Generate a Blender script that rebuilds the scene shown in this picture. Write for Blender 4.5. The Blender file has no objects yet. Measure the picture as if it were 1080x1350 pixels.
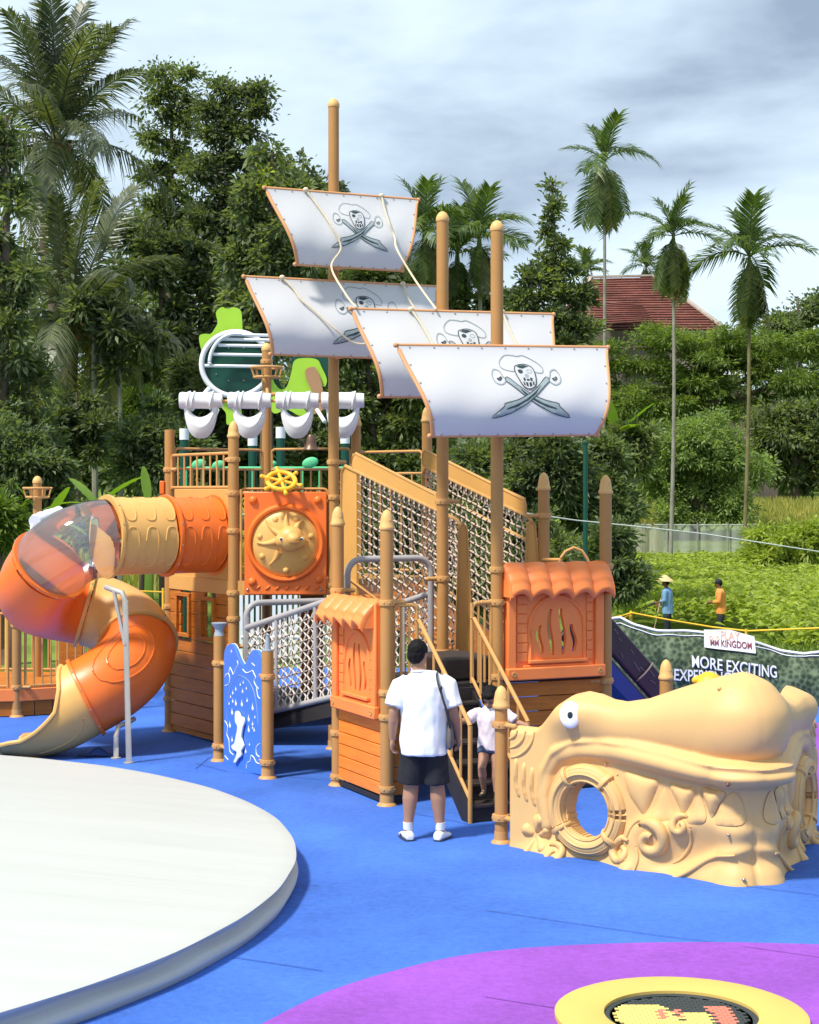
import bpy, bmesh, math, random
import numpy as np
from mathutils import Vector, Matrix, Quaternion
from mathutils.geometry import delaunay_2d_cdt

R = math.radians
random.seed(7)
np.random.seed(7)
SC = bpy.context.scene
COL = SC.collection

# ------------------------------------------------------------------ camera
CAMZ, FPX, HORIZ = 3.05, 2200.0, 650.0      # eye height, focal length and horizon in photo pixels
cam_data = bpy.data.cameras.new('camera')
cam = bpy.data.objects.new('camera', cam_data)
COL.objects.link(cam)
cam.location = (0, 0, CAMZ)
cam.rotation_euler = (R(90), 0, 0)
cam_data.sensor_fit = 'HORIZONTAL'
cam_data.sensor_width = 36.0
cam_data.lens = 36.0 * FPX / 1080.0
cam_data.shift_y = (HORIZ - 675.0) / 1080.0
cam_data.clip_end = 3000
SC.camera = cam

# ------------------------------------------------------------------ sky and sun
SUN_DIR = Vector((-0.72, -0.60, 1.40)).normalized()      # towards the sun: left, a little behind the camera, high
sun_elev = math.asin(SUN_DIR.z)
sun_az = math.atan2(SUN_DIR.x, SUN_DIR.y)
w = bpy.data.worlds.new('World')
SC.world = w
w.use_nodes = True
nt = w.node_tree
nt.nodes.clear()
N = nt.nodes.new
out = N('ShaderNodeOutputWorld')
bg = N('ShaderNodeBackground')
bg.inputs['Strength'].default_value = 0.1
sky = N('ShaderNodeTexSky')
sky.sky_type = 'NISHITA'
sky.sun_disc = False
sky.sun_elevation = sun_elev
sky.sun_rotation = sun_az
tc = N('ShaderNodeTexCoord')
mp = N('ShaderNodeMapping')
mp.inputs['Scale'].default_value = (1.0, 1.0, 2.6)
mp.inputs['Location'].default_value = (3.1, 0.35, 1.7)
n1 = N('ShaderNodeTexNoise')
n1.inputs['Scale'].default_value = 2.6
n1.inputs['Detail'].default_value = 5
n1.inputs['Roughness'].default_value = 0.5
n1.inputs['Distortion'].default_value = 0.25
n2 = N('ShaderNodeTexNoise')
n2.inputs['Scale'].default_value = 7.5
n2.inputs['Detail'].default_value = 7
n2.inputs['Roughness'].default_value = 0.55
n2.inputs['Distortion'].default_value = 0.15
mix = N('ShaderNodeMath'); mix.operation = 'MULTIPLY_ADD'
mix.inputs[1].default_value = 0.35
ramp = N('ShaderNodeValToRGB')
e = ramp.color_ramp.elements
e[0].position, e[0].color = 0.55, (1.9, 2.45, 3.2, 1)
e[1].position, e[1].color = 0.82, (4.8, 5.7, 6.4, 1)
m = ramp.color_ramp.elements.new(0.655); m.color = (3.2, 3.95, 4.75, 1)
m = ramp.color_ramp.elements.new(0.735); m.color = (4.1, 5.0, 5.8, 1)
mixc = N('ShaderNodeMixRGB')
mixc.inputs['Fac'].default_value = 0.93
L = nt.links.new
L(tc.outputs['Generated'], mp.inputs['Vector'])
L(mp.outputs['Vector'], n1.inputs['Vector'])
L(mp.outputs['Vector'], n2.inputs['Vector'])
L(n2.outputs['Fac'], mix.inputs[0])
L(n1.outputs['Fac'], mix.inputs[2])
L(mix.outputs[0], ramp.inputs['Fac'])
L(sky.outputs[0], mixc.inputs['Color1'])
L(ramp.outputs[0], mixc.inputs['Color2'])
L(mixc.outputs[0], bg.inputs['Color'])
L(bg.outputs[0], out.inputs['Surface'])

sl = bpy.data.lights.new('sun', 'SUN')
sun = bpy.data.objects.new('sun', sl)
COL.objects.link(sun)
sl.energy = 3.0
sl.angle = R(7)
sl.color = (1.0, 0.945, 0.85)
sun.rotation_euler = (-SUN_DIR).to_track_quat('-Z', 'Y').to_euler()

vs = SC.view_settings
vs.view_transform = 'Standard'
vs.look = 'None'
vs.gamma = 1.0
vs.use_curve_mapping = False
vs.exposure = 0.92
SC.cycles.max_bounces = 8
SC.cycles.transparent_max_bounces = 12
SC.cycles.caustics_reflective = False
SC.cycles.caustics_refractive = False


def P(px, py, Y):
    "point at depth Y that the photo shows at (px, py)"
    return Vector(((px - 540.0) * Y / FPX, Y, CAMZ - (py - HORIZ) * Y / FPX))


def G(px, py, z=0.0):
    "ground point seen at (px, py)"
    Y = FPX * (CAMZ - z) / (py - HORIZ)
    return Vector(((px - 540.0) * Y / FPX, Y, z))


# ------------------------------------------------------------------ materials
MATS = {}


def srgb(r, g, b):
    f = lambda c: (c / 255 / 12.92) if c / 255 <= 0.04045 else ((c / 255 + 0.055) / 1.055) ** 2.4
    return (f(r), f(g), f(b))


def mat(name, col, rough=0.5, var=0.08, scale=2.5, bump=0.0, bscale=60.0, spec=0.4, metal=0.0,
        stretch=None, speck=0.0, dirt=0.0, dirtcol=(0.10, 0.075, 0.05), coat=0.0):
    if name in MATS:
        return MATS[name]
    m = bpy.data.materials.new(name)
    m.use_nodes = True
    t = m.node_tree
    b = t.nodes['Principled BSDF']
    b.inputs['Roughness'].default_value = rough
    b.inputs['Specular IOR Level'].default_value = spec
    b.inputs['Metallic'].default_value = metal
    b.inputs['Coat Weight'].default_value = coat
    nn, ln = t.nodes.new, t.links.new
    co = nn('ShaderNodeTexCoord')
    mpn = nn('ShaderNodeMapping')
    if stretch:
        mpn.inputs['Scale'].default_value = stretch
    ln(co.outputs['Object'], mpn.inputs['Vector'])
    no = nn('ShaderNodeTexNoise')
    no.inputs['Scale'].default_value = scale
    no.inputs['Detail'].default_value = 6
    no.inputs['Roughness'].default_value = 0.6
    ln(mpn.outputs[0], no.inputs['Vector'])
    cr = nn('ShaderNodeValToRGB')
    cr.color_ramp.elements[0].position = 0.3
    cr.color_ramp.elements[1].position = 0.7
    cr.color_ramp.elements[0].color = tuple(c * (1 - var) for c in col) + (1,)
    cr.color_ramp.elements[1].color = tuple(min(1, c * (1 + var)) for c in col) + (1,)
    ln(no.outputs['Fac'], cr.inputs['Fac'])
    last = cr.outputs[0]
    if dirt > 0:
        dn = nn('ShaderNodeTexNoise')
        dn.inputs['Scale'].default_value = scale * 3.3
        dn.inputs['Detail'].default_value = 8
        dn.inputs['Roughness'].default_value = 0.75
        ln(co.outputs['Object'], dn.inputs['Vector'])
        dr = nn('ShaderNodeValToRGB')
        dr.color_ramp.elements[0].position = 0.55
        dr.color_ramp.elements[1].position = 0.8
        dr.color_ramp.elements[0].color = (0, 0, 0, 1)
        dr.color_ramp.elements[1].color = (dirt, dirt, dirt, 1)
        ln(dn.outputs['Fac'], dr.inputs['Fac'])
        mx = nn('ShaderNodeMixRGB')
        ln(dr.outputs[0], mx.inputs['Fac'])
        ln(last, mx.inputs['Color1'])
        mx.inputs['Color2'].default_value = tuple(dirtcol) + (1,)
        last = mx.outputs[0]
    if speck > 0:
        sn_ = nn('ShaderNodeTexNoise')
        sn_.inputs['Scale'].default_value = 16
        sn_.inputs['Detail'].default_value = 9
        sn_.inputs['Roughness'].default_value = 0.85
        ln(co.outputs['Object'], sn_.inputs['Vector'])
        bl_ = nn('ShaderNodeTexNoise')
        bl_.inputs['Scale'].default_value = 0.45
        bl_.inputs['Detail'].default_value = 7
        bl_.inputs['Roughness'].default_value = 0.65
        ln(co.outputs['Object'], bl_.inputs['Vector'])
        ad_ = nn('ShaderNodeMath'); ad_.operation = 'ADD'
        ln(sn_.outputs['Fac'], ad_.inputs[0]); ln(bl_.outputs['Fac'], ad_.inputs[1])
        rg_ = nn('ShaderNodeMapRange')
        rg_.inputs['From Min'].default_value = 0.78; rg_.inputs['From Max'].default_value = 1.22
        rg_.inputs['To Min'].default_value = 1 - speck; rg_.inputs['To Max'].default_value = 1 + speck
        ln(ad_.outputs[0], rg_.inputs['Value'])
        vm_ = nn('ShaderNodeVectorMath'); vm_.operation = 'SCALE'
        ln(last, vm_.inputs[0]); ln(rg_.outputs[0], vm_.inputs['Scale'])
        last = vm_.outputs[0]
    ln(last, b.inputs['Base Color'])
    rr = nn('ShaderNodeMapRange')
    rr.inputs['To Min'].default_value = max(0.02, rough - 0.08)
    rr.inputs['To Max'].default_value = min(1, rough + 0.1)
    ln(no.outputs['Fac'], rr.inputs['Value'])
    ln(rr.outputs[0], b.inputs['Roughness'])
    if bump > 0:
        bn = nn('ShaderNodeTexNoise')
        bn.inputs['Scale'].default_value = bscale
        bn.inputs['Detail'].default_value = 4
        ln(mpn.outputs[0], bn.inputs['Vector'])
        bu = nn('ShaderNodeBump')
        bu.inputs['Strength'].default_value = bump
        bu.inputs['Distance'].default_value = 0.01
        ln(bn.outputs['Fac'], bu.inputs['Height'])
        ln(bu.outputs[0], b.inputs['Normal'])
    MATS[name] = m
    return m


def leafmat(name, dark, light, trans=0.3, rough=0.55, tip=None):
    "leaves: colour differs from leaf to leaf (each leaf is its own mesh island)"
    m = bpy.data.materials.new(name)
    m.use_nodes = True
    t = m.node_tree
    b = t.nodes['Principled BSDF']
    o = t.nodes['Material Output']
    nn, ln = t.nodes.new, t.links.new
    g = nn('ShaderNodeNewGeometry')
    cr = nn('ShaderNodeValToRGB')
    cr.color_ramp.elements[0].color = tuple(dark) + (1,)
    cr.color_ramp.elements[1].color = tuple(light) + (1,)
    cr.color_ramp.elements[0].position = 0.15
    if tip:
        x = cr.color_ramp.elements.new(0.93)
        x.color = tuple(light) + (1,)
        cr.color_ramp.elements[-1].color = tuple(tip) + (1,)
    nz = nn('ShaderNodeTexNoise'); nz.inputs['Scale'].default_value = 0.9; nz.inputs['Detail'].default_value = 2
    ln(g.outputs['Position'], nz.inputs['Vector'])
    ma = nn('ShaderNodeMath'); ma.operation = 'MULTIPLY_ADD'; ma.inputs[1].default_value = 0.55
    mb = nn('ShaderNodeMath'); mb.operation = 'MULTIPLY_ADD'; mb.inputs[1].default_value = 1.5; mb.inputs[2].default_value = -0.53
    ln(nz.outputs['Fac'], mb.inputs[0])
    ln(g.outputs['Random Per Island'], ma.inputs[0]); ln(mb.outputs[0], ma.inputs[2])
    ln(ma.outputs[0], cr.inputs['Fac'])
    ln(cr.outputs[0], b.inputs['Base Color'])
    b.inputs['Roughness'].default_value = rough
    b.inputs['Specular IOR Level'].default_value = 0.35
    tr = nn('ShaderNodeBsdfTranslucent')
    br = nn('ShaderNodeMixRGB'); br.blend_type = 'MULTIPLY'; br.inputs['Fac'].default_value = 1
    br.inputs['Color2'].default_value = (1.5, 1.6, 0.5, 1)
    ln(cr.outputs[0], br.inputs['Color1'])
    ln(br.outputs[0], tr.inputs['Color'])
    ms = nn('ShaderNodeMixShader')
    ms.inputs[0].default_value = trans
    ln(b.outputs[0], ms.inputs[1]); ln(tr.outputs[0], ms.inputs[2])
    ln(ms.outputs[0], o.inputs['Surface'])
    MATS[name] = m
    return m


def clearmat(name, tint, gloss=0.08, rough=0.05, weight=0.12, body=(1, 1, 1)):
    m = bpy.data.materials.new(name)
    m.use_nodes = True
    t = m.node_tree
    t.nodes.remove(t.nodes['Principled BSDF'])
    o = t.nodes['Material Output']
    nn, ln = t.nodes.new, t.links.new
    tr = nn('ShaderNodeBsdfTransparent'); tr.inputs[0].default_value = tuple(tint) + (1,)
    gl = nn('ShaderNodeBsdfGlossy'); gl.inputs['Roughness'].default_value = rough
    df = nn('ShaderNodeBsdfDiffuse'); df.inputs['Color'].default_value = tuple(body) + (1,)
    fr = nn('ShaderNodeFresnel'); fr.inputs['IOR'].default_value = 1.5
    ad = nn('ShaderNodeMath'); ad.operation = 'ADD'; ad.inputs[1].default_value = gloss; ad.use_clamp = True
    ln(fr.outputs[0], ad.inputs[0])
    m1 = nn('ShaderNodeMixShader'); m1.inputs[0].default_value = weight
    m2 = nn('ShaderNodeMixShader')
    ln(tr.outputs[0], m1.inputs[1]); ln(df.outputs[0], m1.inputs[2])
    ln(ad.outputs[0], m2.inputs[0]); ln(m1.outputs[0], m2.inputs[1]); ln(gl.outputs[0], m2.inputs[2])
    ln(m2.outputs[0], o.inputs['Surface'])
    MATS[name] = m
    return m


# ------------------------------------------------------------------ mesh helpers
def frame(d, up=Vector((0, 0, 1))):
    d = Vector(d).normalized()
    if abs(d.dot(up)) > 0.99:
        up = Vector((0, 1, 0))
    x = d.cross(up).normalized()
    return x, d.cross(x).normalized() * -1, d


class MB:
    def __init__(self):
        self.v, self.f = [], []

    def add(self, vs, fs):
        k = len(self.v)
        self.v += [tuple(p) for p in vs]
        self.f += [tuple(i + k for i in q) for q in fs]
        return self

    def obox(self, c, ax, ay, az):
        "box from centre and three half-axis vectors"
        c, ax, ay, az = map(Vector, (c, ax, ay, az))
        vs = [c + sx * ax + sy * ay + sz * az for sz in (-1, 1) for sy in (-1, 1) for sx in (-1, 1)]
        fs = [(0, 2, 3, 1), (4, 5, 7, 6), (0, 1, 5, 4), (2, 6, 7, 3), (0, 4, 6, 2), (1, 3, 7, 5)]
        return self.add(vs, fs)

    def box(self, x0, x1, y0, y1, z0, z1):
        return self.obox(((x0 + x1) / 2, (y0 + y1) / 2, (z0 + z1) / 2), ((x1 - x0) / 2, 0, 0), (0, (y1 - y0) / 2, 0), (0, 0, (z1 - z0) / 2))

    def bar(self, a, b, w, h, up=Vector((0, 0, 1))):
        a, b = Vector(a), Vector(b)
        x, y, d = frame(b - a, Vector(up))
        return self.obox((a + b) / 2, x * w / 2, y * h / 2, (b - a) / 2)

    def cyl(self, a, b, r0, r1=None, n=12, caps=True):
        r1 = r0 if r1 is None else r1
        a, b = Vector(a), Vector(b)
        x, y, d = frame(b - a)
        vs, fs = [], []
        for p, r in ((a, r0), (b, r1)):
            for i in range(n):
                t = 2 * math.pi * i / n
                vs.append(p + x * (r * math.cos(t)) + y * (r * math.sin(t)))
        for i in range(n):
            j = (i + 1) % n
            fs.append((i, j, n + j, n + i))
        if caps:
            fs.append(tuple(range(n - 1, -1, -1)))
            fs.append(tuple(range(n, 2 * n)))
        return self.add(vs, fs)

    def tube(self, pts, r, n=8, closed=False, caps=True, squash=None, up=None):
        "swept tube along pts, r a number or a list"
        pts = [Vector(p) for p in pts]
        k = len(pts)
        rs = r if hasattr(r, '__len__') else [r] * k
        vs, fs = [], []
        prev = None
        for i, p in enumerate(pts):
            if closed:
                d = pts[(i + 1) % k] - pts[i - 1]
            else:
                d = pts[min(i + 1, k - 1)] - pts[max(i - 1, 0)]
            d = d.normalized() if d.length > 1e-9 else Vector((0, 0, 1))
            if prev is None:
                x, y, _ = frame(d, Vector(up) if up is not None else Vector((0, 0, 1)))
            else:
                x = (prev - d * prev.dot(d))
                x = x.normalized() if x.length > 1e-6 else frame(d)[0]
                y = d.cross(x)
            prev = x
            for j in range(n):
                t = 2 * math.pi * j / n
                a, b = math.cos(t), math.sin(t)
                if squash:
                    b *= squash
                vs.append(p + x * (rs[i] * a) + y * (rs[i] * b))
        for i in range(k if closed else k - 1):
            i2 = (i + 1) % k
            for j in range(n):
                j2 = (j + 1) % n
                fs.append((i * n + j, i * n + j2, i2 * n + j2, i2 * n + j))
        if caps and not closed:
            fs.append(tuple(range(n - 1, -1, -1)))
            fs.append(tuple((k - 1) * n + j for j in range(n)))
        return self.add(vs, fs)

    def lathe(self, prof, n=16, o=(0, 0, 0), axis=(0, 0, 1), up=None, sx=1.0):
        "prof: list of (radius, height) about axis through o"
        o = Vector(o)
        x, y, d = frame(axis, Vector(up) if up is not None else Vector((0, 0, 1)))
        vs, fs = [], []
        for r, h in prof:
            for j in range(n):
                t = 2 * math.pi * j / n
                vs.append(o + d * h + x * (sx * r * math.cos(t)) + y * (r * math.sin(t)))
        k = len(prof)
        for i in range(k - 1):
            for j in range(n):
                j2 = (j + 1) % n
                fs.append((i * n + j, i * n + j2, (i + 1) * n + j2, (i + 1) * n + j))
        if prof[0][0] > 1e-6:
            fs.append(tuple(range(n - 1, -1, -1)))
        if prof[-1][0] > 1e-6:
            fs.append(tuple((k - 1) * n + j for j in range(n)))
        return self.add(vs, fs)

    def ball(self, c, rx, ry=None, rz=None, n=12, m=8, ax=None):
        ry = rx if ry is None else ry
        rz = rx if rz is None else rz
        c = Vector(c)
        X, Y, Z = ax if ax else (Vector((1, 0, 0)), Vector((0, 1, 0)), Vector((0, 0, 1)))
        vs, fs = [c - Z * rz], []
        for i in range(1, m):
            ph = -math.pi / 2 + math.pi * i / m
            for j in range(n):
                t = 2 * math.pi * j / n
                vs.append(c + X * (rx * math.cos(ph) * math.cos(t)) + Y * (ry * math.cos(ph) * math.sin(t)) + Z * (rz * math.sin(ph)))
        vs.append(c + Z * rz)
        last = len(vs) - 1
        for j in range(n):
            j2 = (j + 1) % n
            fs.append((0, 1 + j2, 1 + j))
            fs.append((last, 1 + (m - 2) * n + j, 1 + (m - 2) * n + j2))
            for i in range(m - 2):
                a = 1 + i * n
                fs.append((a + j, a + j2, a + n + j2, a + n + j))
        return self.add(vs, fs)

    def prism(self, poly, o, X, Y, thick):
        "polygon (2-D points) extruded along X x Y by thick, centred"
        o, X, Y = Vector(o), Vector(X), Vector(Y)
        Z = X.cross(Y).normalized()
        n = len(poly)
        vs = [o + X * a + Y * b + Z * (thick / 2) for a, b in poly] + [o + X * a + Y * b - Z * (thick / 2) for a, b in poly]
        fs = [tuple(range(n)), tuple(range(2 * n - 1, n - 1, -1))]
        for i in range(n):
            j = (i + 1) % n
            fs.append((i, n + i, n + j, j))
        return self.add(vs, fs)

    def grid(self, pts, flip=False, closed_u=False):
        "pts[i][j] -> quads"
        h, wd = len(pts), len(pts[0])
        vs = [p for row in pts for p in row]
        fs = []
        for i in range(h - 1):
            for j in range(wd if closed_u else wd - 1):
                j2 = (j + 1) % wd
                q = (i * wd + j, i * wd + j2, (i + 1) * wd + j2, (i + 1) * wd + j)
                fs.append(q[::-1] if flip else q)
        return self.add(vs, fs)

    def mesh(self, name, smooth=40, off=None):
        me = bpy.data.meshes.new(name)
        v = self.v
        if off is not None:
            ox, oy, oz = off
            v = [(a - ox, b - oy, c - oz) for a, b, c in v]
        me.from_pydata(v, [], self.f)
        if smooth:
            me.polygons.foreach_set('use_smooth', [True] * len(me.polygons))
            me.set_sharp_from_angle(angle=R(smooth))
        me.update()
        return me

    def build(self, name, material, parent=None, smooth=40, bevel=0.0, segs=2):
        ro = root_loc(parent)
        me = self.mesh(name, smooth, ro)
        o = link(name, me, material, parent)
        if bevel:
            add_bevel(o, bevel, segs)
        return o


def add_bevel(o, wd, segs=2):
    b = o.modifiers.new('bevel', 'BEVEL')
    b.width = wd; b.segments = segs; b.limit_method = 'ANGLE'; b.angle_limit = R(35)
    b.harden_normals = False


def root_loc(parent):
    if parent is None:
        return (0, 0, 0)
    while parent.parent is not None:
        parent = parent.parent
    return tuple(parent.location)


def link(name, data, material, parent=None, loc=None, rot=None, scl=None):
    o = bpy.data.objects.new(name, data)
    COL.objects.link(o)
    if material is not None:
        m = MATS[material] if isinstance(material, str) else material
        if not data.materials:
            data.materials.append(m)
    if parent is not None:
        o.parent = parent
        if parent.parent is not None:
            o.matrix_parent_inverse = parent.matrix_basis.inverted()
    if loc is not None:
        ro = root_loc(parent)
        o.location = (loc[0] - ro[0], loc[1] - ro[1], loc[2] - ro[2])
    if rot is not None:
        o.rotation_euler = rot
    if scl is not None:
        o.scale = scl
    return o


def tag(o, label=None, cat=None, group=None, kind=None):
    if label: o['label'] = label
    if cat: o['category'] = cat
    if group: o['group'] = group
    if kind: o['kind'] = kind
    return o


def thing(name, loc, label, cat, group=None):
    o = bpy.data.objects.new(name, None)
    COL.objects.link(o)
    o.empty_display_size = 0.2
    o.location = loc
    return tag(o, label, cat, group)


def copy_tree(o, parent=None):
    c = o.copy()
    COL.objects.link(c)
    c.parent = parent
    if parent is not None:
        c.matrix_parent_inverse = o.matrix_parent_inverse.copy()
    for ch in [x for x in bpy.data.objects if x.parent is o]:
        copy_tree(ch, c)
    return c


def remeshed(mb, voxel, smooth_it=4, fac=0.5):
    "one continuous skin round overlapping closed shapes"
    me = mb.mesh('tmp', 0)
    o = bpy.data.objects.new('tmp', me)
    COL.objects.link(o)
    r = o.modifiers.new('r', 'REMESH'); r.mode = 'VOXEL'; r.voxel_size = voxel
    if smooth_it:
        s = o.modifiers.new('s', 'SMOOTH'); s.iterations = smooth_it; s.factor = fac
    dg = bpy.context.evaluated_depsgraph_get()
    dg.update()
    new = bpy.data.meshes.new_from_object(o.evaluated_get(dg))
    bpy.data.objects.remove(o)
    bpy.data.meshes.remove(me)
    v = np.empty(len(new.vertices) * 3, 'f')
    new.vertices.foreach_get('co', v)
    out = MB()
    out.v = [tuple(p) for p in v.reshape(-1, 3).tolist()]
    out.f = [tuple(p.vertices) for p in new.polygons]
    bpy.data.meshes.remove(new)
    return out


def capsule(mb, pts, rs, n=10, sq=None, up=None):
    "limb: tapering tube with round ends"
    pts = [Vector(p) for p in pts]
    rs = list(rs)
    d0 = (pts[0] - pts[1]).normalized(); d1 = (pts[-1] - pts[-2]).normalized()
    P2 = [pts[0] + d0 * rs[0] * 0.92, pts[0] + d0 * rs[0] * 0.6] + pts + [pts[-1] + d1 * rs[-1] * 0.6, pts[-1] + d1 * rs[-1] * 0.92]
    R2 = [rs[0] * 0.35, rs[0] * 0.8] + rs + [rs[-1] * 0.8, rs[-1] * 0.35]
    return mb.tube(P2, R2, n, squash=sq, up=up)


def rings(mb, rows, n=20):
    "loft of ellipses: rows of (centre, half-width vector, half-depth vector), ends capped"
    vs, fs = [], []
    for c, a, b in rows:
        c, a, b = Vector(c), Vector(a), Vector(b)
        for j in range(n):
            t = 2 * math.pi * j / n
            vs.append(c + a * math.cos(t) + b * math.sin(t))
    k = len(rows)
    for i in range(k - 1):
        for j in range(n):
            j2 = (j + 1) % n
            fs.append((i * n + j, i * n + j2, (i + 1) * n + j2, (i + 1) * n + j))
    fs.append(tuple(range(n - 1, -1, -1)))
    fs.append(tuple((k - 1) * n + j for j in range(n)))
    return mb.add(vs, fs)


def cdt(poly, step=0.03, holes=()):
    "triangulated polygon with inner points so that it can follow a curved surface"
    pts = [Vector(p) for p in poly]
    nb = len(pts)
    loops = [list(range(nb))]
    for h in holes:
        k = len(pts)
        pts += [Vector(p) for p in h]
        loops.append(list(range(k, k + len(h))))
    xs = [p.x for p in pts]; ys = [p.y for p in pts]

    def inside(x, y, lp):
        c = False
        for i in range(len(lp)):
            a, b = pts[lp[i]], pts[lp[i - 1]]
            if (a.y > y) != (b.y > y) and x < (b.x - a.x) * (y - a.y) / (b.y - a.y) + a.x:
                c = not c
        return c
    edges = [(lp[i], lp[(i + 1) % len(lp)]) for lp in loops for i in range(len(lp))]
    if step:
        x = min(xs) + step / 2
        while x < max(xs):
            y = min(ys) + step / 2
            while y < max(ys):
                if inside(x, y, loops[0]) and not any(inside(x, y, l) for l in loops[1:]):
                    pts.append(Vector((x, y)))
                y += step
            x += step
    v, e_, f_, *_ = delaunay_2d_cdt(pts, edges, [], 1, 1e-5)
    if holes:
        keep = []
        for q in f_:
            cx = sum(v[i].x for i in q) / len(q); cy = sum(v[i].y for i in q) / len(q)
            if not any(inside2(cx, cy, h) for h in holes):
                keep.append(q)
        f_ = keep
    f2 = []
    for q in f_:
        a, b, c = v[q[0]], v[q[1]], v[q[2]]
        f2.append(tuple(q) if (b - a).cross(c - a) > 0 else tuple(q)[::-1])
    return [tuple(p) for p in v], f2


def inside2(x, y, lp):
    c = False
    for i in range(len(lp)):
        a, b = lp[i], lp[i - 1]
        if (a[1] > y) != (b[1] > y) and x < (b[0] - a[0]) * (y - a[1]) / (b[1] - a[1]) + a[0]:
            c = not c
    return c


def spline(pts, n=8, closed=False):
    "Catmull-Rom through 2-D or 3-D points"
    pts = [Vector(p) for p in pts]
    k = len(pts)
    o = []
    for i in range(k if closed else k - 1):
        if closed:
            a, b, c, d = pts[i - 1], pts[i], pts[(i + 1) % k], pts[(i + 2) % k]
        else:
            a, b, c, d = pts[max(i - 1, 0)], pts[i], pts[i + 1], pts[min(i + 2, k - 1)]
        for j in range(n):
            t = j / n
            o.append(0.5 * ((2 * b) + (c - a) * t + (2 * a - 5 * b + 4 * c - d) * t * t + (3 * b - a - 3 * c + d) * t ** 3))
    if not closed:
        o.append(pts[-1])
    return o


def hoop(a, b, h, r=0.12, n=6):
    "path up from a, over with rounded corners, down to b; h = height vector"
    a, b, h = Vector(a), Vector(b), Vector(h)
    d = (b - a).normalized(); u = h.normalized()
    ta, tb = a + h, b + h
    p = [a]
    for i in range(n + 1):
        t = math.pi / 2 * i / n
        p.append(ta - u * r + d * r - d * (r * math.cos(t)) + u * (r * math.sin(t)))
    for i in range(n + 1):
        t = math.pi / 2 * i / n
        p.append(tb - u * r - d * r + d * (r * math.sin(t)) + u * (r * math.cos(t)))
    p.append(b)
    return p
# ------------------------------------------------------------------ colours of the things themselves
mat('blue_rubber', (0.052, 0.150, 0.55), 0.85, 0.07, 1.1, 0.5, 150, 0.25, speck=0.30, dirt=0.22, dirtcol=(0.10, 0.17, 0.42))
mat('purple_rubber', (0.27, 0.075, 0.44), 0.85, 0.06, 1.3, 0.5, 150, 0.25, speck=0.26, dirt=0.2, dirtcol=(0.30, 0.13, 0.42))
mat('red_rubber', (0.60, 0.08, 0.09), 0.85, 0.06, 1.3, 0.3, 220, 0.25)
mat('seam', (0.022, 0.06, 0.22), 0.9, 0.1)
mat('seam_purple', (0.15, 0.04, 0.26), 0.9, 0.1)
mat('post', (0.45, 0.225, 0.07), 0.52, 0.07, 2.0, 0.12, 160, 0.35, dirt=0.18, dirtcol=(0.27, 0.15, 0.06))
mat('post_cap', (0.72, 0.42, 0.15), 0.5, 0.05, 4, 0.08, 90, 0.35)
mat('clamp', (0.56, 0.30, 0.105), 0.5, 0.06, 5, 0.08, 90, 0.35)
mat('rail', (0.57, 0.30, 0.095), 0.5, 0.06, 4, 0.08, 120, 0.35)
mat('tan_panel', (0.62, 0.33, 0.09), 0.5, 0.05, 2, 0.06, 160, 0.35, dirt=0.1, dirtcol=(0.4, 0.22, 0.08))
mat('cream', (0.72, 0.405, 0.12), 0.4, 0.05, 2, 0.05, 90, 0.4, dirt=0.10, dirtcol=(0.48, 0.30, 0.13))
mat('croc', (0.70, 0.43, 0.17), 0.5, 0.05, 1.5, 0.10, 130, 0.35, dirt=0.12, dirtcol=(0.55, 0.36, 0.16))
mat('orange', (0.84, 0.17, 0.022), 0.36, 0.05, 2, 0.05, 90, 0.45, dirt=0.08, dirtcol=(0.6, 0.17, 0.05))
mat('orange_house', (0.94, 0.25, 0.062), 0.42, 0.05, 2, 0.08, 120, 0.4, dirt=0.10, dirtcol=(0.62, 0.2, 0.08))
mat('wood', (0.48, 0.15, 0.014), 0.5, 0.20, 3.0, 0.15, 16, 0.35, stretch=(1.0, 1.0, 9.0), dirt=0.2, dirtcol=(0.22, 0.07, 0.02))
mat('wood_orange', (0.86, 0.235, 0.026), 0.48, 0.16, 3.0, 0.12, 16, 0.35, stretch=(1.0, 1.0, 9.0), dirt=0.15, dirtcol=(0.45, 0.13, 0.03))
mat('dark_deck', (0.022, 0.018, 0.018), 0.6, 0.2, 4, 0.2, 60, 0.4)
mat('step', (0.035, 0.025, 0.022), 0.55, 0.25, 5, 0.2, 60, 0.4, dirt=0.3, dirtcol=(0.10, 0.075, 0.06))
mat('grey_pipe', (0.36, 0.34, 0.34), 0.45, 0.06, 4, 0.05, 90, 0.4)
mat('net_white', (0.70, 0.63, 0.56), 0.8, 0.12, 30, 0.3, 120, 0.2)
mat('net_beige', (0.52, 0.42, 0.32), 0.8, 0.15, 30, 0.3, 120, 0.2)
mat('net_grey', (0.30, 0.24, 0.22), 0.8, 0.2, 30, 0.3, 120, 0.2)
mat('knot', (0.045, 0.03, 0.028), 0.7, 0.2, 30)
mat('sail', (0.74, 0.74, 0.75), 0.5, 0.015, 1.2, 0.04, 14, 0.3)
mat('ink', (0.025, 0.045, 0.05), 0.6, 0.3, 14)
mat('ink_light', (0.28, 0.33, 0.34), 0.6, 0.1, 14)
mat('ink_pale', (0.60, 0.72, 0.80), 0.6, 0.05, 14)
mat('sail_pipe', (0.62, 0.30, 0.13), 0.5, 0.06, 4)
mat('bolt', (0.45, 0.42, 0.38), 0.35, 0.1, 20, metal=0.8)
mat('rope', (0.66, 0.56, 0.40), 0.85, 0.1, 30, 0.3, 200, 0.2)
mat('white_plastic', (0.78, 0.79, 0.80), 0.42, 0.03, 3, 0.05, 60, 0.4, dirt=0.08, dirtcol=(0.55, 0.55, 0.56))
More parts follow.
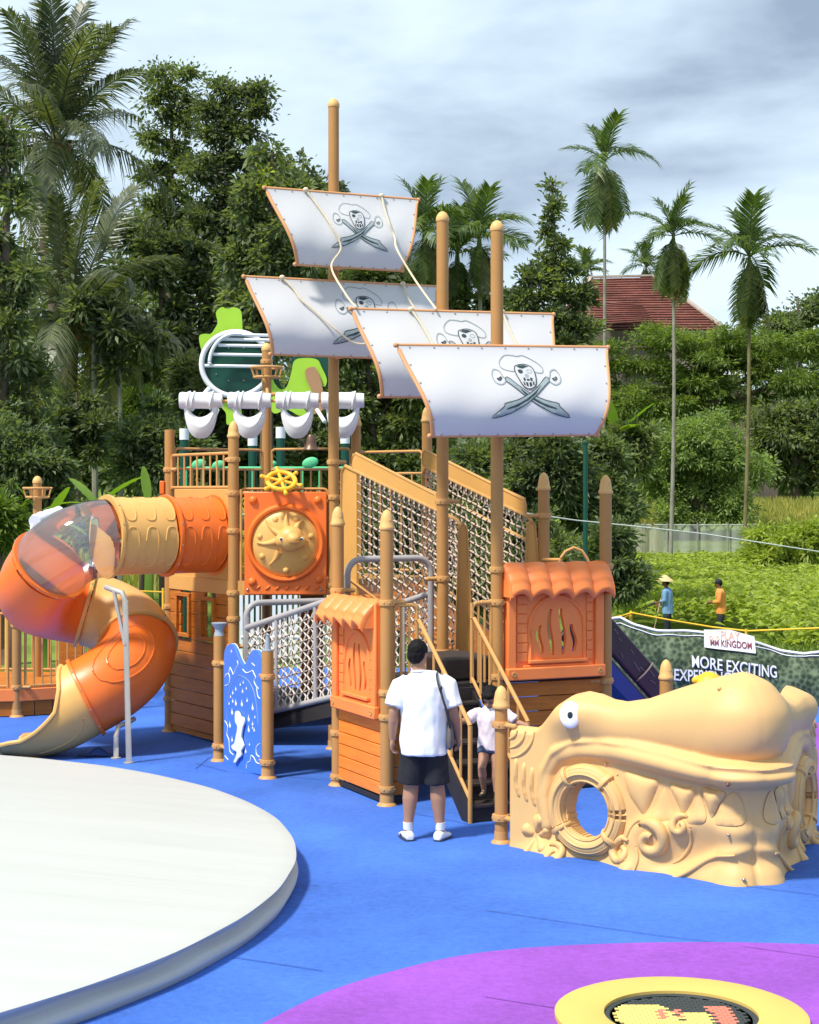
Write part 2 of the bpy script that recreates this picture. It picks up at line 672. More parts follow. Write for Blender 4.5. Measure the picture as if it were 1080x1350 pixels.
mat('yellow', (0.86, 0.47, 0.03), 0.42, 0.05, 5)
mat('blue_board', (0.06, 0.19, 0.68), 0.45, 0.05, 2, 0.05, 80, 0.4)
mat('board_white', (0.74, 0.76, 0.78), 0.5, 0.03, 5)
mat('pewter', (0.30, 0.36, 0.42), 0.45, 0.1, 6)
mat('steel', (0.45, 0.42, 0.38), 0.4, 0.08, 5, metal=0.3)
mat('tarp', (0.475, 0.485, 0.46), 0.55, 0.035, 0.8, 0.0, 20, 0.3, stretch=(0.4, 5.0, 1.0), dirt=0.15, dirtcol=(0.40, 0.39, 0.35))
mat('tramp_yellow', (0.62, 0.44, 0.12), 0.75, 0.04, 2, 0.25, 200, 0.25)
mat('mat_black', (0.035, 0.045, 0.045), 0.65, 0.2, 10)
mat('mat_yellow', (0.76, 0.60, 0.17), 0.7, 0.06, 6)
mat('mat_red', (0.70, 0.20, 0.13), 0.7, 0.06, 6)
mat('lime', (0.36, 0.62, 0.04), 0.45, 0.05, 2)
mat('trunk_brown', (0.42, 0.23, 0.11), 0.5, 0.06, 3)
mat('dark_green', (0.005, 0.065, 0.038), 0.4, 0.08, 2)
mat('mint', (0.10, 0.52, 0.22), 0.45, 0.06, 4)
mat('bell', (0.17, 0.10, 0.07), 0.4, 0.15, 12, metal=0.4)
mat('choc', (0.035, 0.018, 0.020), 0.35, 0.1, 4, 0.1, 40, 0.45)
mat('choc_line', (0.40, 0.30, 0.27), 0.6, 0.1)
mat('navy', (0.015, 0.05, 0.24), 0.4, 0.1, 4)
mat('banner', (0.11, 0.16, 0.09), 0.75, 0.1, 2)
mat('banner_white', (0.75, 0.75, 0.75), 0.6, 0.03, 2)
mat('banner_blue', (0.03, 0.06, 0.20), 0.6, 0.1, 2)
mat('banner_pink', (0.80, 0.42, 0.28), 0.6, 0.1, 2)
mat('banner_maroon', (0.20, 0.035, 0.05), 0.6, 0.1, 2)
mat('yellow_rope', (0.85, 0.52, 0.03), 0.7, 0.06, 10)
mat('wire', (0.40, 0.44, 0.38), 0.6, 0.1)
mat('skin', (0.38, 0.20, 0.125), 0.55, 0.06, 8, 0.05, 200, 0.35)
mat('skin_dark', (0.20, 0.095, 0.055), 0.55, 0.06, 8, 0.05, 200, 0.35)
mat('hair', (0.008, 0.007, 0.007), 0.6, 0.3, 60, 0.6, 160, 0.15, stretch=(1, 1, 0.25))
mat('tshirt', (0.80, 0.82, 0.84), 0.85, 0.02, 3, 0.10, 14, 0.15)
mat('shorts', (0.022, 0.022, 0.026), 0.8, 0.15, 6, 0.3, 20, 0.2)
mat('bag', (0.12, 0.105, 0.10), 0.55, 0.1, 8, 0.1, 40)
mat('strap', (0.03, 0.032, 0.035), 0.6, 0.1, 10)
mat('shoe_white', (0.76, 0.77, 0.78), 0.6, 0.05, 8)
mat('shoe_dark', (0.03, 0.04, 0.07), 0.6, 0.1, 8)
mat('pink_shirt', (0.76, 0.66, 0.69), 0.85, 0.04, 6, 0.2, 20, 0.15)
mat('denim', (0.07, 0.09, 0.16), 0.85, 0.12, 12, 0.2, 50, 0.15)
mat('child_boot', (0.02, 0.03, 0.02), 0.6, 0.1, 8)
mat('work_blue', (0.18, 0.32, 0.55), 0.85, 0.12, 8, 0.2, 30, 0.15)
mat('work_orange', (0.78, 0.30, 0.08), 0.85, 0.08, 8, 0.2, 30, 0.15)
mat('work_dark', (0.03, 0.035, 0.05), 0.85, 0.15, 8, 0.2, 30, 0.15)
mat('straw', (0.66, 0.46, 0.24), 0.8, 0.1, 30, 0.3, 120, 0.2)
mat('tool_wood', (0.45, 0.32, 0.20), 0.7, 0.1, 10)
mat('eye_white', (0.80, 0.81, 0.82), 0.3, 0.01)
mat('eye_black', (0.015, 0.025, 0.03), 0.3, 0.1)
mat('bark', (0.13, 0.10, 0.075), 0.9, 0.25, 3, 0.6, 14, 0.2, stretch=(1, 1, 0.4))
mat('bark_grey', (0.26, 0.25, 0.21), 0.9, 0.25, 2, 0.5, 10, 0.2, dirt=0.4, dirtcol=(0.12, 0.13, 0.08))
mat('bark_moss', (0.17, 0.15, 0.07), 0.9, 0.35, 2, 0.6, 10, 0.2, dirt=0.6, dirtcol=(0.10, 0.13, 0.03))
mat('coconut', (0.30, 0.12, 0.05), 0.6, 0.2, 5)
mat('roof_rust', (0.155, 0.055, 0.042), 0.85, 0.5, 0.9, 0.3, 10, 0.2, stretch=(0.5, 1, 2.5), dirt=0.95, dirtcol=(0.36, 0.27, 0.23))
mat('roof_ridge', (0.40, 0.33, 0.28), 0.8, 0.2, 2)
mat('house_wall', (0.16, 0.13, 0.11), 0.8, 0.1, 1)
mat('terrain', (0.14, 0.20, 0.035), 0.95, 0.45, 0.35, 0.5, 8, 0.1, dirt=0.4, dirtcol=(0.17, 0.13, 0.05))
leafmat('leaf_dark', (0.05, 0.072, 0.044), (0.20, 0.24, 0.125), 0.42)
leafmat('leaf_mid', (0.06, 0.09, 0.042), (0.25, 0.30, 0.13), 0.42)
leafmat('leaf_bright', (0.08, 0.14, 0.020), (0.27, 0.36, 0.06), 0.35)
leafmat('leaf_hedge', (0.055, 0.085, 0.042), (0.25, 0.31, 0.145), 0.4)
leafmat('leaf_tipped', (0.06, 0.088, 0.046), (0.235, 0.285, 0.135), 0.42, tip=(0.46, 0.52, 0.05))
leafmat('leaf_crop', (0.20, 0.27, 0.045), (0.46, 0.52, 0.12), 0.42)
leafmat('leaf_bush', (0.10, 0.16, 0.05), (0.34, 0.43, 0.15), 0.4)
leafmat('leaf_acacia', (0.065, 0.115, 0.03), (0.27, 0.345, 0.08), 0.42)
leafmat('frond', (0.045, 0.062, 0.036), (0.19, 0.21, 0.11), 0.35, 0.35)
leafmat('frond_old', (0.11, 0.12, 0.045), (0.32, 0.29, 0.11), 0.3, 0.45)
leafmat('frond_betel', (0.045, 0.085, 0.025), (0.19, 0.25, 0.080), 0.35, 0.38)
leafmat('banana_leaf', (0.09, 0.19, 0.020), (0.24, 0.36, 0.05), 0.4, 0.4)
leafmat('tall_grass', (0.22, 0.26, 0.05), (0.50, 0.42, 0.13), 0.4, 0.6)
clearmat('clear_plastic', (0.97, 0.98, 0.985), 0.03, 0.06, 0.10, (0.9, 0.92, 0.93))
clearmat('pink_clear', (1.0, 0.62, 0.52), 0.04, 0.08, 0.35, (0.9, 0.3, 0.2))
clearmat('shade_net', (0.86, 0.88, 0.86), 0.0, 0.9, 0.42, (0.52, 0.54, 0.52))
clearmat('window_pane', (0.85, 0.88, 0.88), 0.04, 0.05, 0.05)

# thin sail cloth lets light through   (sail_translucent)
t = MATS['sail'].node_tree
tb_ = t.nodes.new('ShaderNodeBsdfTranslucent'); tb_.inputs['Color'].default_value = (0.82, 0.80, 0.79, 1)
ms_ = t.nodes.new('ShaderNodeMixShader'); ms_.inputs[0].default_value = 0.35
t.links.new(t.nodes['Principled BSDF'].outputs[0], ms_.inputs[1]); t.links.new(tb_.outputs[0], ms_.inputs[2])
t.links.new(ms_.outputs[0], t.nodes['Material Output'].inputs['Surface'])
# ------------------------------------------------------------------ the ground
def struct(mb, name, material, smooth=30):
    return tag(mb.build(name, material, None, smooth), kind='structure')


def hz(x, y):
    "height of the land"
    k = lambda a, b: max(0.0, min(1.0, (y - a) / (b - a)))
    s = lambda t: t * t * (3 - 2 * t)
    z = -0.35 - 0.65 * s(k(29, 40)) + 0.4 * s(k(55, 85)) + 2.2 * s(k(84, 118)) + 5.5 * s(k(120, 220)) + 14 * s(k(260, 900))
    z += 0.9 * s(k(34, 60)) * max(0.0, min(1.0, (-x + 2) / 10))
    return z + 0.12 * math.sin(x * 0.21 + y * 0.13) * k(40, 60)


ys = [-60, -10, 0, 10, 20, 27, 29, 31, 33, 35, 37, 40] + list(range(44, 130, 4)) + list(range(130, 300, 12)) + [350, 450, 600, 900, 1400]
xs = [-900, -400, -200, -120] + list(range(-80, 84, 4)) + [120, 200, 400, 900]
struct(MB().grid([[(x, y, hz(x, y)) for x in xs] for y in ys]), 'terrain', 'terrain')

# blue rubber safety floor: a thin slab on the land
fl = MB()
outline = [(-16, -3), (16, -3), (16, 22.5), (7.5, 25.5), (3.4, 26.2), (3.0, 29.0), (-3.4, 29.2), (-9, 26.5), (-16, 26.5)]
v2, f2 = cdt(outline, 0)
k = len(v2)
fl.add([(x, y, 0) for x, y in v2], f2)
fl.add([(x, y, z) for x, y in outline for z in (0, -0.5)], [(2 * i, 2 * i + 1, (2 * i + 3) % (2 * len(outline)), (2 * i + 2) % (2 * len(outline))) for i in range(len(outline))])
floor = struct(fl, 'rubber_floor', 'blue_rubber')


def sheet(pts, name, material, z):
    v, f = cdt([(p[0], p[1]) for p in pts], 0)
    return struct(MB().add([(x, y, z) for x, y in v], f), name, material)


edge = spline([G(px, py).xy for px, py in [(335, 1356), (385, 1330), (430, 1309), (500, 1286), (600, 1262), (700, 1250), (830, 1244), (960, 1243), (1085, 1246)]], 6)
sheet([tuple(p) for p in edge] + [(3.6, 9.5), (4.5, 6), (0, 5), (-2.0, 7.0)], 'purple_rubber_floor', 'purple_rubber', 0.004)
sheet([(3.05, 17.4), (4.6, 16.2), (8, 16.5), (8, 21.8), (4.2, 22.3), (2.9, 20)], 'purple_rubber_floor', 'purple_rubber', 0.004)
sheet([(2.5, 26.0), (3.4, 25.7), (3.4, 24.5), (2.9, 24.4)], 'red_rubber_floor', 'red_rubber', 0.004)
sheet([(-9.5, 26.4), (-4.2, 26.4), (-4.6, 24.9), (-9.5, 24.7)], 'red_rubber_floor', 'red_rubber', 0.004)


def seam(pts, wd=0.009, z=0.008, mt='seam'):
    pts = [G(*p) for p in pts]
    m = MB()
    for a, b in zip(pts[:-1], pts[1:]):
        d = (b - a).normalized()
        s = Vector((-d.y, d.x, 0)) * wd / 2
        m.add([a - s + Vector((0, 0, z)), b - s + Vector((0, 0, z)), b + s + Vector((0, 0, z)), a + s + Vector((0, 0, z))], [(0, 1, 2, 3)])
    m.build('seam', mt, floor, 0)


seam([(258, 1007), (300, 1018), (352, 1022), (440, 1030)])
seam([(258, 1014), (275, 1000), (300, 990)], 0.008)
seam([(306, 1263), (360, 1271), (425, 1281)])
seam([(640, 1201), (760, 1219), (880, 1236), (942, 1243)], 0.008)
seam([(980, 1249), (1085, 1264)], 0.007, mt='seam_purple')
seam([(640, 1316), (735, 1331)], 0.007, mt='seam_purple')
seam([(395, 1169), (420, 1168)], 0.008)
seam([(185, 925), (230, 930)], 0.012)
seam([(540, 1072), (622, 1088)], 0.008)
seam([(960, 1166), (1085, 1182)], 0.008)
# a lifted, wrinkled edge of the blue sheet beside the slide exit
wr = MB()
c = G(134, 997)
wr.grid([[c + Vector((0.55 * (i / 14 - 0.5), 0.20 * (j / 6 - 0.5), 0.012 + 0.10 * math.exp(-((i - 6) / 2.4) ** 2) * max(0, math.cos((j - 3) / 3.2 * 1.5)))) for i in range(15)] for j in range(7)])
wr.build('wrinkle', 'seam', floor)

# ------------------------------------------------------------------ covered round air cushion
dome = thing('covered_bounce_cushion', (-6.57, 12.83, 0), 'huge round low cushion under a creased off white cover', 'bounce cushion')
t = MATS['tarp'].node_tree
b_ = t.nodes['Principled BSDF']
co_ = t.nodes.new('ShaderNodeTexCoord'); mp_ = t.nodes.new('ShaderNodeMapping')
mp_.inputs['Rotation'].default_value = (0, 0, R(14))
mp_.inputs['Scale'].default_value = (0.35, 7.0, 1.0)
no_ = t.nodes.new('ShaderNodeTexNoise'); no_.inputs['Scale'].default_value = 2.4; no_.inputs['Detail'].default_value = 5; no_.inputs['Distortion'].default_value = 0.6
bu_ = t.nodes.new('ShaderNodeBump'); bu_.inputs['Strength'].default_value = 0.22; bu_.inputs['Distance'].default_value = 0.02
t.links.new(co_.outputs['Object'], mp_.inputs['Vector']); t.links.new(mp_.outputs[0], no_.inputs['Vector'])
t.links.new(no_.outputs['Fac'], bu_.inputs['Height']); t.links.new(bu_.outputs[0], b_.inputs['Normal'])
rows = []
NSEG = 320
for r, z in [(0.0, 0.62), (1.0, 0.605), (2.0, 0.56), (3.0, 0.48), (3.8, 0.40), (4.5, 0.325), (5.0, 0.272), (5.35, 0.238), (5.55, 0.222), (5.65, 0.214), (5.685, 0.203), (5.68, 0.185), (5.64, 0.165), (5.61, 0.14), (5.615, 0.115), (5.66, 0.095), (5.70, 0.07), (5.69, 0.035), (5.67, 0.0)]:
    row = []
    for j in range(NSEG):
        a = 2 * math.pi * j / NSEG
        wob = 1 + (0.0005 * math.sin(a * 23) + 0.0004 * math.sin(a * 41 + 1)) * (r > 5.3)
        row.append(Vector((-6.57 + r * wob * math.cos(a), 12.83 + r * wob * math.sin(a), z + (0.008 * math.sin(a * 31 + z * 9) if 0.04 < z < 0.19 else 0))))
    rows.append(row)
MB().grid(rows, closed_u=True).build('cover', 'tarp', dome, 80)
# ------------------------------------------------------------------ ground trampoline with yellow rim
tc_ = G(898, 1343)
tr = thing('ground_trampoline', tc_, 'round sunken trampoline with broad yellow rim on purple floor', 'trampoline')
ro = 166 * tc_.y / FPX
ri = 101 * tc_.y / FPX
MB().lathe([(ri, -0.004), (ri, 0.03), (ri + 0.02, 0.038), (ro - 0.02, 0.038), (ro, 0.03), (ro, 0.0)], 96, tc_).build('rim', 'tramp_yellow', tr)
# tray below, dark
MB().lathe([(ri + 0.005, 0.0), (ri + 0.005, 0.012), (ri - 0.03, 0.012), (ri - 0.035, 0.006)], 72, tc_).build('lining', 'mat_black', tr)
bl = MB().box(-0.021, 0.021, -0.013, 0.013, 0, 0.006).mesh('mat_tile', 0)
tiles = {}
for name_, mt in (('k', 'mat_black'), ('y', 'mat_yellow'), ('r', 'mat_red')):
    me = bl.copy(); me.materials.append(MATS[mt]); tiles[name_] = me
base = MB().lathe([(0.0, 0.0065), (ri - 0.034, 0.0065)], 72, tc_)
base.build('mat_bed', 'mat_black', tr)
cells = []
for j in range(-40, 41):
    for i in range(-30, 31):
        x = i * 0.046 + (0.023 if j % 2 else 0); y = j * 0.03
        if math.hypot(x, y) > ri - 0.06:
            continue
        key = 'k'
        if x < -0.02 - 0.3 * y and y < 0.24 and x > -0.5 + y * 0.1:
            key = 'y'
        if (-0.13 < x < 0.02 and -0.05 < y < 0.14) or (0.16 < x < 0.32 and -0.2 < y < 0.19):
            key = 'r' if math.sin(x * 31) + y * 4 > -0.3 else key
        if 0.0 < x < 0.18 and -0.2 < y < 0.07:
            key = 'y'
        cells.append((y, x, key))
cells.sort(key=lambda q: -q[0])                     # far edge first: that is the half the photo shows
seen = [q for q in cells if tc_.y + q[0] > FPX * CAMZ / (1354 - HORIZ)]
for y, x, key in seen[:290]:
    link('mat_tile', tiles[key], None, tr, tc_ + Vector((x, y, 0.0065)))
rest = MB()
for y, x, key in cells[len(seen[:290]):]:
    rest.box(tc_.x + x - 0.021, tc_.x + x + 0.021, tc_.y + y - 0.013, tc_.y + y + 0.013, 0.0065, 0.0125)
o = rest.build('mat_tile_mass', 'mat_black', tr, 0)
o['kind'] = 'stuff'
# ------------------------------------------------------------------ ship play structure: shared fittings
RP = 0.064            # post radius


def cap_pointed(x, y, z, parent):
    m = MB().lathe([(RP + 0.006, -0.01), (RP + 0.012, 0.0), (RP + 0.012, 0.02), (RP + 0.002, 0.035), (RP - 0.002, 0.08), (RP * 0.80, 0.135), (RP * 0.5, 0.17), (RP * 0.22, 0.185), (0, 0.19)], 16, (x, y, z))
    m.tube([(x + 0.03 * math.cos(t), y - RP + 0.012 + 0.012 * (1 - math.cos(t)) + max(0, math.sin(t)) * 0.012, z + 0.085 + 0.05 * math.sin(t)) for t in [2 * math.pi * i / 14 for i in range(14)]], 0.006, 5, closed=True)
    return m.build('post_cap', 'post_cap', parent)


def cap_round(x, y, z, parent, r=RP):
    return MB().lathe([(r + 0.004, -0.01), (r + 0.008, 0.0), (r + 0.006, 0.03), (r * 0.9, 0.06), (r * 0.6, 0.085), (r * 0.25, 0.097), (0, 0.10)], 16, (x, y, z)).build('post_cap', 'post_cap', parent)


def clamp(x, y, z, parent, toward=None, reach=0.11):
    m = MB().lathe([(RP, -0.03), (RP + 0.014, -0.028), (RP + 0.019, 0.0), (RP + 0.014, 0.028), (RP, 0.03)], 16, (x, y, z))
    for a in (200, 250, 290, 340):
        m.ball((x + (RP + 0.015) * math.cos(R(a)), y + (RP + 0.015) * math.sin(R(a)), z), 0.011, n=6, m=4)
    if toward is not None:
        d = Vector((toward[0] - x, toward[1] - y, 0)).normalized()
        m.cyl((x + d.x * RP, y + d.y * RP, z), (x + d.x * (RP + reach), y + d.y * (RP + reach), z), 0.026, 0.022, 10)
        m.ball((x + d.x * (RP + reach), y + d.y * (RP + reach), z), 0.026, n=8, m=6)
    return m.build('clamp', 'clamp', parent)


def post(root, x, y, ztop, cap='pointed', z0=0.0, clamps=(), boot=True, r=RP):
    m = MB().cyl((x, y, z0), (x, y, ztop), r, n=18)
    p = m.build('post', 'post', root)
    if boot:
        MB().lathe([(r + 0.035, 0.0), (r + 0.03, 0.012), (r + 0.006, 0.03), (r + 0.004, 0.10)], 16, (x, y, z0)).build('foot_collar', 'clamp', p)
    if cap == 'pointed':
        cap_pointed(x, y, ztop, p)
    elif cap == 'round':
        cap_round(x, y, ztop, p, r)
    for c in clamps:
        z, tw = c if isinstance(c, tuple) else (c, None)
        clamp(x, y, z, p, tw)
    return p


def railing(root, a, b, z0, z1, pitch=0.105, rr=0.017, name='railing', material='rail', inset=0.07, mid=None):
    "two rails with upright bars, each bar its own part"
    a, b = Vector((a[0], a[1], 0)), Vector((b[0], b[1], 0))
    d = (b - a).normalized()
    a, b = a + d * inset, b - d * inset
    U = Vector((0, 0, 1))
    lo = a + U * z0
    m = MB().tube(hoop(lo, b + U * z0, U * (z1 - z0), 0.06, 4), rr, 8)
    m.cyl(lo + U * 0.02, b + U * (z0 + 0.02), rr * 0.9, n=8)
    if mid:
        m.cyl(a + U * mid, b + U * mid, rr * 0.9, n=8)
    fr = m.build(name, material, root)
    n = max(1, int((b - a).length / pitch))
    bar = MB().cyl((0, 0, 0), (0, 0, (mid or z1) - z0 - 0.02), rr * 0.62, n=6).mesh('bar', 40)
    bar.materials.append(MATS[material])
    for i in range(1, n):
        link('bar', bar, None, fr, a.lerp(b, i / n) + U * (z0 + 0.02))
    return fr


def crows_nest(root_post, x, y, z, r=0.2):
    m = MB()
    ring = lambda rad, zz: [(x + rad * math.cos(t), y + rad * math.sin(t), zz) for t in [2 * math.pi * i / 20 for i in range(20)]]
    m.tube(ring(r, z), 0.018, 8, closed=True)
    m.tube(ring(r * 0.8, z - 0.13), 0.018, 8, closed=True)
    for i in range(6):
        t = 2 * math.pi * (i + 0.3) / 6
        m.cyl((x + r * math.cos(t), y + r * math.sin(t), z), (x + r * 0.8 * math.cos(t), y + r * 0.8 * math.sin(t), z - 0.13), 0.014, n=6)
        if i % 2 == 0:
            m.cyl((x, y, z - 0.13), (x + r * 0.8 * math.cos(t), y + r * 0.8 * math.sin(t), z - 0.13), 0.014, n=6)
    return m.build('crows_nest', 'rail', root_post)


def planks(root, a, b, z0, z1, rows, material, holes=(), thick=0.04, name='plank', groove=0.008, backing=True, col2=None):
    "horizontal boards between a and b, cut round window openings; holes = (w0, w1, zlo, zhi) with w in metres from a"
    a, b = Vector((a[0], a[1], 0)), Vector((b[0], b[1], 0))
    d = (b - a).normalized()
    nrm = Vector((d.y, -d.x, 0))
    ln = (b - a).length
    h = (z1 - z0) / rows
    for r in range(rows):
        lo, hi = z0 + r * h + groove / 2, z0 + (r + 1) * h - groove / 2
        spans = [(0.0, ln)]
        for (w0, w1, zl, zh) in holes:
            if hi > zl and lo < zh:
                new = []
                for s0, s1 in spans:
                    if w0 > s0: new.append((s0, min(s1, w0)))
                    if w1 < s1: new.append((max(s0, w1), s1))
                spans = [s for s in new if s[1] - s[0] > 0.01]
        for s0, s1 in spans:
            c = a + d * ((s0 + s1) / 2) + Vector((0, 0, (lo + hi) / 2)) + nrm * random.uniform(-0.002, 0.002)
            o = MB().obox(c, d * (s1 - s0) / 2, nrm * thick / 2, Vector((0, 0, (hi - lo) / 2))).build(name, col2 if (col2 and random.random() < 0.3) else material, root, 30)
            add_bevel(o, 0.005, 1)


# ------------------------------------------------------------------ upper tower (sun panel, plank wall, masts)
PG, PH, PL, PK, PM, PI_ = (-2.10, 19.9), (-0.905, 19.9), (0.22, 21.0), (-0.70, 21.75), (-1.90, 22.2), (-3.07, 21.35)
tower = thing('ship_tower', (-1.6, 20.8, 0), 'tall ship tower with the orange sun panel, brown plank wall and high mast', 'play tower')
DZ = 1.95
post(tower, *PG, 3.72, 'pointed', clamps=[(1.86, PH), (1.55, None), (1.22, PH), (3.05, PH), (3.45, PI_), (2.6, None)])
post(tower, *PH, 7.66, 'round', clamps=[(1.95, PL), (3.0, PG), (3.42, PL), (5.1, None)])
post(tower, *PL, 3.95, 'pointed', clamps=[(3.5, None)])
post(tower, *PK, 3.93, 'pointed', clamps=[(3.4, None)])
pm = post(tower, *PM, 4.95, 'round', clamps=[(4.36, (PM[0] + 1, PM[1] - 1)), (4.80, None)])
crows_nest(pm, PM[0], PM[1], 4.72, 0.21)
pi_ = post(tower, *PI_, 3.86, None, clamps=[(3.35, PG), (2.05, None), (1.6, None), (0.55, None), (0.42, PG)])
# deck
dk = MB()
dpoly = [PG, PH, PL, PK, PM, PI_]
dk.prism([(x, y) for x, y in dpoly], (0, 0, DZ - 0.06), (1, 0, 0), (0, 1, 0), 0.10)
dk.build('deck', 'dark_deck', tower)
dk = MB()
for p, q in zip(dpoly, dpoly[1:] + dpoly[:1]):
    dk.bar((p[0], p[1], DZ - 0.03), (q[0], q[1], DZ - 0.03), 0.07, 0.17)
dk.build('deck_rim', 'tan_panel', tower)
# lower floor under the tower
dk = MB().prism([(x, y) for x, y in [(-2.05, 20.0), (-0.95, 20.0), (-0.2, 21.2), (-1.9, 22.1), (-2.95, 21.3)]], (0, 0, 0.45), (1, 0, 0), (0, 1, 0), 0.10)
dk.build('lower_deck', 'dark_deck', tower)
MB().box(-1.4, -1.1, 21.35, 21.62, 0.5, 1.88).build('ladder_panel', 'wood', tower)
# sun panel ---------------------------------------------------------------
sx0, sx1, sz0, sz1, sy = -1.963, -0.985, 1.84, 3.065, 19.86
plate = MB().box(sx0, sx1, sy - 0.03, sy + 0.03, sz0, sz1).build('sun_panel', 'orange', tower, 40, 0.012)
scx, scz = (sx0 + sx1) / 2 - 0.0, 2.455
FR = Vector((0, -1, 0))


def disc(prof, mt, name, par, n=48, c=(scx, sy - 0.03, scz)):
    return MB().lathe(prof, n, c, FR).build(name, mt, par)


disc([(0.475, -0.01), (0.465, 0.03), (0.44, 0.055), (0.415, 0.05), (0.40, 0.015), (0.39, 0.0)], 'orange', 'rim', plate)
disc([(0.405, 0.0), (0.39, 0.022), (0.33, 0.055), (0.25, 0.085), (0.15, 0.105), (0.0, 0.112)], 'cream', 'sun_disc', plate)
for ax_, az_ in ((-0.385, 0.51), (0.385, 0.51), (-0.395, -0.46), (0.395, -0.43)):
    MB().ball((scx + ax_, sy - 0.03, scz + az_), 0.052, 0.045, 0.052, n=14, m=10).build('knob', 'orange', plate)
for i in range(7):
    MB().ball((sx0 + 0.16 + i * 0.118, sy - 0.028, sz0 + 0.085), 0.042, 0.018, 0.014, n=10, m=6, ax=(Vector((0.8, 0, 0.6)), Vector((0, 1, 0)), Vector((-0.6, 0, 0.8)))).build('scroll', 'orange', plate)
for ax_ in (-0.45, 0.42):
    MB().ball((scx + ax_, sy - 0.03, sz0 + 0.06), 0.018, n=8, m=6).build('bolt', 'bolt', plate)
hd = Vector((scx + 0.075, sy - 0.20, scz + 0.055))
hm = MB().ball(hd, 0.162, 0.13, 0.155, n=20, m=14)
hm.ball(hd + Vector((0.045, -0.10, 0.0)), 0.075, 0.07, 0.062, n=14, m=10)
hm.ball(hd + Vector((-0.10, -0.02, -0.02)), 0.09, 0.08, 0.09, n=14, m=10)
hm.ball(hd + Vector((0.12, -0.01, -0.03)), 0.07, 0.08, 0.08, n=14, m=10)
head = remeshed(hm, 0.012, 5).build('sun_face', 'cream', plate)
for ex, dy in ((-0.105, -0.10), (0.135, -0.085)):
    MB().ball(hd + Vector((ex, dy, 0.0)), 0.02, 0.012, 0.02, n=12, m=8).build('eye', 'eye_white', plate)
    MB().ball(hd + Vector((ex - 0.002, dy - 0.010, 0.0)), 0.0145, 0.010, 0.0145, n=10, m=6).build('pupil', 'eye_black', plate)
MB().tube([hd + Vector((0.045 + 0.062 * math.cos(t), -0.145 - 0.02 * math.sin(t) , -0.032)) for t in [math.pi * i / 10 for i in range(11)]], 0.004, 5).build('mouth', 'rail', plate)
for ang, l0, l1, wd in ((90, 0.13, 0.345, 0.055), (137, 0.12, 0.36, 0.05), (52, 0.17, 0.31, 0.05), (183, 0.14, 0.37, 0.05), (-3, 0.13, 0.25, 0.05), (232, 0.16, 0.36, 0.05)):
    d = Vector((math.cos(R(ang)), 0, math.sin(R(ang))))
    s = Vector((-d.z, 0, d.x))
    m = MB()
    rowsx = []
    for i in range(8):
        u = i / 7
        cpt = Vector((scx + 0.03, sy - 0.115 - 0.05 * (1 - u) , scz + 0.03)) + d * (l0 + (l1 - l0) * u) + s * (0.02 * math.sin(u * 3))
        hw = wd * 0.85 * (1 - u) ** 0.75 + 0.004
        rowsx.append((cpt + Vector((0, 0.03, 0)), s * hw, Vector((0, -0.052 * (1 - u * 0.6), 0))))
    rings(m, rowsx, 10)
    m.build('ray', 'cream', plate)
for ang, rr in ((112, 0.30), (66, 0.315), (165, 0.305), (210, 0.31), (272, 0.32), (15, 0.315), (325, 0.29)):
    MB().ball((scx + rr * math.cos(R(ang)), sy - 0.085, scz + rr * math.sin(R(ang))), 0.04, 0.035, 0.04, n=12, m=8).build('nub', 'cream', plate)
# frames beside the panel
for x0 in (sx0 - 0.045, sx1 + 0.045):
    MB().cyl((x0, sy + 0.02, sz0 + 0.02), (x0, sy + 0.02, sz1 + 0.03), 0.016, n=8).build('frame_bar', 'rail', tower)
# railings of the deck
railing(tower, PG, PI_, 3.10, 3.53, 0.17, 0.02)
railing(tower, PI_, PM, 2.05, 3.62, 0.13, 0.018, mid=3.36)
railing(tower, PM, PK, 2.05, 3.63, 0.13, 0.018, mid=3.36)
railing(tower, PK, PL, 2.05, 3.58, 0.16, 0.018, mid=3.3)
railing(tower, (PG[0], PG[1] + 0.06), (PH[0], PH[1] + 0.06), 2.05, 3.1, 0.12, 0.016)
# plank wall below the deck, with two windows
vI, vG = Vector((*PI_, 0)), Vector((*PG, 0))
dIG = (vG - vI).normalized()
LIG = (vG - vI).length


def wpx(px):
    "distance along the wall from the far corner for a photo column"
    lo, hi = 0.0, LIG
    for _ in range(40):
        mid_ = (lo + hi) / 2
        p = vI + dIG * mid_
        if 540 + FPX * p.x / p.y < px: lo = mid_
        else: hi = mid_
    return lo


def zat(w_, py):
    return CAMZ - (py - HORIZ) * (vI + dIG * w_).y / FPX


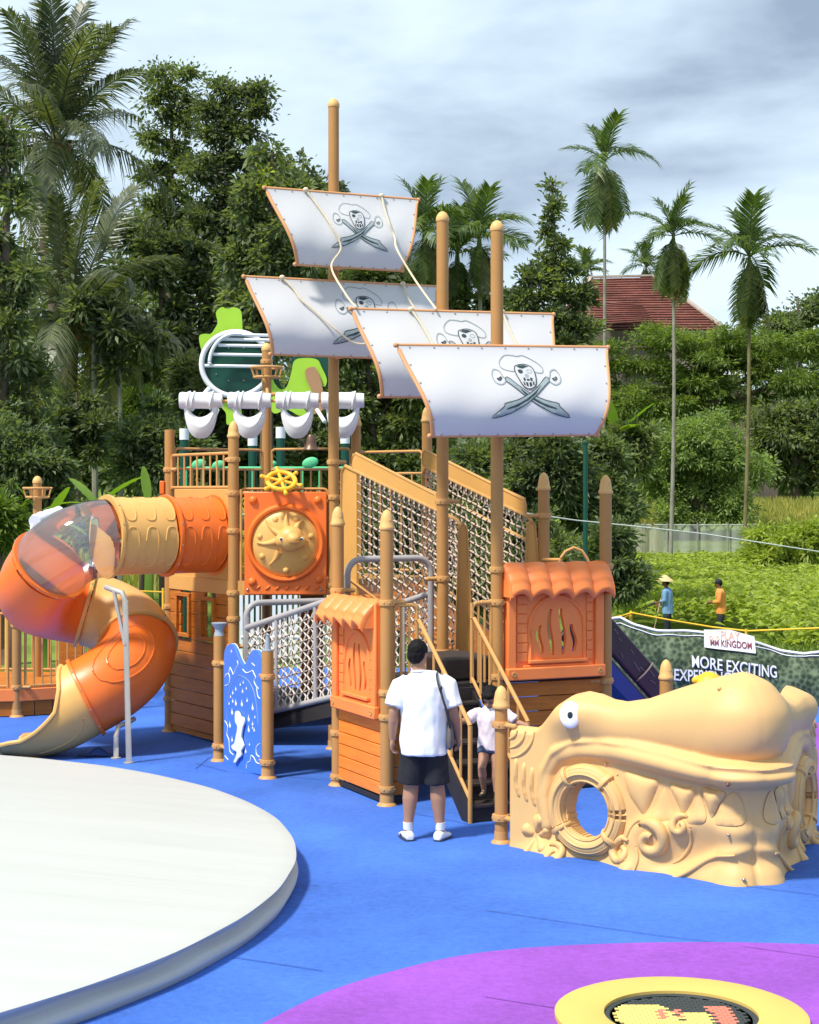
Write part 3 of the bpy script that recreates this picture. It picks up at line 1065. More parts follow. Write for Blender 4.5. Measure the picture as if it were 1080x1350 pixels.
h1 = (wpx(238), wpx(252), zat(wpx(245), 834), zat(wpx(245), 786))
h2 = (wpx(270), wpx(284), zat(wpx(277), 840), zat(wpx(277), 792))
wall = MB()
wall_root = MB().obox(vI.lerp(vG, 0.5) + Vector((0.02, 0.03, 0.06)), dIG * (LIG / 2 - 0.05), Vector((dIG.y, -dIG.x, 0)) * 0.03, Vector((0, 0, 0.03))).build('plank_wall', 'wood', tower)
planks(wall_root, vI + dIG * 0.04, vG - dIG * 0.04, 0.10, 1.86, 11, 'wood', [h1, h2])
nIG = Vector((dIG.y, -dIG.x, 0))
for h in (h1, h2):
    fr = MB()
    ext = 0.05
    w0, w1, z0_, z1_ = h[0] - ext, h[1] + ext, h[2] - ext, h[3] + ext
    c0 = vI + nIG * 0.03
    for (wa, wb, za, zb) in ((w0, w1, z0_, h[2]), (w0, w1, h[3], z1_), (w0, h[0], h[2], h[3]), (h[1], w1, h[2], h[3])):
        fr.obox(c0 + dIG * (wa + wb) / 2 + Vector((0, 0, (za + zb) / 2)), dIG * (wb - wa) / 2, nIG * 0.03, Vector((0, 0, (zb - za) / 2)))
    fr.build('window_frame', 'wood', wall_root, 30, 0.006)
# beige panel beside the slide mouth
pn = MB().obox(vI.lerp(vG, 0.54) + Vector((0, 0, 2.53)), dIG * (LIG / 2 - 0.10), nIG * 0.018, Vector((0, 0, 0.57)))
pn.build('slide_panel', 'tan_panel', tower, 40, 0.01)
MB().obox(vI + Vector((-0.09, -0.01, 3.12)), Vector((0.03, 0, 0)), Vector((0, 0.05, 0)), Vector((0, 0, 0.085))).build('end_bracket', 'orange', tower, 40, 0.01)

# ------------------------------------------------------------------ steering wheel on the rail
whc = P(371, 634, 19.75)
wheel = thing('steering_wheel', whc, 'yellow ship steering wheel above the orange sun panel', 'steering wheel')
ax = Vector((0.10, -0.62, 0.78)).normalized()
wx, wy, wz = frame(ax)
MB().tube([whc + (wx * math.cos(t) + wy * math.sin(t)) * 0.165 for t in [2 * math.pi * i / 32 for i in range(32)]], 0.03, 10, closed=True).build('rim', 'yellow', wheel)
MB().ball(whc, 0.045, 0.045, 0.045, n=12, m=8).build('hub', 'yellow', wheel)
for i in range(6):
    t = 2 * math.pi * (i + 0.35) / 6
    d = wx * math.cos(t) + wy * math.sin(t)
    sp = MB().cyl(whc, whc + d * 0.165, 0.02, n=8).build('spoke', 'yellow', wheel)
    m = MB().cyl(whc + d * 0.165, whc + d * 0.23, 0.018, 0.022, n=8); m.ball(whc + d * 0.24, 0.028, n=8, m=6)
    m.build('handle', 'yellow', sp)
MB().cyl(whc, whc - ax * 0.14, 0.025, n=8).build('axle', 'rail', wheel)

# ------------------------------------------------------------------ rolled sails on the cross bar
YB = 21.55
zb = P(0, 528, YB).z
bar_t = thing('sail_bar', (P(355, 528, YB).x, YB, 0), 'thin horizontal bar carrying four white rolled sails', 'bar')
MB().cyl(P(240, 529, YB), P(480, 528, YB), 0.02, n=8).build('rod', 'rail', bar_t)
MB().tube([P(352, 515, YB + 0.35), P(352, 513, YB + 0.1), P(353, 520, YB), P(353, 528, YB)], 0.02, 8).build('hook', 'rail', bar_t)


def rolled_sail(px, label, wpx_=56):
    c = P(px, 528, YB)
    s = wpx_ * YB / FPX
    root = thing('rolled_sail', c, label, 'rolled sail', 'white rolled sails on the cross bar')
    m = MB().lathe([(0.0, -s / 2), (0.10, -s / 2), (0.112, -s / 2 + 0.03), (0.105, -s / 2 + 0.08), (0.118, -s / 2 + 0.12), (0.105, -s / 2 + 0.16), (0.108, s / 2 - 0.17), (0.118, s / 2 - 0.14), (0.10, s / 2 - 0.10), (0.092, s / 2), (0.0, s / 2)], 20, c, (1, 0, 0))
    m.build('roll', 'white_plastic', root)
    for q in (-0.16, -0.1, 0.14):
        MB().tube([c + Vector((q + 0.02 * math.sin(t * 1), 0.116 * math.cos(t), 0.116 * math.sin(t))) for t in [2 * math.pi * i / 20 for i in range(20)]], 0.012, 6, closed=True).build('lashing', 'white_plastic', root)
    # hanging swag: outline with a scooped top, bulging front
    nU, nV = 28, 12
    front, back = [], []
    for j in range(nV + 1):
        v = j / nV
        rf, rb = [], []
        for i in range(nU + 1):
            u = i / nU * 2 - 1
            x = u * s * 0.43 * (1 - 0.08 * v)
            top = -0.06 - 0.155 * max(0, 1 - (u / 0.70) ** 2) ** 0.6
            bot = -0.06 - 0.43 * max(0, 1 - abs(u) ** 2.6) ** 0.55
            z = top + (min(bot, top - 0.015) - top) * v
            thick = 0.035 + 0.05 * (1 - u * u) * math.sin(math.pi * min(1, v * 1.0)) + 0.012 * math.exp(-((v - 0.35 - 0.1 * math.cos(3 * u)) / 0.09) ** 2)
            rf.append(c + Vector((x, -thick, z))); rb.append(c + Vector((x, thick * 0.6, z)))
        front.append(rf); back.append(rb)
    m = MB().grid(front, flip=True).grid(back)
    ring_f = [r[0] for r in front] + front[-1] + [r[-1] for r in front[::-1]] + front[0][::-1]
    ring_b = [r[0] for r in back] + back[-1] + [r[-1] for r in back[::-1]] + back[0][::-1]
    m.grid([ring_f, ring_b])
    m.build('swag', 'white_plastic', root, 60)
    return root


rolled_sail(265, 'leftmost white rolled sail hanging on the cross bar')
rolled_sail(329, 'white rolled sail just left of the short crow nest mast')
rolled_sail(392, 'white rolled sail between the crow nest mast and the tall mast')
rolled_sail(452, 'rightmost white rolled sail, behind the tall mast')

# ship bell
bc = P(410, 586, YB)
bell = thing('ship_bell', bc, 'small bronze bell hanging under the rolled sails', 'bell')
MB().lathe([(0.0, 0.13), (0.04, 0.125), (0.06, 0.09), (0.065, 0.02), (0.075, -0.03), (0.10, -0.055), (0.105, -0.065), (0.09, -0.065), (0.06, -0.02), (0.0, 0.0)], 20, bc).build('bell_body', 'bell', bell)
for i in range(7):
    z = 0.13 + i * 0.043
    MB().tube([bc + Vector(((0.012 * math.cos(t), 0.004, 0) if i % 2 else (0.004, 0.012 * math.cos(t), 0))) + Vector((0, 0, z + 0.024 * math.sin(t) + 0.02)) for t in [2 * math.pi * j / 8 for j in range(8)]], 0.005, 5, closed=True).build('chain_link', 'steel', bell)
MB().tube([bc + Vector((-0.10, 0, 0.10)), bc + Vector((-0.12, 0, 0.14)), bc + Vector((-0.06, 0, 0.13)), bc + Vector((-0.08, 0, -0.04))], 0.01, 6).build('bracket', 'bell', bell)
# ------------------------------------------------------------------ lower platform with the two little house fronts
uh = Vector((0.905, 0.425, 0)).normalized()
vh = Vector((-0.425, 0.905, 0)).normalized()
pA = Vector((-0.222, 16.30, 0))
pD = pA + uh * 1.22
pB = pA + vh * 1.24
pC = pD + vh * 1.24
pE = pD + uh * 1.28
pF = pE + vh * 1.24 - uh * 0.03
platform = thing('ship_platform', (0.6, 17.3, 0), 'lower ship platform with two orange tiled house fronts and two masts', 'play platform')
PZ = 1.15
post(platform, pA.x, pA.y, 2.70, 'pointed', clamps=[(1.98, pD), (0.86, pB), (0.16, pB), (1.1, None)])
post(platform, pB.x, pB.y, 2.72, 'pointed', clamps=[(2.03, pC), (1.95, pA), (0.90, pA), (0.55, pA), (0.09, pA)])
post(platform, pC.x, pC.y, 5.98, 'round', clamps=[(2.96, pF), (2.13, pB), (1.34, pF), (1.0, None), (3.95, None)])
post(platform, pD.x, pD.y, 5.70, 'round', clamps=[(2.28, pE), (1.95, pA), (1.2, None)])
post(platform, pE.x, pE.y, 3.05, 'pointed', clamps=[(2.29, pD), (1.10, pD)])
post(platform, pF.x, pF.y, 3.09, 'pointed', clamps=[(2.80, pC), (2.24, pE)])
U = Vector((0, 0, 1))


def deckquad(a, b, c, d, z, mt='dark_deck', th=0.08):
    MB().prism([(p.x, p.y) for p in (a, b, c, d)], (0, 0, z - th / 2), (1, 0, 0), (0, 1, 0), th).build('deck', mt, platform)


deckquad(pA, pD, pC, pB, PZ)
deckquad(pD + uh * 0.002, pE, pF, pC + uh * 0.002, PZ + 0.06)
MB().bar(pA + U * (PZ - 0.10) - vh * 0.03, pD + U * (PZ - 0.10) - vh * 0.03, 0.05, 0.12).build('fascia', 'dark_deck', platform)
# boulder-like black step at the back of the landing
m = MB().obox(pD - uh * 0.22 + vh * 0.55 + U * (PZ + 0.12), uh * 0.28, vh * 0.35, U * 0.12)
m.build('inner_step', 'step', platform, 40, 0.03)


def plate_holes(poly, holes, o, X, Y, thick):
    "flat plate with openings; front on the X x Y side"
    o, X, Y = Vector(o), Vector(X), Vector(Y)
    Z = X.cross(Y).normalized()
    v, f = cdt(poly, 0, holes)
    m = MB()
    m.add([o + X * a + Y * b + Z * (thick / 2) for a, b in v], f)
    m.add([o + X * a + Y * b - Z * (thick / 2) for a, b in v], [q[::-1] for q in f])
    for lp, fl_ in [(poly, False)] + [(h, True) for h in holes]:
        n = len(lp)
        ring = [o + X * a + Y * b + Z * s * (thick / 2) for s in (1, -1) for a, b in lp]
        fs = [(i, n + i, n + (i + 1) % n, (i + 1) % n) for i in range(n)]
        m.add(ring, fs)
    return m


def house_front(a, b, z0, z1, label, awn_drop, awn_out, over_l=0.06, over_r=0.0, body='orange_house'):
    "a = left end, b = right end as seen from outside; outward = right of b-a ... (b-a) x up"
    a, b = Vector((a.x, a.y, 0)), Vector((b.x, b.y, 0))
    X = (b - a).normalized()
    Z = X.cross(U).normalized()               # outward
    w_ = (b - a).length - 2 * RP - 0.02
    o = a + X * (RP + 0.01) + Z * 0.03
    H = z1 - z0
    cx = w_ * 0.52
    # slots
    holes = []
    aw = w_ * 0.26
    ab, at_ = 0.16 * H, 0.66 * H
    for i, (fx, lo, hi) in enumerate(((-0.66, 0.22, 0.46), (-0.24, 0.20, 0.60), (0.22, 0.20, 0.60), (0.66, 0.22, 0.46))):
        L_, Rr = [], []
        hwid = 0.028
        for k in range(9):
            t = k / 8
            zz = (lo + (hi - lo) * t) * H
            xx = cx + fx * aw + 0.022 * math.sin(t * math.pi * 1.6 + (0 if fx > 0 else 1.2))
            ww = hwid * (0.55 + 0.45 * math.sin(math.pi * (0.08 + 0.84 * t)))
            L_.append((xx - ww, zz)); Rr.append((xx + ww, zz))
        holes.append(L_[::-1] + Rr)
    poly = [(0, 0), (w_, 0), (w_, H), (0, H)]
    pl = plate_holes(poly, holes, o + U * z0, X, U, 0.05).build('house_front', body, platform, 30)
    pl['label'] = label
    F = o + Z * 0.025 + U * z0
    for x0, x1 in ((0.0, 0.10), (w_ - 0.10, w_)):
        MB().obox(F + X * (x0 + x1) / 2 + U * (H * 0.52) + Z * 0.02, X * (x1 - x0) / 2, Z * 0.022, U * (H * 0.46)).build('pilaster', body, pl, 40, 0.015)
    tr_ = MB().obox(F + X * w_ / 2 + U * 0.062 + Z * 0.025, X * (w_ / 2 + 0.01), Z * 0.032, U * 0.062).build('base_trim', body, pl, 40, 0.012)
    for x0 in (0.06, w_ - 0.06):
        MB().lathe([(0.028, 0), (0.028, 0.006), (0.016, 0.008), (0.014, 0.002), (0.0, 0.002)], 12, F + X * x0 + U * 0.062 + Z * 0.058, Z).build('bolt', 'rail', pl)
    nrow = 7
    for r in range(nrow):
        zc = H * 0.15 + (H * 0.58) * (r + 0.5) / nrow
        for x0, x1 in ((0.12, cx - aw - 0.055), (cx + aw + 0.055, w_ - 0.12)):
            if x1 - x0 > 0.04:
                MB().obox(F + X * ((x0 + x1) / 2 + random.uniform(-0.004, 0.004)) + U * zc + Z * 0.006, X * (x1 - x0) / 2, Z * 0.008, U * (H * 0.58 / nrow / 2 - 0.005)).build('siding_board', body, pl, 40, 0.005)
    # arch moulding and sill
    arch = [(cx - aw - 0.03, ab)] + [(cx + (aw + 0.03) * math.cos(t), at_ - aw * 0.9 + (aw + 0.03) * math.sin(t)) for t in [math.pi - math.pi * i / 16 for i in range(17)]] + [(cx + aw + 0.03, ab)]
    MB().tube([F + X * p[0] + U * p[1] for p in arch], 0.022, 8).build('arch_moulding', body, pl)
    MB().obox(F + X * cx + U * (ab - 0.01) + Z * 0.02, X * (aw + 0.05), Z * 0.03, U * 0.018).build('sill', body, pl, 40, 0.008)
    MB().obox(F + X * cx + U * (ab - 0.055) + Z * 0.01, X * (aw + 0.11), Z * 0.02, U * 0.012).build('sill', body, pl, 40, 0.006)
    # awning of rounded tiles
    ncol = 5
    x0, x1 = -over_l, w_ + over_r
    top = o + U * (z1 + 0.005) + Z * 0.02
    NU, NV = ncol * 12, 15
    fr_, bk = [], []
    for j in range(NV + 1):
        t = j / NV
        rf, rb = [], []
        step = (t * 3) % 1.0
        course = 0.012 * step
        for i in range(NU + 1):
            s = i / NU
            wv = abs(math.sin(math.pi * s * ncol)) ** 0.8 * 2 - 1
            x = x0 + (x1 - x0) * s
            drop = awn_drop * (t ** 1.15)
            out_ = awn_out * (1 - (1 - t) ** 1.7)
            lip = 0.012 * wv * (t > 0.93)
            p = top + X * x + U * (-drop + 0.022 * wv * (0.35 + t) + lip) + Z * (out_ + course + 0.018 * wv)
            rf.append(p); rb.append(p - Z * 0.02 - U * 0.025)
        fr_.append(rf); bk.append(rb)
    m = MB().grid(fr_, flip=True).grid(bk)
    for e1, e2 in ((fr_[-1], bk[-1]), (fr_[0], bk[0]), ([r[0] for r in fr_], [r[0] for r in bk]), ([r[-1] for r in fr_], [r[-1] for r in bk])):
        m.grid([e1, e2])
    m.build('tiled_awning', body, pl, 50)
    # cheeks
    for x in (x0 + 0.015, x1 - 0.015):
        prof = [(0, 0)] + [(awn_out * (1 - (1 - t) ** 1.7), -awn_drop * (t ** 1.15)) for t in [i / 8 for i in range(9)]] + [(0.0, -awn_drop)]
        MB().prism(prof, top + X * x - U * 0.02, Z, U, 0.025).build('awning_cheek', body, pl)
    return pl


house_front(pB, pA, 0.83, 2.0, 'narrow orange house front turned to the left', 0.26, 0.20, 0.12, -0.02)
house_front(pD, pE, 1.16, 2.34, 'wide orange house front beside the stairs', 0.32, 0.17, 0.03, 0.06)
sk = MB().bar(pB + vh * -0.05 + U * 0.04, pA + vh * 0.05 + U * 0.04, 0.03, 0.05).build('skirt', 'dark_deck', platform)
planks(sk, pB - vh * 0.07, pA + vh * 0.07, 0.08, 0.82, 6, 'wood_orange', name='plank')
sk = MB().bar(pD + uh * 0.05 + U * 0.04, pE - uh * 0.05 + U * 0.04, 0.03, 0.05).build('skirt', 'dark_deck', platform)
planks(sk, pD + uh * 0.05, pE - uh * 0.05, 0.08, 1.13, 7, 'wood', name='plank')
sk = MB().bar(pA + uh * 0.05 + U * 0.04 + vh * 0.04, pA + uh * 0.33 + U * 0.04 + vh * 0.04, 0.03, 0.05).build('skirt', 'dark_deck', platform)
planks(sk, pA + uh * 0.06 + vh * 0.05, pA + uh * 0.36 + vh * 0.05, 0.08, 1.05, 7, 'wood', name='plank')
sk = MB().bar(pE + vh * 0.05 + U * 0.04, pF - vh * 0.05 + U * 0.04, 0.03, 0.05).build('skirt', 'dark_deck', platform)
planks(sk, pE + vh * 0.05, pF - vh * 0.05, 0.08, 1.13, 7, 'wood', name='plank')
# hoop rail above the wide front
c0, c1 = pE.lerp(pF, 0.75), pE.lerp(pF, 0.05) - uh * 0.12
MB().tube([P(737, 742, 18.0), P(740, 735, 18.0), P(746, 727, 18.0), P(757, 722, 18.0), P(767, 726, 18.0), P(774, 736, 18.0), P(778, 745, 18.0)], 0.017, 8).build('hoop_rail', 'rail', platform)
MB().cyl(P(716, 738, 18.4), P(740, 738, 18.05), 0.02, n=8).build('hoop_rail', 'rail', platform)
# railings either side of the stair head
tl = pA + uh * 0.325
tR = pA + uh * 0.935
for a, b in ((pA + uh * 0.07, tl), (tR, pD - uh * 0.07)):
    fr = MB().tube(hoop(a + U * PZ, b + U * PZ, U * 0.80, 0.07, 5), 0.02, 8).build('gate_rail', 'rail', platform)
    n = 2 if (b - a).length > 0.2 else 2
    for i in range(1, n + 1):
        MB().cyl(a.lerp(b, i / (n + 1)) + U * PZ, a.lerp(b, i / (n + 1)) + U * (PZ + 0.78), 0.014, n=6).build('bar', 'rail', fr)

# ------------------------------------------------------------------ stairs
stairs = thing('play_stairs', (0.6, 16.0, 0), 'dark steps with tan tube handrails where the child comes down', 'stairs')
L0 = tl - vh * 1.147
R0_ = tR - vh * 1.147
nst = 6
for i in range(nst):
    z = PZ * (i + 1) / (nst + 0.0) - 0.0
    y0 = 1.147 * i / nst
    c = L0.lerp(R0_, 0.5) + vh * (y0 + 0.1)
    tz = PZ * (i + 1) / (nst + 1)
    st = MB().obox(c + U * (tz - 0.015), uh * 0.285, vh * 0.11, U * 0.017).build('tread', 'step', stairs, 40, 0.006)
    MB().obox(c - vh * 0.085 + U * (tz - 0.032 - 0.065), uh * 0.283, vh * 0.008, U * 0.064).build('riser', 'dark_deck', st)
for s0 in (L0 + uh * 0.01, R0_ - uh * 0.01):
    prof = [(0.0, 0.0), (0.0, 0.12), (1.15, PZ - 0.02), (1.15, PZ - 0.26), (0.16, 0.0)]
    MB().prism(prof, s0, vh, U, 0.03).build('stringer', 'dark_deck', stairs)
for s0 in (L0, R0_):
    top = s0 + vh * 1.147
    MB().cyl(s0, s0 + U * 0.90, 0.021, n=10).build('newel', 'rail', stairs)
    hr = MB().tube([top + U * 1.80 - vh * 0.0, top + U * 1.80 - vh * 0.05, s0 + U * 0.93 + vh * 0.03, s0 + U * 0.90], 0.021, 8).build('handrail', 'rail', stairs)
    MB().cyl(top + U * 1.20, s0 + U * 0.22, 0.018, n=8).build('lower_rail', 'rail', stairs)
    for i in range(1, 6):
        t = i / 6
        q = s0 + vh * (1.147 * t)
        MB().cyl(q + U * (0.22 + 0.98 * t), q + U * (0.91 + 0.88 * t), 0.013, n=6).build('bar', 'rail', stairs)
    MB().cyl(top + U * PZ, top + U * 1.95, 0.019, n=8).build('newel', 'rail', stairs)

# ------------------------------------------------------------------ nets


def net(root, a0, a1, b0, b1, nh, nv, mh, mv, rh=0.009, rv=0.009, zig=0.0, knots=True, sag=0.0):
    "net between top edge a0-a1 and bottom edge b0-b1; every cord its own part"
    a0, a1, b0, b1 = map(Vector, (a0, a1, b0, b1))
    nrm = (a1 - a0).cross(b0 - a0).normalized()
    pt = lambda s, t: (a0.lerp(a1, s)).lerp(b0.lerp(b1, s), t) + nrm * (sag * math.sin(math.pi * s) * math.sin(math.pi * t))
    for i in range(1, nh + 1):
        t = i / (nh + 1)
        m = MB().tube([pt(j / 12, t) + U * 0.006 * math.sin(j * 2.3 + i) for j in range(13)], rh, 6)
        cord = m.build('net_cord', mh, root)
        if knots:
            k = MB()
            for j in range(1, nv):
                k.ball(pt(j / nv, t), rh * 1.5, rh * 1.5, rh * 1.7, n=6, m=4)
            k.build('knots', 'knot', cord)['kind'] = 'stuff'
    for j in range(1, nv):
        s = j / nv
        pts = []
        n = (nh + 1) * 2
        for i in range(n + 1):
            t = i / n
            off = zig * (1 if (i + j) % 2 else -1) / nv if 0 < i < n else 0
            pts.append(pt(min(1, max(0, s + off)), t) + nrm * rh * 1.1)
        MB().tube(pts, rv, 6).build('net_cord', mv, root)


# sloping bridge between tower and platform
bridge = thing('net_bridge', (0.3, 19.3, 0), 'sloping bridge with beige rope net sides and tan guard bands', 'net bridge')
N0, N1 = Vector((-0.80, 19.75, 0)), Vector((0.58, 18.20, 0))
F0, F1 = Vector((0.17, 20.45, 0)), Vector((1.38, 18.56, 0))
for a, b, far in ((N0, N1, False), (F0, F1, True)):
    z0t, z1t = (3.39, 2.73) if not far else (3.38, 2.76)
    TA, TB = a + U * z0t, b + U * z1t
    rl = MB().tube([a + U * 1.95, a + U * (z0t - 0.1), a.lerp(b, 0.03) + U * (z0t - 0.02), TA.lerp(TB, 0.96), b + U * (z1t - 0.07), b + U * 1.2], 0.022, 8).build('top_rail', 'rail', bridge)
    d = (b - a).normalized()
    band = MB()
    s0, s1 = (0.10, 0.80) if not far else (0.0, 0.93)
    q0, q1 = TA.lerp(TB, s0), TA.lerp(TB, s1)
    nn_ = d.cross(U).normalized()
    for off in (0.010,):
        band.add([q0 + nn_ * off, q1 + nn_ * off, q1 + U * 0.19 + nn_ * off, q0 + U * 0.19 + nn_ * off,
                  q0 - nn_ * off, q1 - nn_ * off, q1 + U * 0.19 - nn_ * off, q0 + U * 0.19 - nn_ * off],
                 [(0, 1, 2, 3), (7, 6, 5, 4), (0, 4, 5, 1), (3, 2, 6, 7), (1, 5, 6, 2), (0, 3, 7, 4)])
    bd = band.build('guard_band', 'tan_panel', bridge)
    MB().tube([q0 + U * 0.02, q0 + U * 0.15, q0 + U * 0.19 + d * 0.05, q1 + U * 0.19 - d * 0.08, q1 + U * 0.17 - d * 0.02, q1 + U * 0.12, q1], 0.018, 8).build('band_edge', 'rail', bd)
    if far:
        MB().tube([TA - U * 0.26, TA.lerp(TB, 0.5) - U * 0.26, TA.lerp(TB, 0.92) - U * 0.27, TB - U * 0.24], 0.018, 8).build('mid_rail', 'rail', bridge)
    lo0, lo1 = (2.16, 1.22)
    e = 0.14 if not far else 0.0
    net(bridge, (TA.lerp(TB, e)) - U * 0.04, TB - U * 0.04, a.lerp(b, e) + U * (lo0 - 0.94 * e), b + U * lo1, 11, 21, 'net_beige', 'net_grey' if not far else 'net_beige', 0.0115, 0.0095, 0.18, sag=0.05 if not far else -0.05)
    MB().tube([a + U * (lo0 - 0.06), b + U * (lo1 - 0.03)], 0.02, 8).build('bottom_rail', 'rail', bridge)
    # shackles along the top rail
    for j in range(1, 21):
        s = e + (1 - e) * j / 21
        q = TA.lerp(TB, s)
        MB().tube([q + nn_ * (0.03 * math.cos(t)) + U * (-0.045 + 0.05 * math.sin(t)) for t in [2 * math.pi * k / 8 for k in range(8)]], 0.009, 5, closed=True).build('net_loop', 'net_beige', rl)
# end plates
pl = MB()
q0, q1 = N0, N0.lerp(N1, 0.13)
pl.add([q0 + U * 1.93, q1 + U * 1.85, q1 + U * 3.29, q0 + U * 3.36, q0 + U * 1.93 + uh * 0.03, q1 + U * 1.85 + uh * 0.03, q1 + U * 3.29 + uh * 0.03, q0 + U * 3.36 + uh * 0.03], [(0, 1, 2, 3), (7, 6, 5, 4), (0, 4, 5, 1), (1, 5, 6, 2), (2, 6, 7, 3), (3, 7, 4, 0)])
pl.build('end_plate', 'tan_panel', bridge)
for (tp, yt, yb, w0, w1, Y_) in (((608, 613), 691, 870, 6, 12, 18.12), ((698, 703), 688, 800, 6, 12, 18.45)):
    cx_ = (tp[0] + tp[1]) / 2
    pr = MB()
    A_ = [P(cx_ - w0 * 0.7, yt, Y_), P(cx_ + w0 * 0.8, yt, Y_), P(cx_ + w1 + 2, yb, Y_), P(cx_ - w1 * 0.75, yb, Y_)]
    pr.add([p for p in A_] + [p + vh * 0.05 for p in A_], [(3, 2, 1, 0), (4, 5, 6, 7), (0, 1, 5, 4), (1, 2, 6, 5), (2, 3, 7, 6), (3, 0, 4, 7)])
    pp = pr.build('end_plate', 'tan_panel', bridge, 40, 0.012)
    MB().tube([A_[3] - vh * 0.01, A_[0].lerp(A_[3], 0.03), A_[0].lerp(A_[1], 0.5) + U * 0.01, A_[1].lerp(A_[2], 0.03), A_[2], A_[2].lerp(A_[3], 0.5) - U * 0.01], 0.012, 6, closed=True).build('plate_edge', 'rail', pp)
# walkway
MB().add([N0 + U * 1.95, N1 + U * 1.17, F1 + U * 1.17, F0 + U * 1.95, N0 + U * 1.87, N1 + U * 1.09, F1 + U * 1.09, F0 + U * 1.87], [(0, 1, 2, 3), (7, 6, 5, 4), (0, 4, 5, 1), (1, 5, 6, 2), (2, 6, 7, 3), (3, 7, 4, 0)]).build('walkway', 'wood', bridge)

# ramp with grey pipes and white net
ramp_t = thing('net_ramp', (-1.0, 18.5, 0), 'low ramp with grey pipe frame and white net sides behind the blue panel', 'net ramp')
K0, K1 = Vector((-1.84, 18.80, 0)), Vector((-0.70, 17.56, 0))
Q0, Q1 = Vector((-0.85, 19.25, 0)), Vector((0.23, 18.0, 0))
for a, b in ((K0, K1), (Q0, Q1)):
    fr = MB().tube([a + U * 0.5, a + U * 1.5], 0.03, 10)
    fr.cyl(a + U * 1.53, b + U * 1.97, 0.033, n=10)
    fr.cyl(a + U * 0.52, b + U * 0.93, 0.033, n=10)
    fb = fr.build('side_frame', 'grey_pipe', ramp_t)
    for s in (0.33, 0.73):
        q = a.lerp(b, s)
        MB().cyl(q + U * (0.52 + 0.41 * s), q + U * (1.53 + 0.44 * s), 0.026, n=10).build('strut', 'grey_pipe', fb)
    net(ramp_t, a + U * 1.52, b + U * 1.95, a + U * 0.54, b + U * 0.95, 8, 26, 'net_beige', 'net_white', 0.0075, 0.0105, 0.33)
    MB().add([a + U * 0.48, b + U * 0.89, b + U * 0.72, a + U * 0.33, a + U * 0.48 + uh * 0.03, b + U * 0.89 + uh * 0.03, b + U * 0.72 + uh * 0.03, a + U * 0.33 + uh * 0.03], [(0, 1, 2, 3), (7, 6, 5, 4), (0, 4, 5, 1), (3, 2, 6, 7)]).build('side_beam', 'dark_deck', ramp_t)
for a, b, z0, h in ((K0, Q0, 0.5, 1.31), (K1 + uh * 0.05, Q1, PZ, 1.20)):
    MB().tube(hoop(a + U * z0, b + U * z0, U * h, 0.16, 6), 0.035, 10).build('entry_hoop', 'grey_pipe', ramp_t)
MB().add([K0 + U * 0.46, K1 + U * 0.98, Q1 + U * 0.98, Q0 + U * 0.46, K0 + U * 0.38, K1 + U * 0.9, Q1 + U * 0.9, Q0 + U * 0.38], [(0, 1, 2, 3), (7, 6, 5, 4), (0, 4, 5, 1), (1, 5, 6, 2), (2, 6, 7, 3), (3, 7, 4, 0)]).build('walkway', 'dark_deck', ramp_t)

# brown slide running down behind the wide house front
bs = thing('brown_slide', (2.4, 20.6, 0), 'dark brown log textured slide with navy bed behind the platform', 'slide')
a, b = P(792, 845, 19.2), P(905, 972, 20.2)
d = (b - a).normalized()
sd = d.cross(U).normalized()
if sd.y > 0: sd = -sd
for off, nm in ((0.0, 'side_wall'), (-0.62, 'side_wall')):
    q = sd * off
    m = MB()
    up2 = sd.cross(d).normalized()
    if up2.z < 0: up2 = -up2
    m.add([a + q, b + q, b + q + up2 * 0.33, a + q + up2 * 0.33] + [p - sd * 0.07 for p in (a + q, b + q, b + q + up2 * 0.33, a + q + up2 * 0.33)], [(0, 1, 2, 3), (7, 6, 5, 4), (0, 4, 5, 1), (1, 5, 6, 2), (2, 6, 7, 3), (3, 7, 4, 0)])
    sw = m.build(nm, 'choc', bs, 40, 0.03, 3)
    if off == 0:
        for i in range(14):
            s = 0.05 + i * 0.065
            t = random.uniform(0.06, 0.28)
            MB().bar(a.lerp(b, s) + up2 * t + sd * 0.004, a.lerp(b, s + random.uniform(0.03, 0.09)) + up2 * (t + random.uniform(-0.03, 0.03)) + sd * 0.004, 0.004, 0.008, sd).build('grain_line', 'choc_line', sw)
        MB().tube([a.lerp(b, 0.4) + up2 * t + sd * (0.012 + 0.01 * math.sin(t * 9)) + d * 0.1 * math.sin(t * 4) for t in [i * 0.033 for i in range(11)]], 0.01, 6).build('joint_rib', 'choc_line', sw)
m = MB()
m.add([a - U * 0.10, b - U * 0.10, b - U * 0.10 - sd * 0.62, a - U * 0.10 - sd * 0.62, a - U * 0.34, b - U * 0.34, b - U * 0.34 - sd * 0.62, a - U * 0.34 - sd * 0.62], [(0, 1, 2, 3), (7, 6, 5, 4), (0, 4, 5, 1), (1, 5, 6, 2), (2, 6, 7, 3), (3, 7, 4, 0)])
m.build('bed', 'navy', bs)
# ------------------------------------------------------------------ spiral tube slide
slide = thing('tube_slide', (-3.9, 20.0, 0), 'spiral tube slide in orange and cream with a clear elbow', 'tube slide')
RT = 0.455
nS = nIG.copy()
w_s = wpx(283)
S0 = vI + dIG * w_s + U * 2.54
S1 = S0 + nS * 1.40
RH = 0.60
rgt = Vector((nS.y, -nS.x, 0))
CC = S1 + rgt * RH
zkey = [(-30, 2.54), (0, 2.53), (25, 2.50), (45, 2.40), (75, 2.15), (110, 1.86), (150, 1.74), (213, 1.60), (260, 1.40), (303, 1.15), (360, 0.80), (393, 0.62), (420, 0.5)]


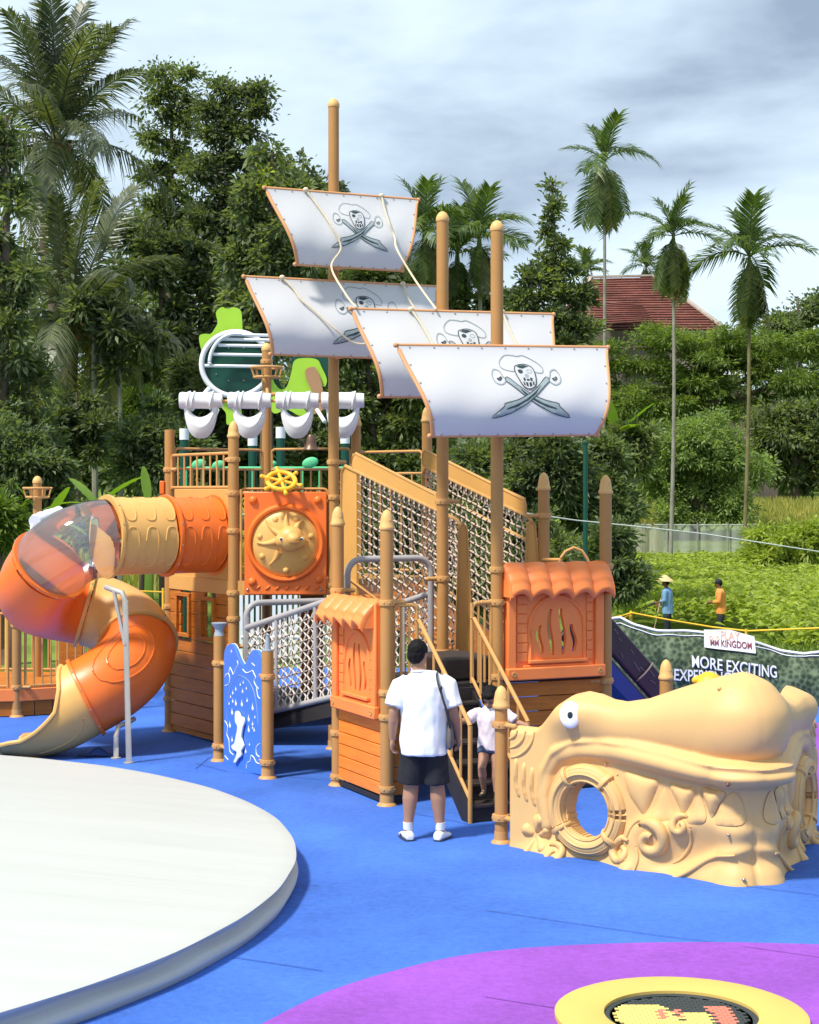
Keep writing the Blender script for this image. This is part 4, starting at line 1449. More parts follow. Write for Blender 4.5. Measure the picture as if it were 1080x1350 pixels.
def helix(phi):
    "centre line after turning phi degrees clockwise"
    r0 = -rgt
    c, s = math.cos(R(phi)), math.sin(R(phi))
    v = Vector((r0.x * c + r0.y * s, -r0.x * s + r0.y * c, 0))
    z = float(np.interp(phi, [k[0] for k in zkey], [k[1] for k in zkey]))
    z0 = float(np.interp(phi - 14, [k[0] for k in zkey], [k[1] for k in zkey])); z1 = float(np.interp(phi + 14, [k[0] for k in zkey], [k[1] for k in zkey]))
    z = (z + z0 + z1) / 3
    return Vector((CC.x, CC.y, 0)) + v * RH + U * z


def flange(path, i, parent, mt, rr=RT):
    p = path[i]
    d = (path[min(i + 1, len(path) - 1)] - path[max(i - 1, 0)]).normalized()
    x, y, _ = frame(d)
    m = MB().lathe([(rr - 0.02, -0.022), (rr + 0.035, -0.022), (rr + 0.04, 0.0), (rr + 0.035, 0.022), (rr - 0.02, 0.022)], 40, p, d)
    o = m.build('flange', mt, parent)
    bm_ = MB()
    for k in range(12):
        t = 2 * math.pi * (k + 0.4) / 12
        bm_.ball(p + (x * math.cos(t) + y * math.sin(t)) * (rr + 0.037), 0.011, n=6, m=4)
    bm_.build('flange_bolts', 'bolt', parent)
    return o


def shell(path, name, mt, inner=None, n=40, relief=True, fl_a=True, fl_b=True):
    m = MB().tube(path, RT, n, caps=False)
    k = len(path)
    if mt != 'clear_plastic':
        inner_m = MB().tube(path, RT - 0.012, n, caps=False)
        m.add(inner_m.v, [q[::-1] for q in inner_m.f])
    o = m.build(name, mt, slide, 60)
    if fl_a: flange(path, 0, o, mt)
    if fl_b: flange(path, k - 1, o, mt)
    return o


def relief_loops(path, o, mt, ncol, rows, upv=U):
    "raised rounded loops moulded into the tube wall"
    k = len(path)
    m = MB()
    for r_ in rows:
        for c in range(ncol):
            s0, s1 = (c + 0.18) / ncol, (c + 0.82) / ncol
            loop = []
            for i in range(24):
                t = 2 * math.pi * i / 24
                ss = (s0 + s1) / 2 + (s1 - s0) / 2 * (abs(math.cos(t)) ** 0.6) * (1 if math.cos(t) > 0 else -1)
                aa = r_[0] + r_[1] * (abs(math.sin(t)) ** 0.75) * (1 if math.sin(t) > 0 else -1)
                f = ss * (k - 1)
                i0 = min(k - 2, int(f))
                p = path[i0].lerp(path[i0 + 1], f - i0)
                d = (path[i0 + 1] - path[i0]).normalized()
                x, y, _ = frame(d)
                loop.append(p + (x * math.cos(R(aa)) + y * math.sin(R(aa))) * (RT + 0.001))
            m.tube(loop, 0.009, 6, closed=True)
    return m.build('relief', mt, o)


n_ = 14
str_all = [S0.lerp(S1, i / 28) for i in range(29)]
seg1 = [S0.lerp(S1, 0.47 * i / n_) for i in range(n_ + 1)]
seg2 = [S0.lerp(S1, 0.47 + 0.53 * i / n_) for i in range(n_ + 1)]
o1 = shell(seg1, 'tube_section', 'orange')
o2 = shell(seg2, 'tube_section', 'cream', fl_a=False)
# which side of the tube faces the camera: find angle in frame
x_, y_, _ = frame(nS)
best = max(range(0, 360, 5), key=lambda a: -(x_ * math.cos(R(a)) + y_ * math.sin(R(a))).y + 0.3 * (x_ * math.cos(R(a)) + y_ * math.sin(R(a))).z)
for seg, oo, mm, nc in ((seg1, o1, 'orange', 3), (seg2, o2, 'cream', 3)):
    relief_loops(seg, oo, mm, nc, [(best + 37, 32), (best - 37, 32)])
cl = [helix(p) for p in np.linspace(0, 68, 24)]
shell(cl, 'clear_elbow', 'clear_plastic', fl_a=False, fl_b=False)
e1 = [helix(p) for p in np.linspace(68, 200, 28)]
oe = shell(e1, 'tube_section', 'orange', fl_b=False)
e2 = [helix(p) for p in np.linspace(200, 290, 20)]
shell(e2, 'tube_section', 'cream')
e3 = [helix(p) for p in np.linspace(290, 384, 24)]
o3 = shell(e3, 'tube_section', 'orange', fl_a=False)
# long moulded ovals on the lower bend
k = len(e3)
m = MB()
for sc in (1.0, 0.62):
    loop = []
    for i in range(36):
        t = 2 * math.pi * i / 36
        f = (0.54 + 0.32 * sc * math.cos(t)) * (k - 1)
        i0 = min(k - 2, int(f)); p = e3[i0].lerp(e3[i0 + 1], f - i0); d = (e3[i0 + 1] - e3[i0]).normalized()
        x, y, _ = frame(d)
        aim = Vector((0.15, -0.8, 0.55)); aim = (aim - d * aim.dot(d)).normalized(); sd_ = d.cross(aim)
        a_ = 0.62 * sc * math.sin(t)
        loop.append(p + (aim * math.cos(a_) + sd_ * math.sin(a_)) * RT)
    m.tube(loop, 0.011, 6, closed=True)
m.build('relief', 'orange', o3)
# exit chute: the tube opens into a tray
pe = helix(384)
de = (helix(384) - helix(378)).normalized()
tip = G(12, 984, 0.10); tip.z = 0.16
ctrl = [pe, pe + de * 0.35, Vector((tip.x + 0.55, tip.y - 0.1, 0.42)), Vector((tip.x, tip.y, 0.42))]
path = []
for i in range(31):
    t = i / 30
    path.append(ctrl[0] * (1 - t) ** 3 + ctrl[1] * 3 * t * (1 - t) ** 2 + ctrl[2] * 3 * t * t * (1 - t) + ctrl[3] * t ** 3)
outer, inner, e_l, e_r = [], [], [], []
NA = 36
for i, p in enumerate(path):
    t = i / 30
    d = (path[min(i + 1, 30)] - path[max(i - 1, 0)]).normalized()
    x = d.cross(U).normalized(); y = x.cross(d)
    half = R(float(np.interp(t, [0, 0.10, 0.22, 0.40, 0.65, 0.9, 1.0], [179, 172, 128, 96, 74, 55, 44])))
    rr = float(np.interp(t, [0, 0.4, 0.8, 1.0], [RT, RT, RT * 1.0, RT * 1.12]))
    dz = float(np.interp(t, [0, 0.8, 1], [0, 0.0, 0.10]))
    ro_, ri_ = [], []
    for j in range(NA + 1):
        a = -half + 2 * half * j / NA
        dirn = x * math.sin(a) - y * math.cos(a)
        ro_.append(p + dirn * rr + U * dz); ri_.append(p + dirn * (rr - 0.014) + U * dz)
    outer.append(ro_); inner.append(ri_); e_l.append(ro_[0]); e_r.append(ro_[-1])
m = MB().grid(outer).grid(inner, flip=True)
ch = m.build('exit_chute', 'cream', slide, 60)
MB().tube(e_l[2:] + outer[-1] + e_r[:1:-1], 0.028, 8).build('chute_lip', 'cream', ch)
MB().tube([q[int(NA * 0.30)] for q in outer[4:22]], 0.008, 6).build('relief', 'cream', ch)
fp = path[24]
MB().lathe([(0.20, 0.0), (0.18, 0.03), (0.14, 0.10), (0.12, 0.25)], 20, (fp.x, fp.y + 0.02, 0)).build('foot', 'clamp', ch)
# support poles
b0 = G(170, 1006)
tp_ = P(165, 779, b0.y)
sp = MB().tube([b0, Vector((tp_.x, tp_.y, tp_.z - 0.10)), Vector((tp_.x - 0.04, tp_.y + 0.02, tp_.z - 0.02)), Vector((tp_.x - 0.12, tp_.y + 0.05, tp_.z)), P(140, 774, 19.05)], 0.033, 10)
sp.build('support_pole', 'steel', slide)
MB().cyl(P(150, 778, 18.9), P(165, 850, b0.y), 0.024, n=8).build('brace', 'steel', slide)
b1 = G(153, 1000)
MB().tube([b1, b1 + U * 0.25, b1 + Vector((0.02, 0.05, 0.36)), b1 + Vector((0.10, 0.25, 0.38)), b1 + Vector((0.14, 0.4, 0.40))], 0.03, 10).build('brace', 'steel', slide)
for q in (b0, b1):
    MB().lathe([(0.06, 0.0), (0.06, 0.012), (0.04, 0.016)], 12, q).build('base_plate', 'steel', slide)
# ------------------------------------------------------------------ pirate sails
def poly_z(px):
    return [((x - 430) * 0.001556, -(y - 345) * 0.001556) for x, y in px]


def mirrored(px):
    return [(862 - x, y) for x, y in px]


HAT = [(285, 245), (274, 215), (290, 180), (325, 152), (372, 152), (410, 158), (440, 152), (490, 176), (535, 210), (556, 245), (545, 274), (515, 274), (484, 262), (455, 232), (430, 224), (395, 224), (372, 236), (368, 262), (330, 262)]
SKULL = [(366, 240), (384, 226), (430, 218), (472, 232), (490, 262), (490, 318), (474, 366), (434, 386), (396, 370), (374, 322), (362, 275)]
BLADE = [(560, 306), (500, 362), (430, 410), (340, 448), (255, 467), (247, 484), (172, 541), (290, 518), (400, 468), (478, 416), (545, 360), (578, 330)]
CORE = [(520, 356), (440, 420), (360, 462), (272, 490), (262, 500), (330, 486), (410, 452), (470, 414)]
GUARD = [(588, 300), (600, 268), (622, 252), (642, 258), (656, 300), (645, 340), (612, 356), (585, 342), (575, 322)]


def sail(mast, top_px, top_py, bot_py, half_t, half_b, ang, bulge, label, emb_u=0.13, nbolt=8, roll=0.0):
    ym = mast[1] - 0.10
    c = P(top_px, top_py, ym)
    X = Vector((math.cos(R(ang)), math.sin(R(ang)), 0))
    Nn = Vector((math.sin(R(ang)), -math.cos(R(ang)), 0))
    k = ym / FPX / math.cos(R(ang)) * 1.0
    wt, wb = half_t * k, half_b * k
    H = (bot_py - top_py) * ym / FPX
    root = thing('pirate_sail', (mast[0], mast[1], c.z - H), label, 'sail', 'white pirate sails on the masts')

    def S(u, v, off=0.0):
        hw = wt + (wb - wt) * v
        bl = bulge * math.sin(math.pi * (0.78 * v) ** 1.18) + 0.008 * math.sin(u * 9 + v * 5) * math.sin(math.pi * v)
        zz = c.z - H * (v ** 0.92)
        if off:
            e_ = 0.004
            b2 = bulge * (math.sin(math.pi * (0.78 * min(1, v + e_)) ** 1.18) - math.sin(math.pi * (0.78 * max(0, v - e_)) ** 1.18))
            z2 = -H * (min(1, v + e_) ** 0.92 - max(0, v - e_) ** 0.92)
            nn_ = (Nn * -z2 + U * b2).normalized()
        else:
            nn_ = Nn
        return c + X * (u * hw) + Nn * bl + nn_ * off + U * (zz - c.z + roll * u * hw)
    NU, NV = 30, 72
    g = [[S(i / NU * 2 - 1, j / NV, 0.0) for i in range(NU + 1)] for j in range(NV + 1)]
    g2 = [[S(i / NU * 2 - 1, j / NV, -0.004) for i in range(NU + 1)] for j in range(NV + 1)]
    sh = MB().grid(g, flip=True).grid(g2).build('sail_cloth', 'sail', root, 80)
    for s in (-1, 1):
        MB().tube([S(s, j / 24, -0.01) for j in range(25)], 0.021, 8).build('side_pipe', 'sail_pipe', root)
    for v, ex in ((0.0, 0.02), (1.0, 0.03)):
        a, b = S(-1, v, -0.012), S(1, v, -0.012)
        d = (b - a).normalized()
        m = MB().cyl(a - d * ex, b + d * ex, 0.018, n=10)
        m.ball(a - d * ex, 0.026, n=10, m=6); m.ball(b + d * ex, 0.026, n=10, m=6)
        m.build('spar', 'sail_pipe', root)
    bol = [(-0.97, v) for v in (0.2, 0.4, 0.6, 0.8)] + [(0.97, v) for v in (0.2, 0.4, 0.6, 0.8)] + [(-0.9 + 1.8 * i / nbolt, 0.975) for i in range(nbolt + 1)] + [(-0.9 + 1.8 * i / nbolt, 0.022) for i in range(nbolt + 1)]
    for u, v in bol:
        MB().ball(S(u, v, 0.004), 0.010, 0.006, 0.010, n=6, m=4).build('bolt', 'bolt', sh)
    # mast bracket
    MB().cyl(Vector((mast[0], mast[1], c.z - 0.02)), S(0, 0.02, -0.02), 0.025, n=8).build('mast_bracket', 'sail_pipe', root)
    MB().cyl(Vector((mast[0], mast[1], c.z - H + 0.02)), S(0, 0.98, -0.02), 0.025, n=8).build('mast_bracket', 'sail_pipe', root)
    # printed emblem: laid on the cloth
    tab = [0.0]
    for j in range(1, 61):
        tab.append(tab[-1] + (S(0, j / 60) - S(0, (j - 1) / 60)).length)
    mid = tab[-1] * 0.455
    esc = wt / 1.085

    def lay(p, off):
        s = mid - p[1] * esc * 1.16
        v = float(np.interp(s, tab, [j / 60 for j in range(61)]))
        hw = wt + (wb - wt) * v
        return S(emb_u + p[0] * esc / hw, v, off)

    def fill(px, mt, off, name):
        v, f = cdt(poly_z(px), 0.018)
        MB().add([lay(p, off) for p in v], f).build(name, mt, sh, 80)

    def line(px, mt, off, wd, name, closed=True, n=5):
        pts = [p for p in spline(poly_z(px), n, closed)]
        m = MB()
        kk = len(pts)
        L_, R_ = [], []
        for i in range(kk):
            a = pts[i - 1] if closed or i else pts[0]
            b = pts[(i + 1) % kk] if closed or i < kk - 1 else pts[-1]
            d = (b - a)
            d = d.normalized() if d.length else Vector((1, 0))
            q = Vector((-d.y, d.x)) * wd * 0.5
            L_.append(lay(pts[i] + q, off)); R_.append(lay(pts[i] - q, off))
        if closed:
            L_.append(L_[0]); R_.append(R_[0])
        m.grid([L_, R_])
        m.build(name, mt, sh, 80)
    line(HAT, 'ink_light', 0.006, 0.008, 'emblem_hat')
    for bl, cr, gd in ((mirrored(BLADE), mirrored(CORE), mirrored(GUARD)), (BLADE, CORE, GUARD)):
        o_ = 0.006 if bl is not BLADE else 0.009
        fill(bl, 'ink_light', o_, 'emblem_blade')
        line(bl, 'ink', o_ + 0.001, 0.0075, 'emblem_blade_edge', n=3)
        fill(cr, 'ink', o_ + 0.001, 'emblem_blade_core')
        line(gd, 'ink_light', o_, 0.010, 'emblem_guard')
        hx = 615 if bl is BLADE else 247
        line([(hx - 14, 316), (hx, 328), (hx + 16, 312), (hx + 10, 306), (hx - 2, 316)], 'ink', o_ + 0.001, 0.010, 'emblem_grip')
    fill(SKULL, 'sail', 0.011, 'emblem_skull')
    line(SKULL, 'ink', 0.012, 0.010, 'emblem_skull_edge')
    fill([(378, 236), (400, 226), (432, 224), (462, 234), (440, 240), (418, 250), (400, 246)], 'ink', 0.013, 'emblem_scarf')
    fill([(380, 262), (396, 254), (412, 262), (412, 278), (396, 286), (382, 278)], 'ink', 0.013, 'emblem_eye')
    line([(440, 262), (458, 258), (474, 268), (462, 282), (444, 276)], 'ink_light', 0.013, 0.006, 'emblem_eye')
    fill([(418, 296), (432, 284), (446, 296), (440, 312), (424, 312)], 'ink_light', 0.013, 'emblem_nose')
    for q in ([(402, 318), (416, 310), (418, 330), (406, 340)], [(424, 322), (444, 322), (444, 334), (424, 334)], [(450, 312), (466, 316), (462, 340), (448, 332)], [(396, 340), (406, 346), (410, 366), (398, 360)], [(414, 342), (428, 346), (428, 372), (414, 366)], [(436, 346), (452, 342), (454, 366), (436, 374)], [(460, 346), (472, 336), (470, 360), (460, 364)]):
        fill(q, 'ink', 0.013, 'emblem_tooth_gap')
    return root, S


sD, SD = sail((pD.x, pD.y), 665.5, 456, 576, 140.5, 108, 20, 0.38, 'lowest and frontmost white pirate sail, skull in full view', 0.13, roll=0.020)
sC, SCf = sail((pC.x, pC.y), 599.5, 410.5, 526, 133, 105, 20, 0.36, 'pirate sail half hidden behind the lowest one', 0.08, roll=0.012)
sH2, SH2 = sail(PH, 453, 371, 473, 124, 98, 23, 0.33, 'pirate sail below the topmost one on the tall mast', 0.19)
sH1, SH1 = sail(PH, 452.5, 255, 356, 98, 66, 24, 0.29, 'topmost and smallest white pirate sail', 0.13)


def rope(root, pts, r=0.012):
    o = MB().tube(spline(pts, 8), r, 6).build('rope', 'rope', root)
    MB().ball(pts[0], 0.035, 0.03, 0.03, n=8, m=6).build('knot', 'rope', o)


rope(sH1, [SH1(-0.50, 0.0, 0.03), SH1(-0.43, 0.15, 0.03), SH1(-0.36, 0.32, 0.03), SH1(-0.30, 0.5, 0.03), SH1(-0.22, 0.75, 0.04), P(437, 352, 19.3), P(456, 388, 18.7), SCf(-0.98, 0.0, 0.05)])
rope(sH1, [SH1(0.50, 0.0, 0.03), SH1(0.54, 0.18, 0.03), SH1(0.59, 0.38, 0.03), SH1(0.68, 0.58, 0.04), P(524, 330, 19.2), P(548, 370, 18.9), SCf(-0.20, 0.0, 0.05)])
rope(sH2, [SH2(-0.64, 0.0, 0.03), SH2(-0.56, 0.14, 0.03), SH2(-0.52, 0.28, 0.03), SH2(-0.42, 0.42, 0.04), SH2(-0.24, 0.66, 0.07), SH2(0.0, 0.80, 0.07), SH2(0.22, 0.76, 0.07), SH2(0.42, 0.5, 0.07)])
rope(sH2, [SH2(0.62, 0.0, 0.03), SH2(0.68, 0.25, 0.05), SH2(0.86, 0.55, 0.06)])
rope(sC, [SCf(-0.44, 0.0, 0.03), SCf(-0.38, 0.2, 0.04), SCf(-0.34, 0.5, 0.05), SCf(-0.34, 0.8, 0.05)])
rope(sC, [SCf(0.47, 0.0, 0.03), SCf(0.52, 0.2, 0.04), SCf(0.60, 0.5, 0.05)])
# ------------------------------------------------------------------ crocodile-head prow wall
croc = thing('sea_creature_wall', (2.3, 13.8, 0), 'big beige moulded creature head wall with a round porthole', 'play wall')
W0 = Vector((0.87, 14.47, 0))
hL = Vector((1.85, -1.40, 0)).normalized()
hR = Vector((0.43, 0.903, 0)).normalized()
tL = 2.08                      # straight length of each flank
rad = 0.15
nL = Vector((hL.y, -hL.x, 0))
turn = math.atan2(hR.y, hR.x) - math.atan2(hL.y, hL.x)
arcL = rad * turn
LT = 2 * tL + arcL
cA = W0 + hL * tL - nL * rad


def base_pt(s):
    if s <= tL:
        return W0 + hL * s, nL
    if s <= tL + arcL:
        a = (s - tL) / rad
        c_, s_ = math.cos(a), math.sin(a)
        n = Vector((nL.x * c_ - nL.y * s_, nL.x * s_ + nL.y * c_, 0))
        return cA + n * rad, n
    c_, s_ = math.cos(turn), math.sin(turn)
    n = Vector((nL.x * c_ - nL.y * s_, nL.x * s_ + nL.y * c_, 0))
    return cA + n * rad + hR * (s - tL - arcL), n


def gs(x, s):
    return math.exp(-(x / s) ** 2)


def segd(p, a, b):
    ax_, ay_ = b[0] - a[0], b[1] - a[1]
    t = max(0, min(1, ((p[0] - a[0]) * ax_ + (p[1] - a[1]) * ay_) / (ax_ * ax_ + ay_ * ay_)))
    return math.hypot(p[0] - a[0] - ax_ * t, p[1] - a[1] - ay_ * t)


HALF = LT / 2
TOP = ([655, 663, 672, 700, 710, 722, 738, 755, 775, 795, 812, 830, 860, 900, 930, 955, 975, 990], [964, 959, 957, 960, 954, 942, 926, 916, 912, 916, 923, 926, 922, 909, 900, 893, 889, 888])
JAW = ([655, 700, 722, 735, 760, 800, 850, 900, 950, 990], [1090, 1060, 1010, 988, 973, 970, 975, 985, 996, 1003])
LIP = ([(724, 1085), (718, 1050), (722, 1016), (738, 994), (772, 986), (815, 988), (860, 996), (910, 1007), (950, 1015), (992, 1019)])
GROOVES = [((838, 1016), (846, 1048)), ((846, 1048), (864, 1082)), ((864, 1082), (876, 1066)), ((876, 1066), (893, 1032)), ((893, 1032), (906, 1066)), ((906, 1066), (914, 1078)), ((914, 1078), (928, 1062)), ((928, 1062), (938, 1038)), ((938, 1038), (948, 1062)), ((948, 1062), (955, 1076)), ((955, 1076), (966, 1062)), ((966, 1062), (974, 1040))]
SWIRLS = [(878, 1104, 27, 0.075, 1), (920, 1085, 15, 0.05, -1), (836, 1120, 20, 0.05, -1), (740, 1124, 16, 0.05, 1)]


def design(s, z):
    "metres along the flank and height -> drawing units of the flank"
    q = min(s, LT - s)
    a = 661 + (q / HALF) * 324 + 6 * (q / HALF) ** 2
    Y = 14.47 - 1.37 * min(1, q / HALF)
    return a, HORIZ + (CAMZ - z) * FPX / Y, Y


def relief_d(s, z):
    a, b, Y = design(s, z)
    d = 0.05
    # rocks and waves at the foot
    foot = 1123 + 8 * math.sin(a * 0.05) + 30 * (a - 661) / 324
    d += 0.10 / (1 + math.exp((foot - 6 - b) / 5)) + 0.16 * gs(min(0, b - (foot + 38)), 16) * (b > foot)
    T, J = float(np.interp(a, *TOP)), float(np.interp(a, *JAW))
    # upper jaw
    B = float(np.interp(a, [655, 705, 735, 770, 820, 880, 940, 990], [0, 0.0, 0.045, 0.085, 0.09, 0.105, 0.16, 0.28]))
    if b < J + 8:
        q = max(0.0, min(1.0, (J + 8 - b) / (J + 8 - T)))
        d += B * (max(0, 1 - (2 * q ** 0.85 - 1) ** 2) ** 0.55) * (1 if q < 0.55 else 1 - 0.55 * ((q - 0.55) / 0.45) ** 2)
    # brow and eye boss
    d += 0.085 * math.exp(-(((a - 757) / 34) ** 2 + ((b - 938) / 26) ** 2))
    # lip roll
    dl = min(segd((a, b), LIP[i], LIP[i + 1]) for i in range(len(LIP) - 1))
    lw = float(np.interp(a, [715, 780, 990], [9, 11, 13]))
    lh = float(np.interp(a, [715, 780, 990], [0.055, 0.08, 0.15]))
    d += lh * (max(0, 1 - (dl / (lw * 1.25)) ** 2) ** 0.6 if dl < lw * 1.25 else 0)
    # skin behind the teeth follows the jaw
    if b > J:
        d += float(np.interp(a, [800, 860, 990], [0, 0.05, 0.12])) * (1 / (1 + math.exp((b - 1100) / 12)))
    # wave front below the teeth
    wf = 1080 + 7 * math.sin(a * 0.09 + 1) - 6 * gs(a - 918, 14)
    if a > 838:
        d += 0.05 / (1 + math.exp((wf - b) / 4)) * (1 / (1 + math.exp((838 - a) / 4)))
    for cx, cy, r, h, sg in SWIRLS:
        rr = math.hypot(a - cx, b - cy) / r
        if rr < 2:
            d += 0.5 * h / (1 + math.exp((rr - 1.15) * 7))
    # spout above the corner foot
    d += 0.06 * gs(a - 981, 9) * (1 / (1 + math.exp((1078 - b) / 4)))
    for i, (x0, y0, x1, y1) in enumerate(((892, 1160, 985, 1118), (700, 1142, 745, 1128), (775, 1150, 850, 1142))):
        d += 0.045 * gs(segd((a, b), (x0, y0), (x1, y1)), 7)
    # porthole surround
    e_ = math.hypot((a - 785) / 42, (b - 1066) / 50)
    d += 0.03 * (1 / (1 + math.exp((e_ - 1.28) * 16)))
    d += 0.010 * (1 / (1 + math.exp((1.32 - e_) * 40))) * gs(e_ - 1.45, 0.14)
    # nostril dimple and corner knot
    d -= 0.03 * math.exp(-(((a - 965) / 6) ** 2 + ((b - 908) / 4) ** 2))
    d += 0.07 * math.exp(-(((a - 984) / 12) ** 4 + ((b - 1024) / 13) ** 4))
    # seam between the two mouldings
    if abs(s - HALF) < 0.02:
        d -= 0.012 * gs(s - HALF, 0.008)
    return d


ssamp = sorted(set([round(x, 5) for x in list(np.linspace(0, LT, 381)) + [HALF - 0.008, HALF, HALF + 0.008]]))
NZ = 132
front, back, zt_ = [], [], []
DF = np.zeros((len(ssamp), NZ + 1))
for ci, s in enumerate(ssamp):
    a, _, Y = design(s, 0)
    zt = CAMZ - (float(np.interp(a, *TOP)) - HORIZ) * Y / FPX
    DF[ci] = [relief_d(s, zt * j / NZ) for j in range(NZ + 1)]
for _ in range(3):                       # the moulding is soft: ease the relief
    pd = np.pad(DF, 1, mode='edge')
    DF = (pd[1:-1, 1:-1] * 4 + 2 * (pd[:-2, 1:-1] + pd[2:, 1:-1] + pd[1:-1, :-2] + pd[1:-1, 2:]) + pd[:-2, :-2] + pd[:-2, 2:] + pd[2:, :-2] + pd[2:, 2:]) / 16
for ci, s in enumerate(ssamp):
    a, _, Y = design(s, 0)
    zt = CAMZ - (float(np.interp(a, *TOP)) - HORIZ) * Y / FPX
    bp, n = base_pt(s)
    cf, cb = [], []
    for j in range(NZ + 1):
        v = j / NZ
        z = zt * (1 - (1 - v) ** 1.0)
        d = DF[ci, j]
        edge = max(0.0, (v - 0.94) / 0.06)
        d = d * (math.sqrt(max(0, 1 - edge ** 2)) if edge > 0 else 1) - 0.05 * (edge ** 2)
        if s < 0.05 or s > LT - 0.05:
            q = 1 - min(s, LT - s) / 0.05
            d = d * math.sqrt(max(0, 1 - q * q)) - 0.03 * q * q
        cf.append(bp + n * d + U * z)
        cb.append(bp - n * (0.05 + 0.02 * math.sin(math.pi * v)) + U * z)
    front.append(cf); back.append(cb)
# cut the porthole (same design drawing on both flanks), snapping the rim to the ellipse
m = MB()
nr = NZ + 1
inside_v = {}
for i, s in enumerate(ssamp):
    a, _, Y = design(s, 0)
    for j in range(nr):
        z = front[i][j].z
        b = design(s, z)[1]
        e_ = math.hypot((a - 785) / 31, (b - 1066) / 38)
        inside_v[(i, j)] = e_
fs, fb = [], []
for i in range(len(ssamp) - 1):
    for j in range(nr - 1):
        q = ((i, j), (i + 1, j), (i + 1, j + 1), (i, j + 1))
        if sum(inside_v[k_] for k_ in q) / 4 < 1.0:
            continue
        idx = tuple(k_[0] * nr + k_[1] for k_ in q)
        fs.append(idx)
nv = len(ssamp) * nr
fb = [tuple(k_ + nv for k_ in q[::-1]) for q in fs]
m.add([p for c in front for p in c] + [p for c in back for p in c], fs + fb)
# border walls (outer edge and porthole): join front and back wherever a front edge has one face
from collections import defaultdict
ec = defaultdict(int); ed = {}
for q in fs:
    for k_ in range(4):
        e0, e1_ = q[k_], q[(k_ + 1) % 4]
        key = (min(e0, e1_), max(e0, e1_)); ec[key] += 1; ed[key] = (e0, e1_)
for key, c_ in ec.items():
    if c_ == 1:
        e0, e1_ = ed[key]
        m.f.append((e1_, e0, e0 + nv, e1_ + nv))
body = m.build('moulded_body', 'croc', croc, 50)


def on_flank(a, b, mirror=False, off=0.0):
    q = (a - 661) / 330 * HALF
    for _ in range(6):
        aa = design(q, 0)[0]; q += (a - aa) / 330 * HALF
    s = LT - q if mirror else q
    Y = design(s, 0)[2]
    z = CAMZ - (b - HORIZ) * Y / FPX
    bp, n = base_pt(s)
    return bp + n * (relief_d(s, z) + off) + U * z, n


for mir in (False, True):
    c, n = on_flank(785, 1066, mir)
    bp_n = n
    tx = (hL if not mir else hR)
    ring_pts, rr_ = [], []
    sx_, sz_ = 43 * 13.8 / FPX * 1.12, 49 * 13.8 / FPX
    q = (785 - 661) / 330 * HALF
    s0 = LT - q if mir else q
    cb_, n = base_pt(s0)
    cc_ = cb_ + n * 0.085 + U * (CAMZ - (1066 - HORIZ) * design(s0, 0)[2] / FPX)
    fn = lambda t, k=1.0, o=0.0: cc_ + tx * (sx_ * k * math.cos(t)) + U * (sz_ * k * math.sin(t)) + n * o
    ring = MB().tube([fn(2 * math.pi * i / 48) for i in range(48)], 0.078, 14, closed=True, up=n).build('porthole_ring', 'croc', croc, 60)
    for k_, o_ in ((0.80, 0.068), (0.98, 0.088), (1.16, 0.066)):
        MB().tube([fn(2 * math.pi * i / 48, k_ if k_ != 1.16 else 1.14, o_ - 0.012) for i in range(48)], 0.012, 6, closed=True).build('rope_strand', 'croc', ring, 60)
    for t in (R(52), R(125), R(215), R(-42)):
        for dt in (0.0,):
            m = MB()
            p0 = fn(t - 0.10); p1 = fn(t + 0.10)
            m.tube([fn(t + x * 0.085) for x in (-1, -0.5, 0, 0.5, 1)], [0.090, 0.097, 0.097, 0.097, 0.090], 14)
            st_ = m.build('strap', 'croc', ring, 50, 0.006)
    for t in range(-60, 75, 18):
        MB().ball(fn(R(t), 1.42, 0.0), 0.011, n=8, m=6).build('rivet', 'croc', ring)
    # eye
    pe_, ne_ = on_flank(770, 939, mir, 0.004)
    tilt = (ne_ * 0.45 + Vector((0.10, -0.60, 0.15))).normalized() if not mir else ne_.copy()
    X_, Y_, Z_ = frame(tilt)
    if mir:
        continue
    MB().ball(pe_ - tilt * 0.014, 0.090, 0.114, 0.03, n=24, m=10, ax=(X_, Y_, Z_)).build('eye', 'eye_white', croc)
    MB().ball(pe_ + tilt * 0.010 - U * 0.004, 0.028, 0.036, 0.010, n=16, m=8, ax=(X_, Y_, Z_)).build('pupil', 'eye_black', croc)
    pn_, nn2 = on_flank(970, 906, mir, 0.012)
    MB().ball(pn_, 0.018, n=10, m=8).build('nostril_bead', 'croc', croc)
# crisp moulded details, mirrored on both flanks


def pillow(poly, h, name, mir, soft=5.5):
    "raised cushion over a closed outline drawn on the flank"
    pts = [tuple(p) for p in spline(poly, 4, True)]
    v, f = cdt(pts, min(5.0, soft * 1.2))
    n_ = len(pts)
    vs = []
    for p in v:
        dd = min(segd(p, pts[i], pts[(i + 1) % n_]) for i in range(n_))
        vs.append(on_flank(p[0], p[1], mir, -0.012 + 0.02 * max(0.0, min(1.0, (p[0] - 925) / 30)) + h * (1 - math.exp(-(dd / soft) ** 1.1)))[0])
    return MB().add(vs, f if mir else [q[::-1] for q in f]).build(name, 'croc', croc, 80)


def ridge(pts, r, name, mir, off=0.0, taper=True, closed=False):
    sp_ = [tuple(p) for p in spline(pts, 6, closed)]
    k_ = len(sp_)
    rs_ = [r * ((0.35 + 0.65 * math.sin(math.pi * min(1, (i + 0.5) / k_))) if taper else 1) for i in range(k_)]
    return MB().tube([on_flank(p[0], p[1], mir, off)[0] for p in sp_], rs_, 8, closed=closed).build(name, 'croc', croc, 80)


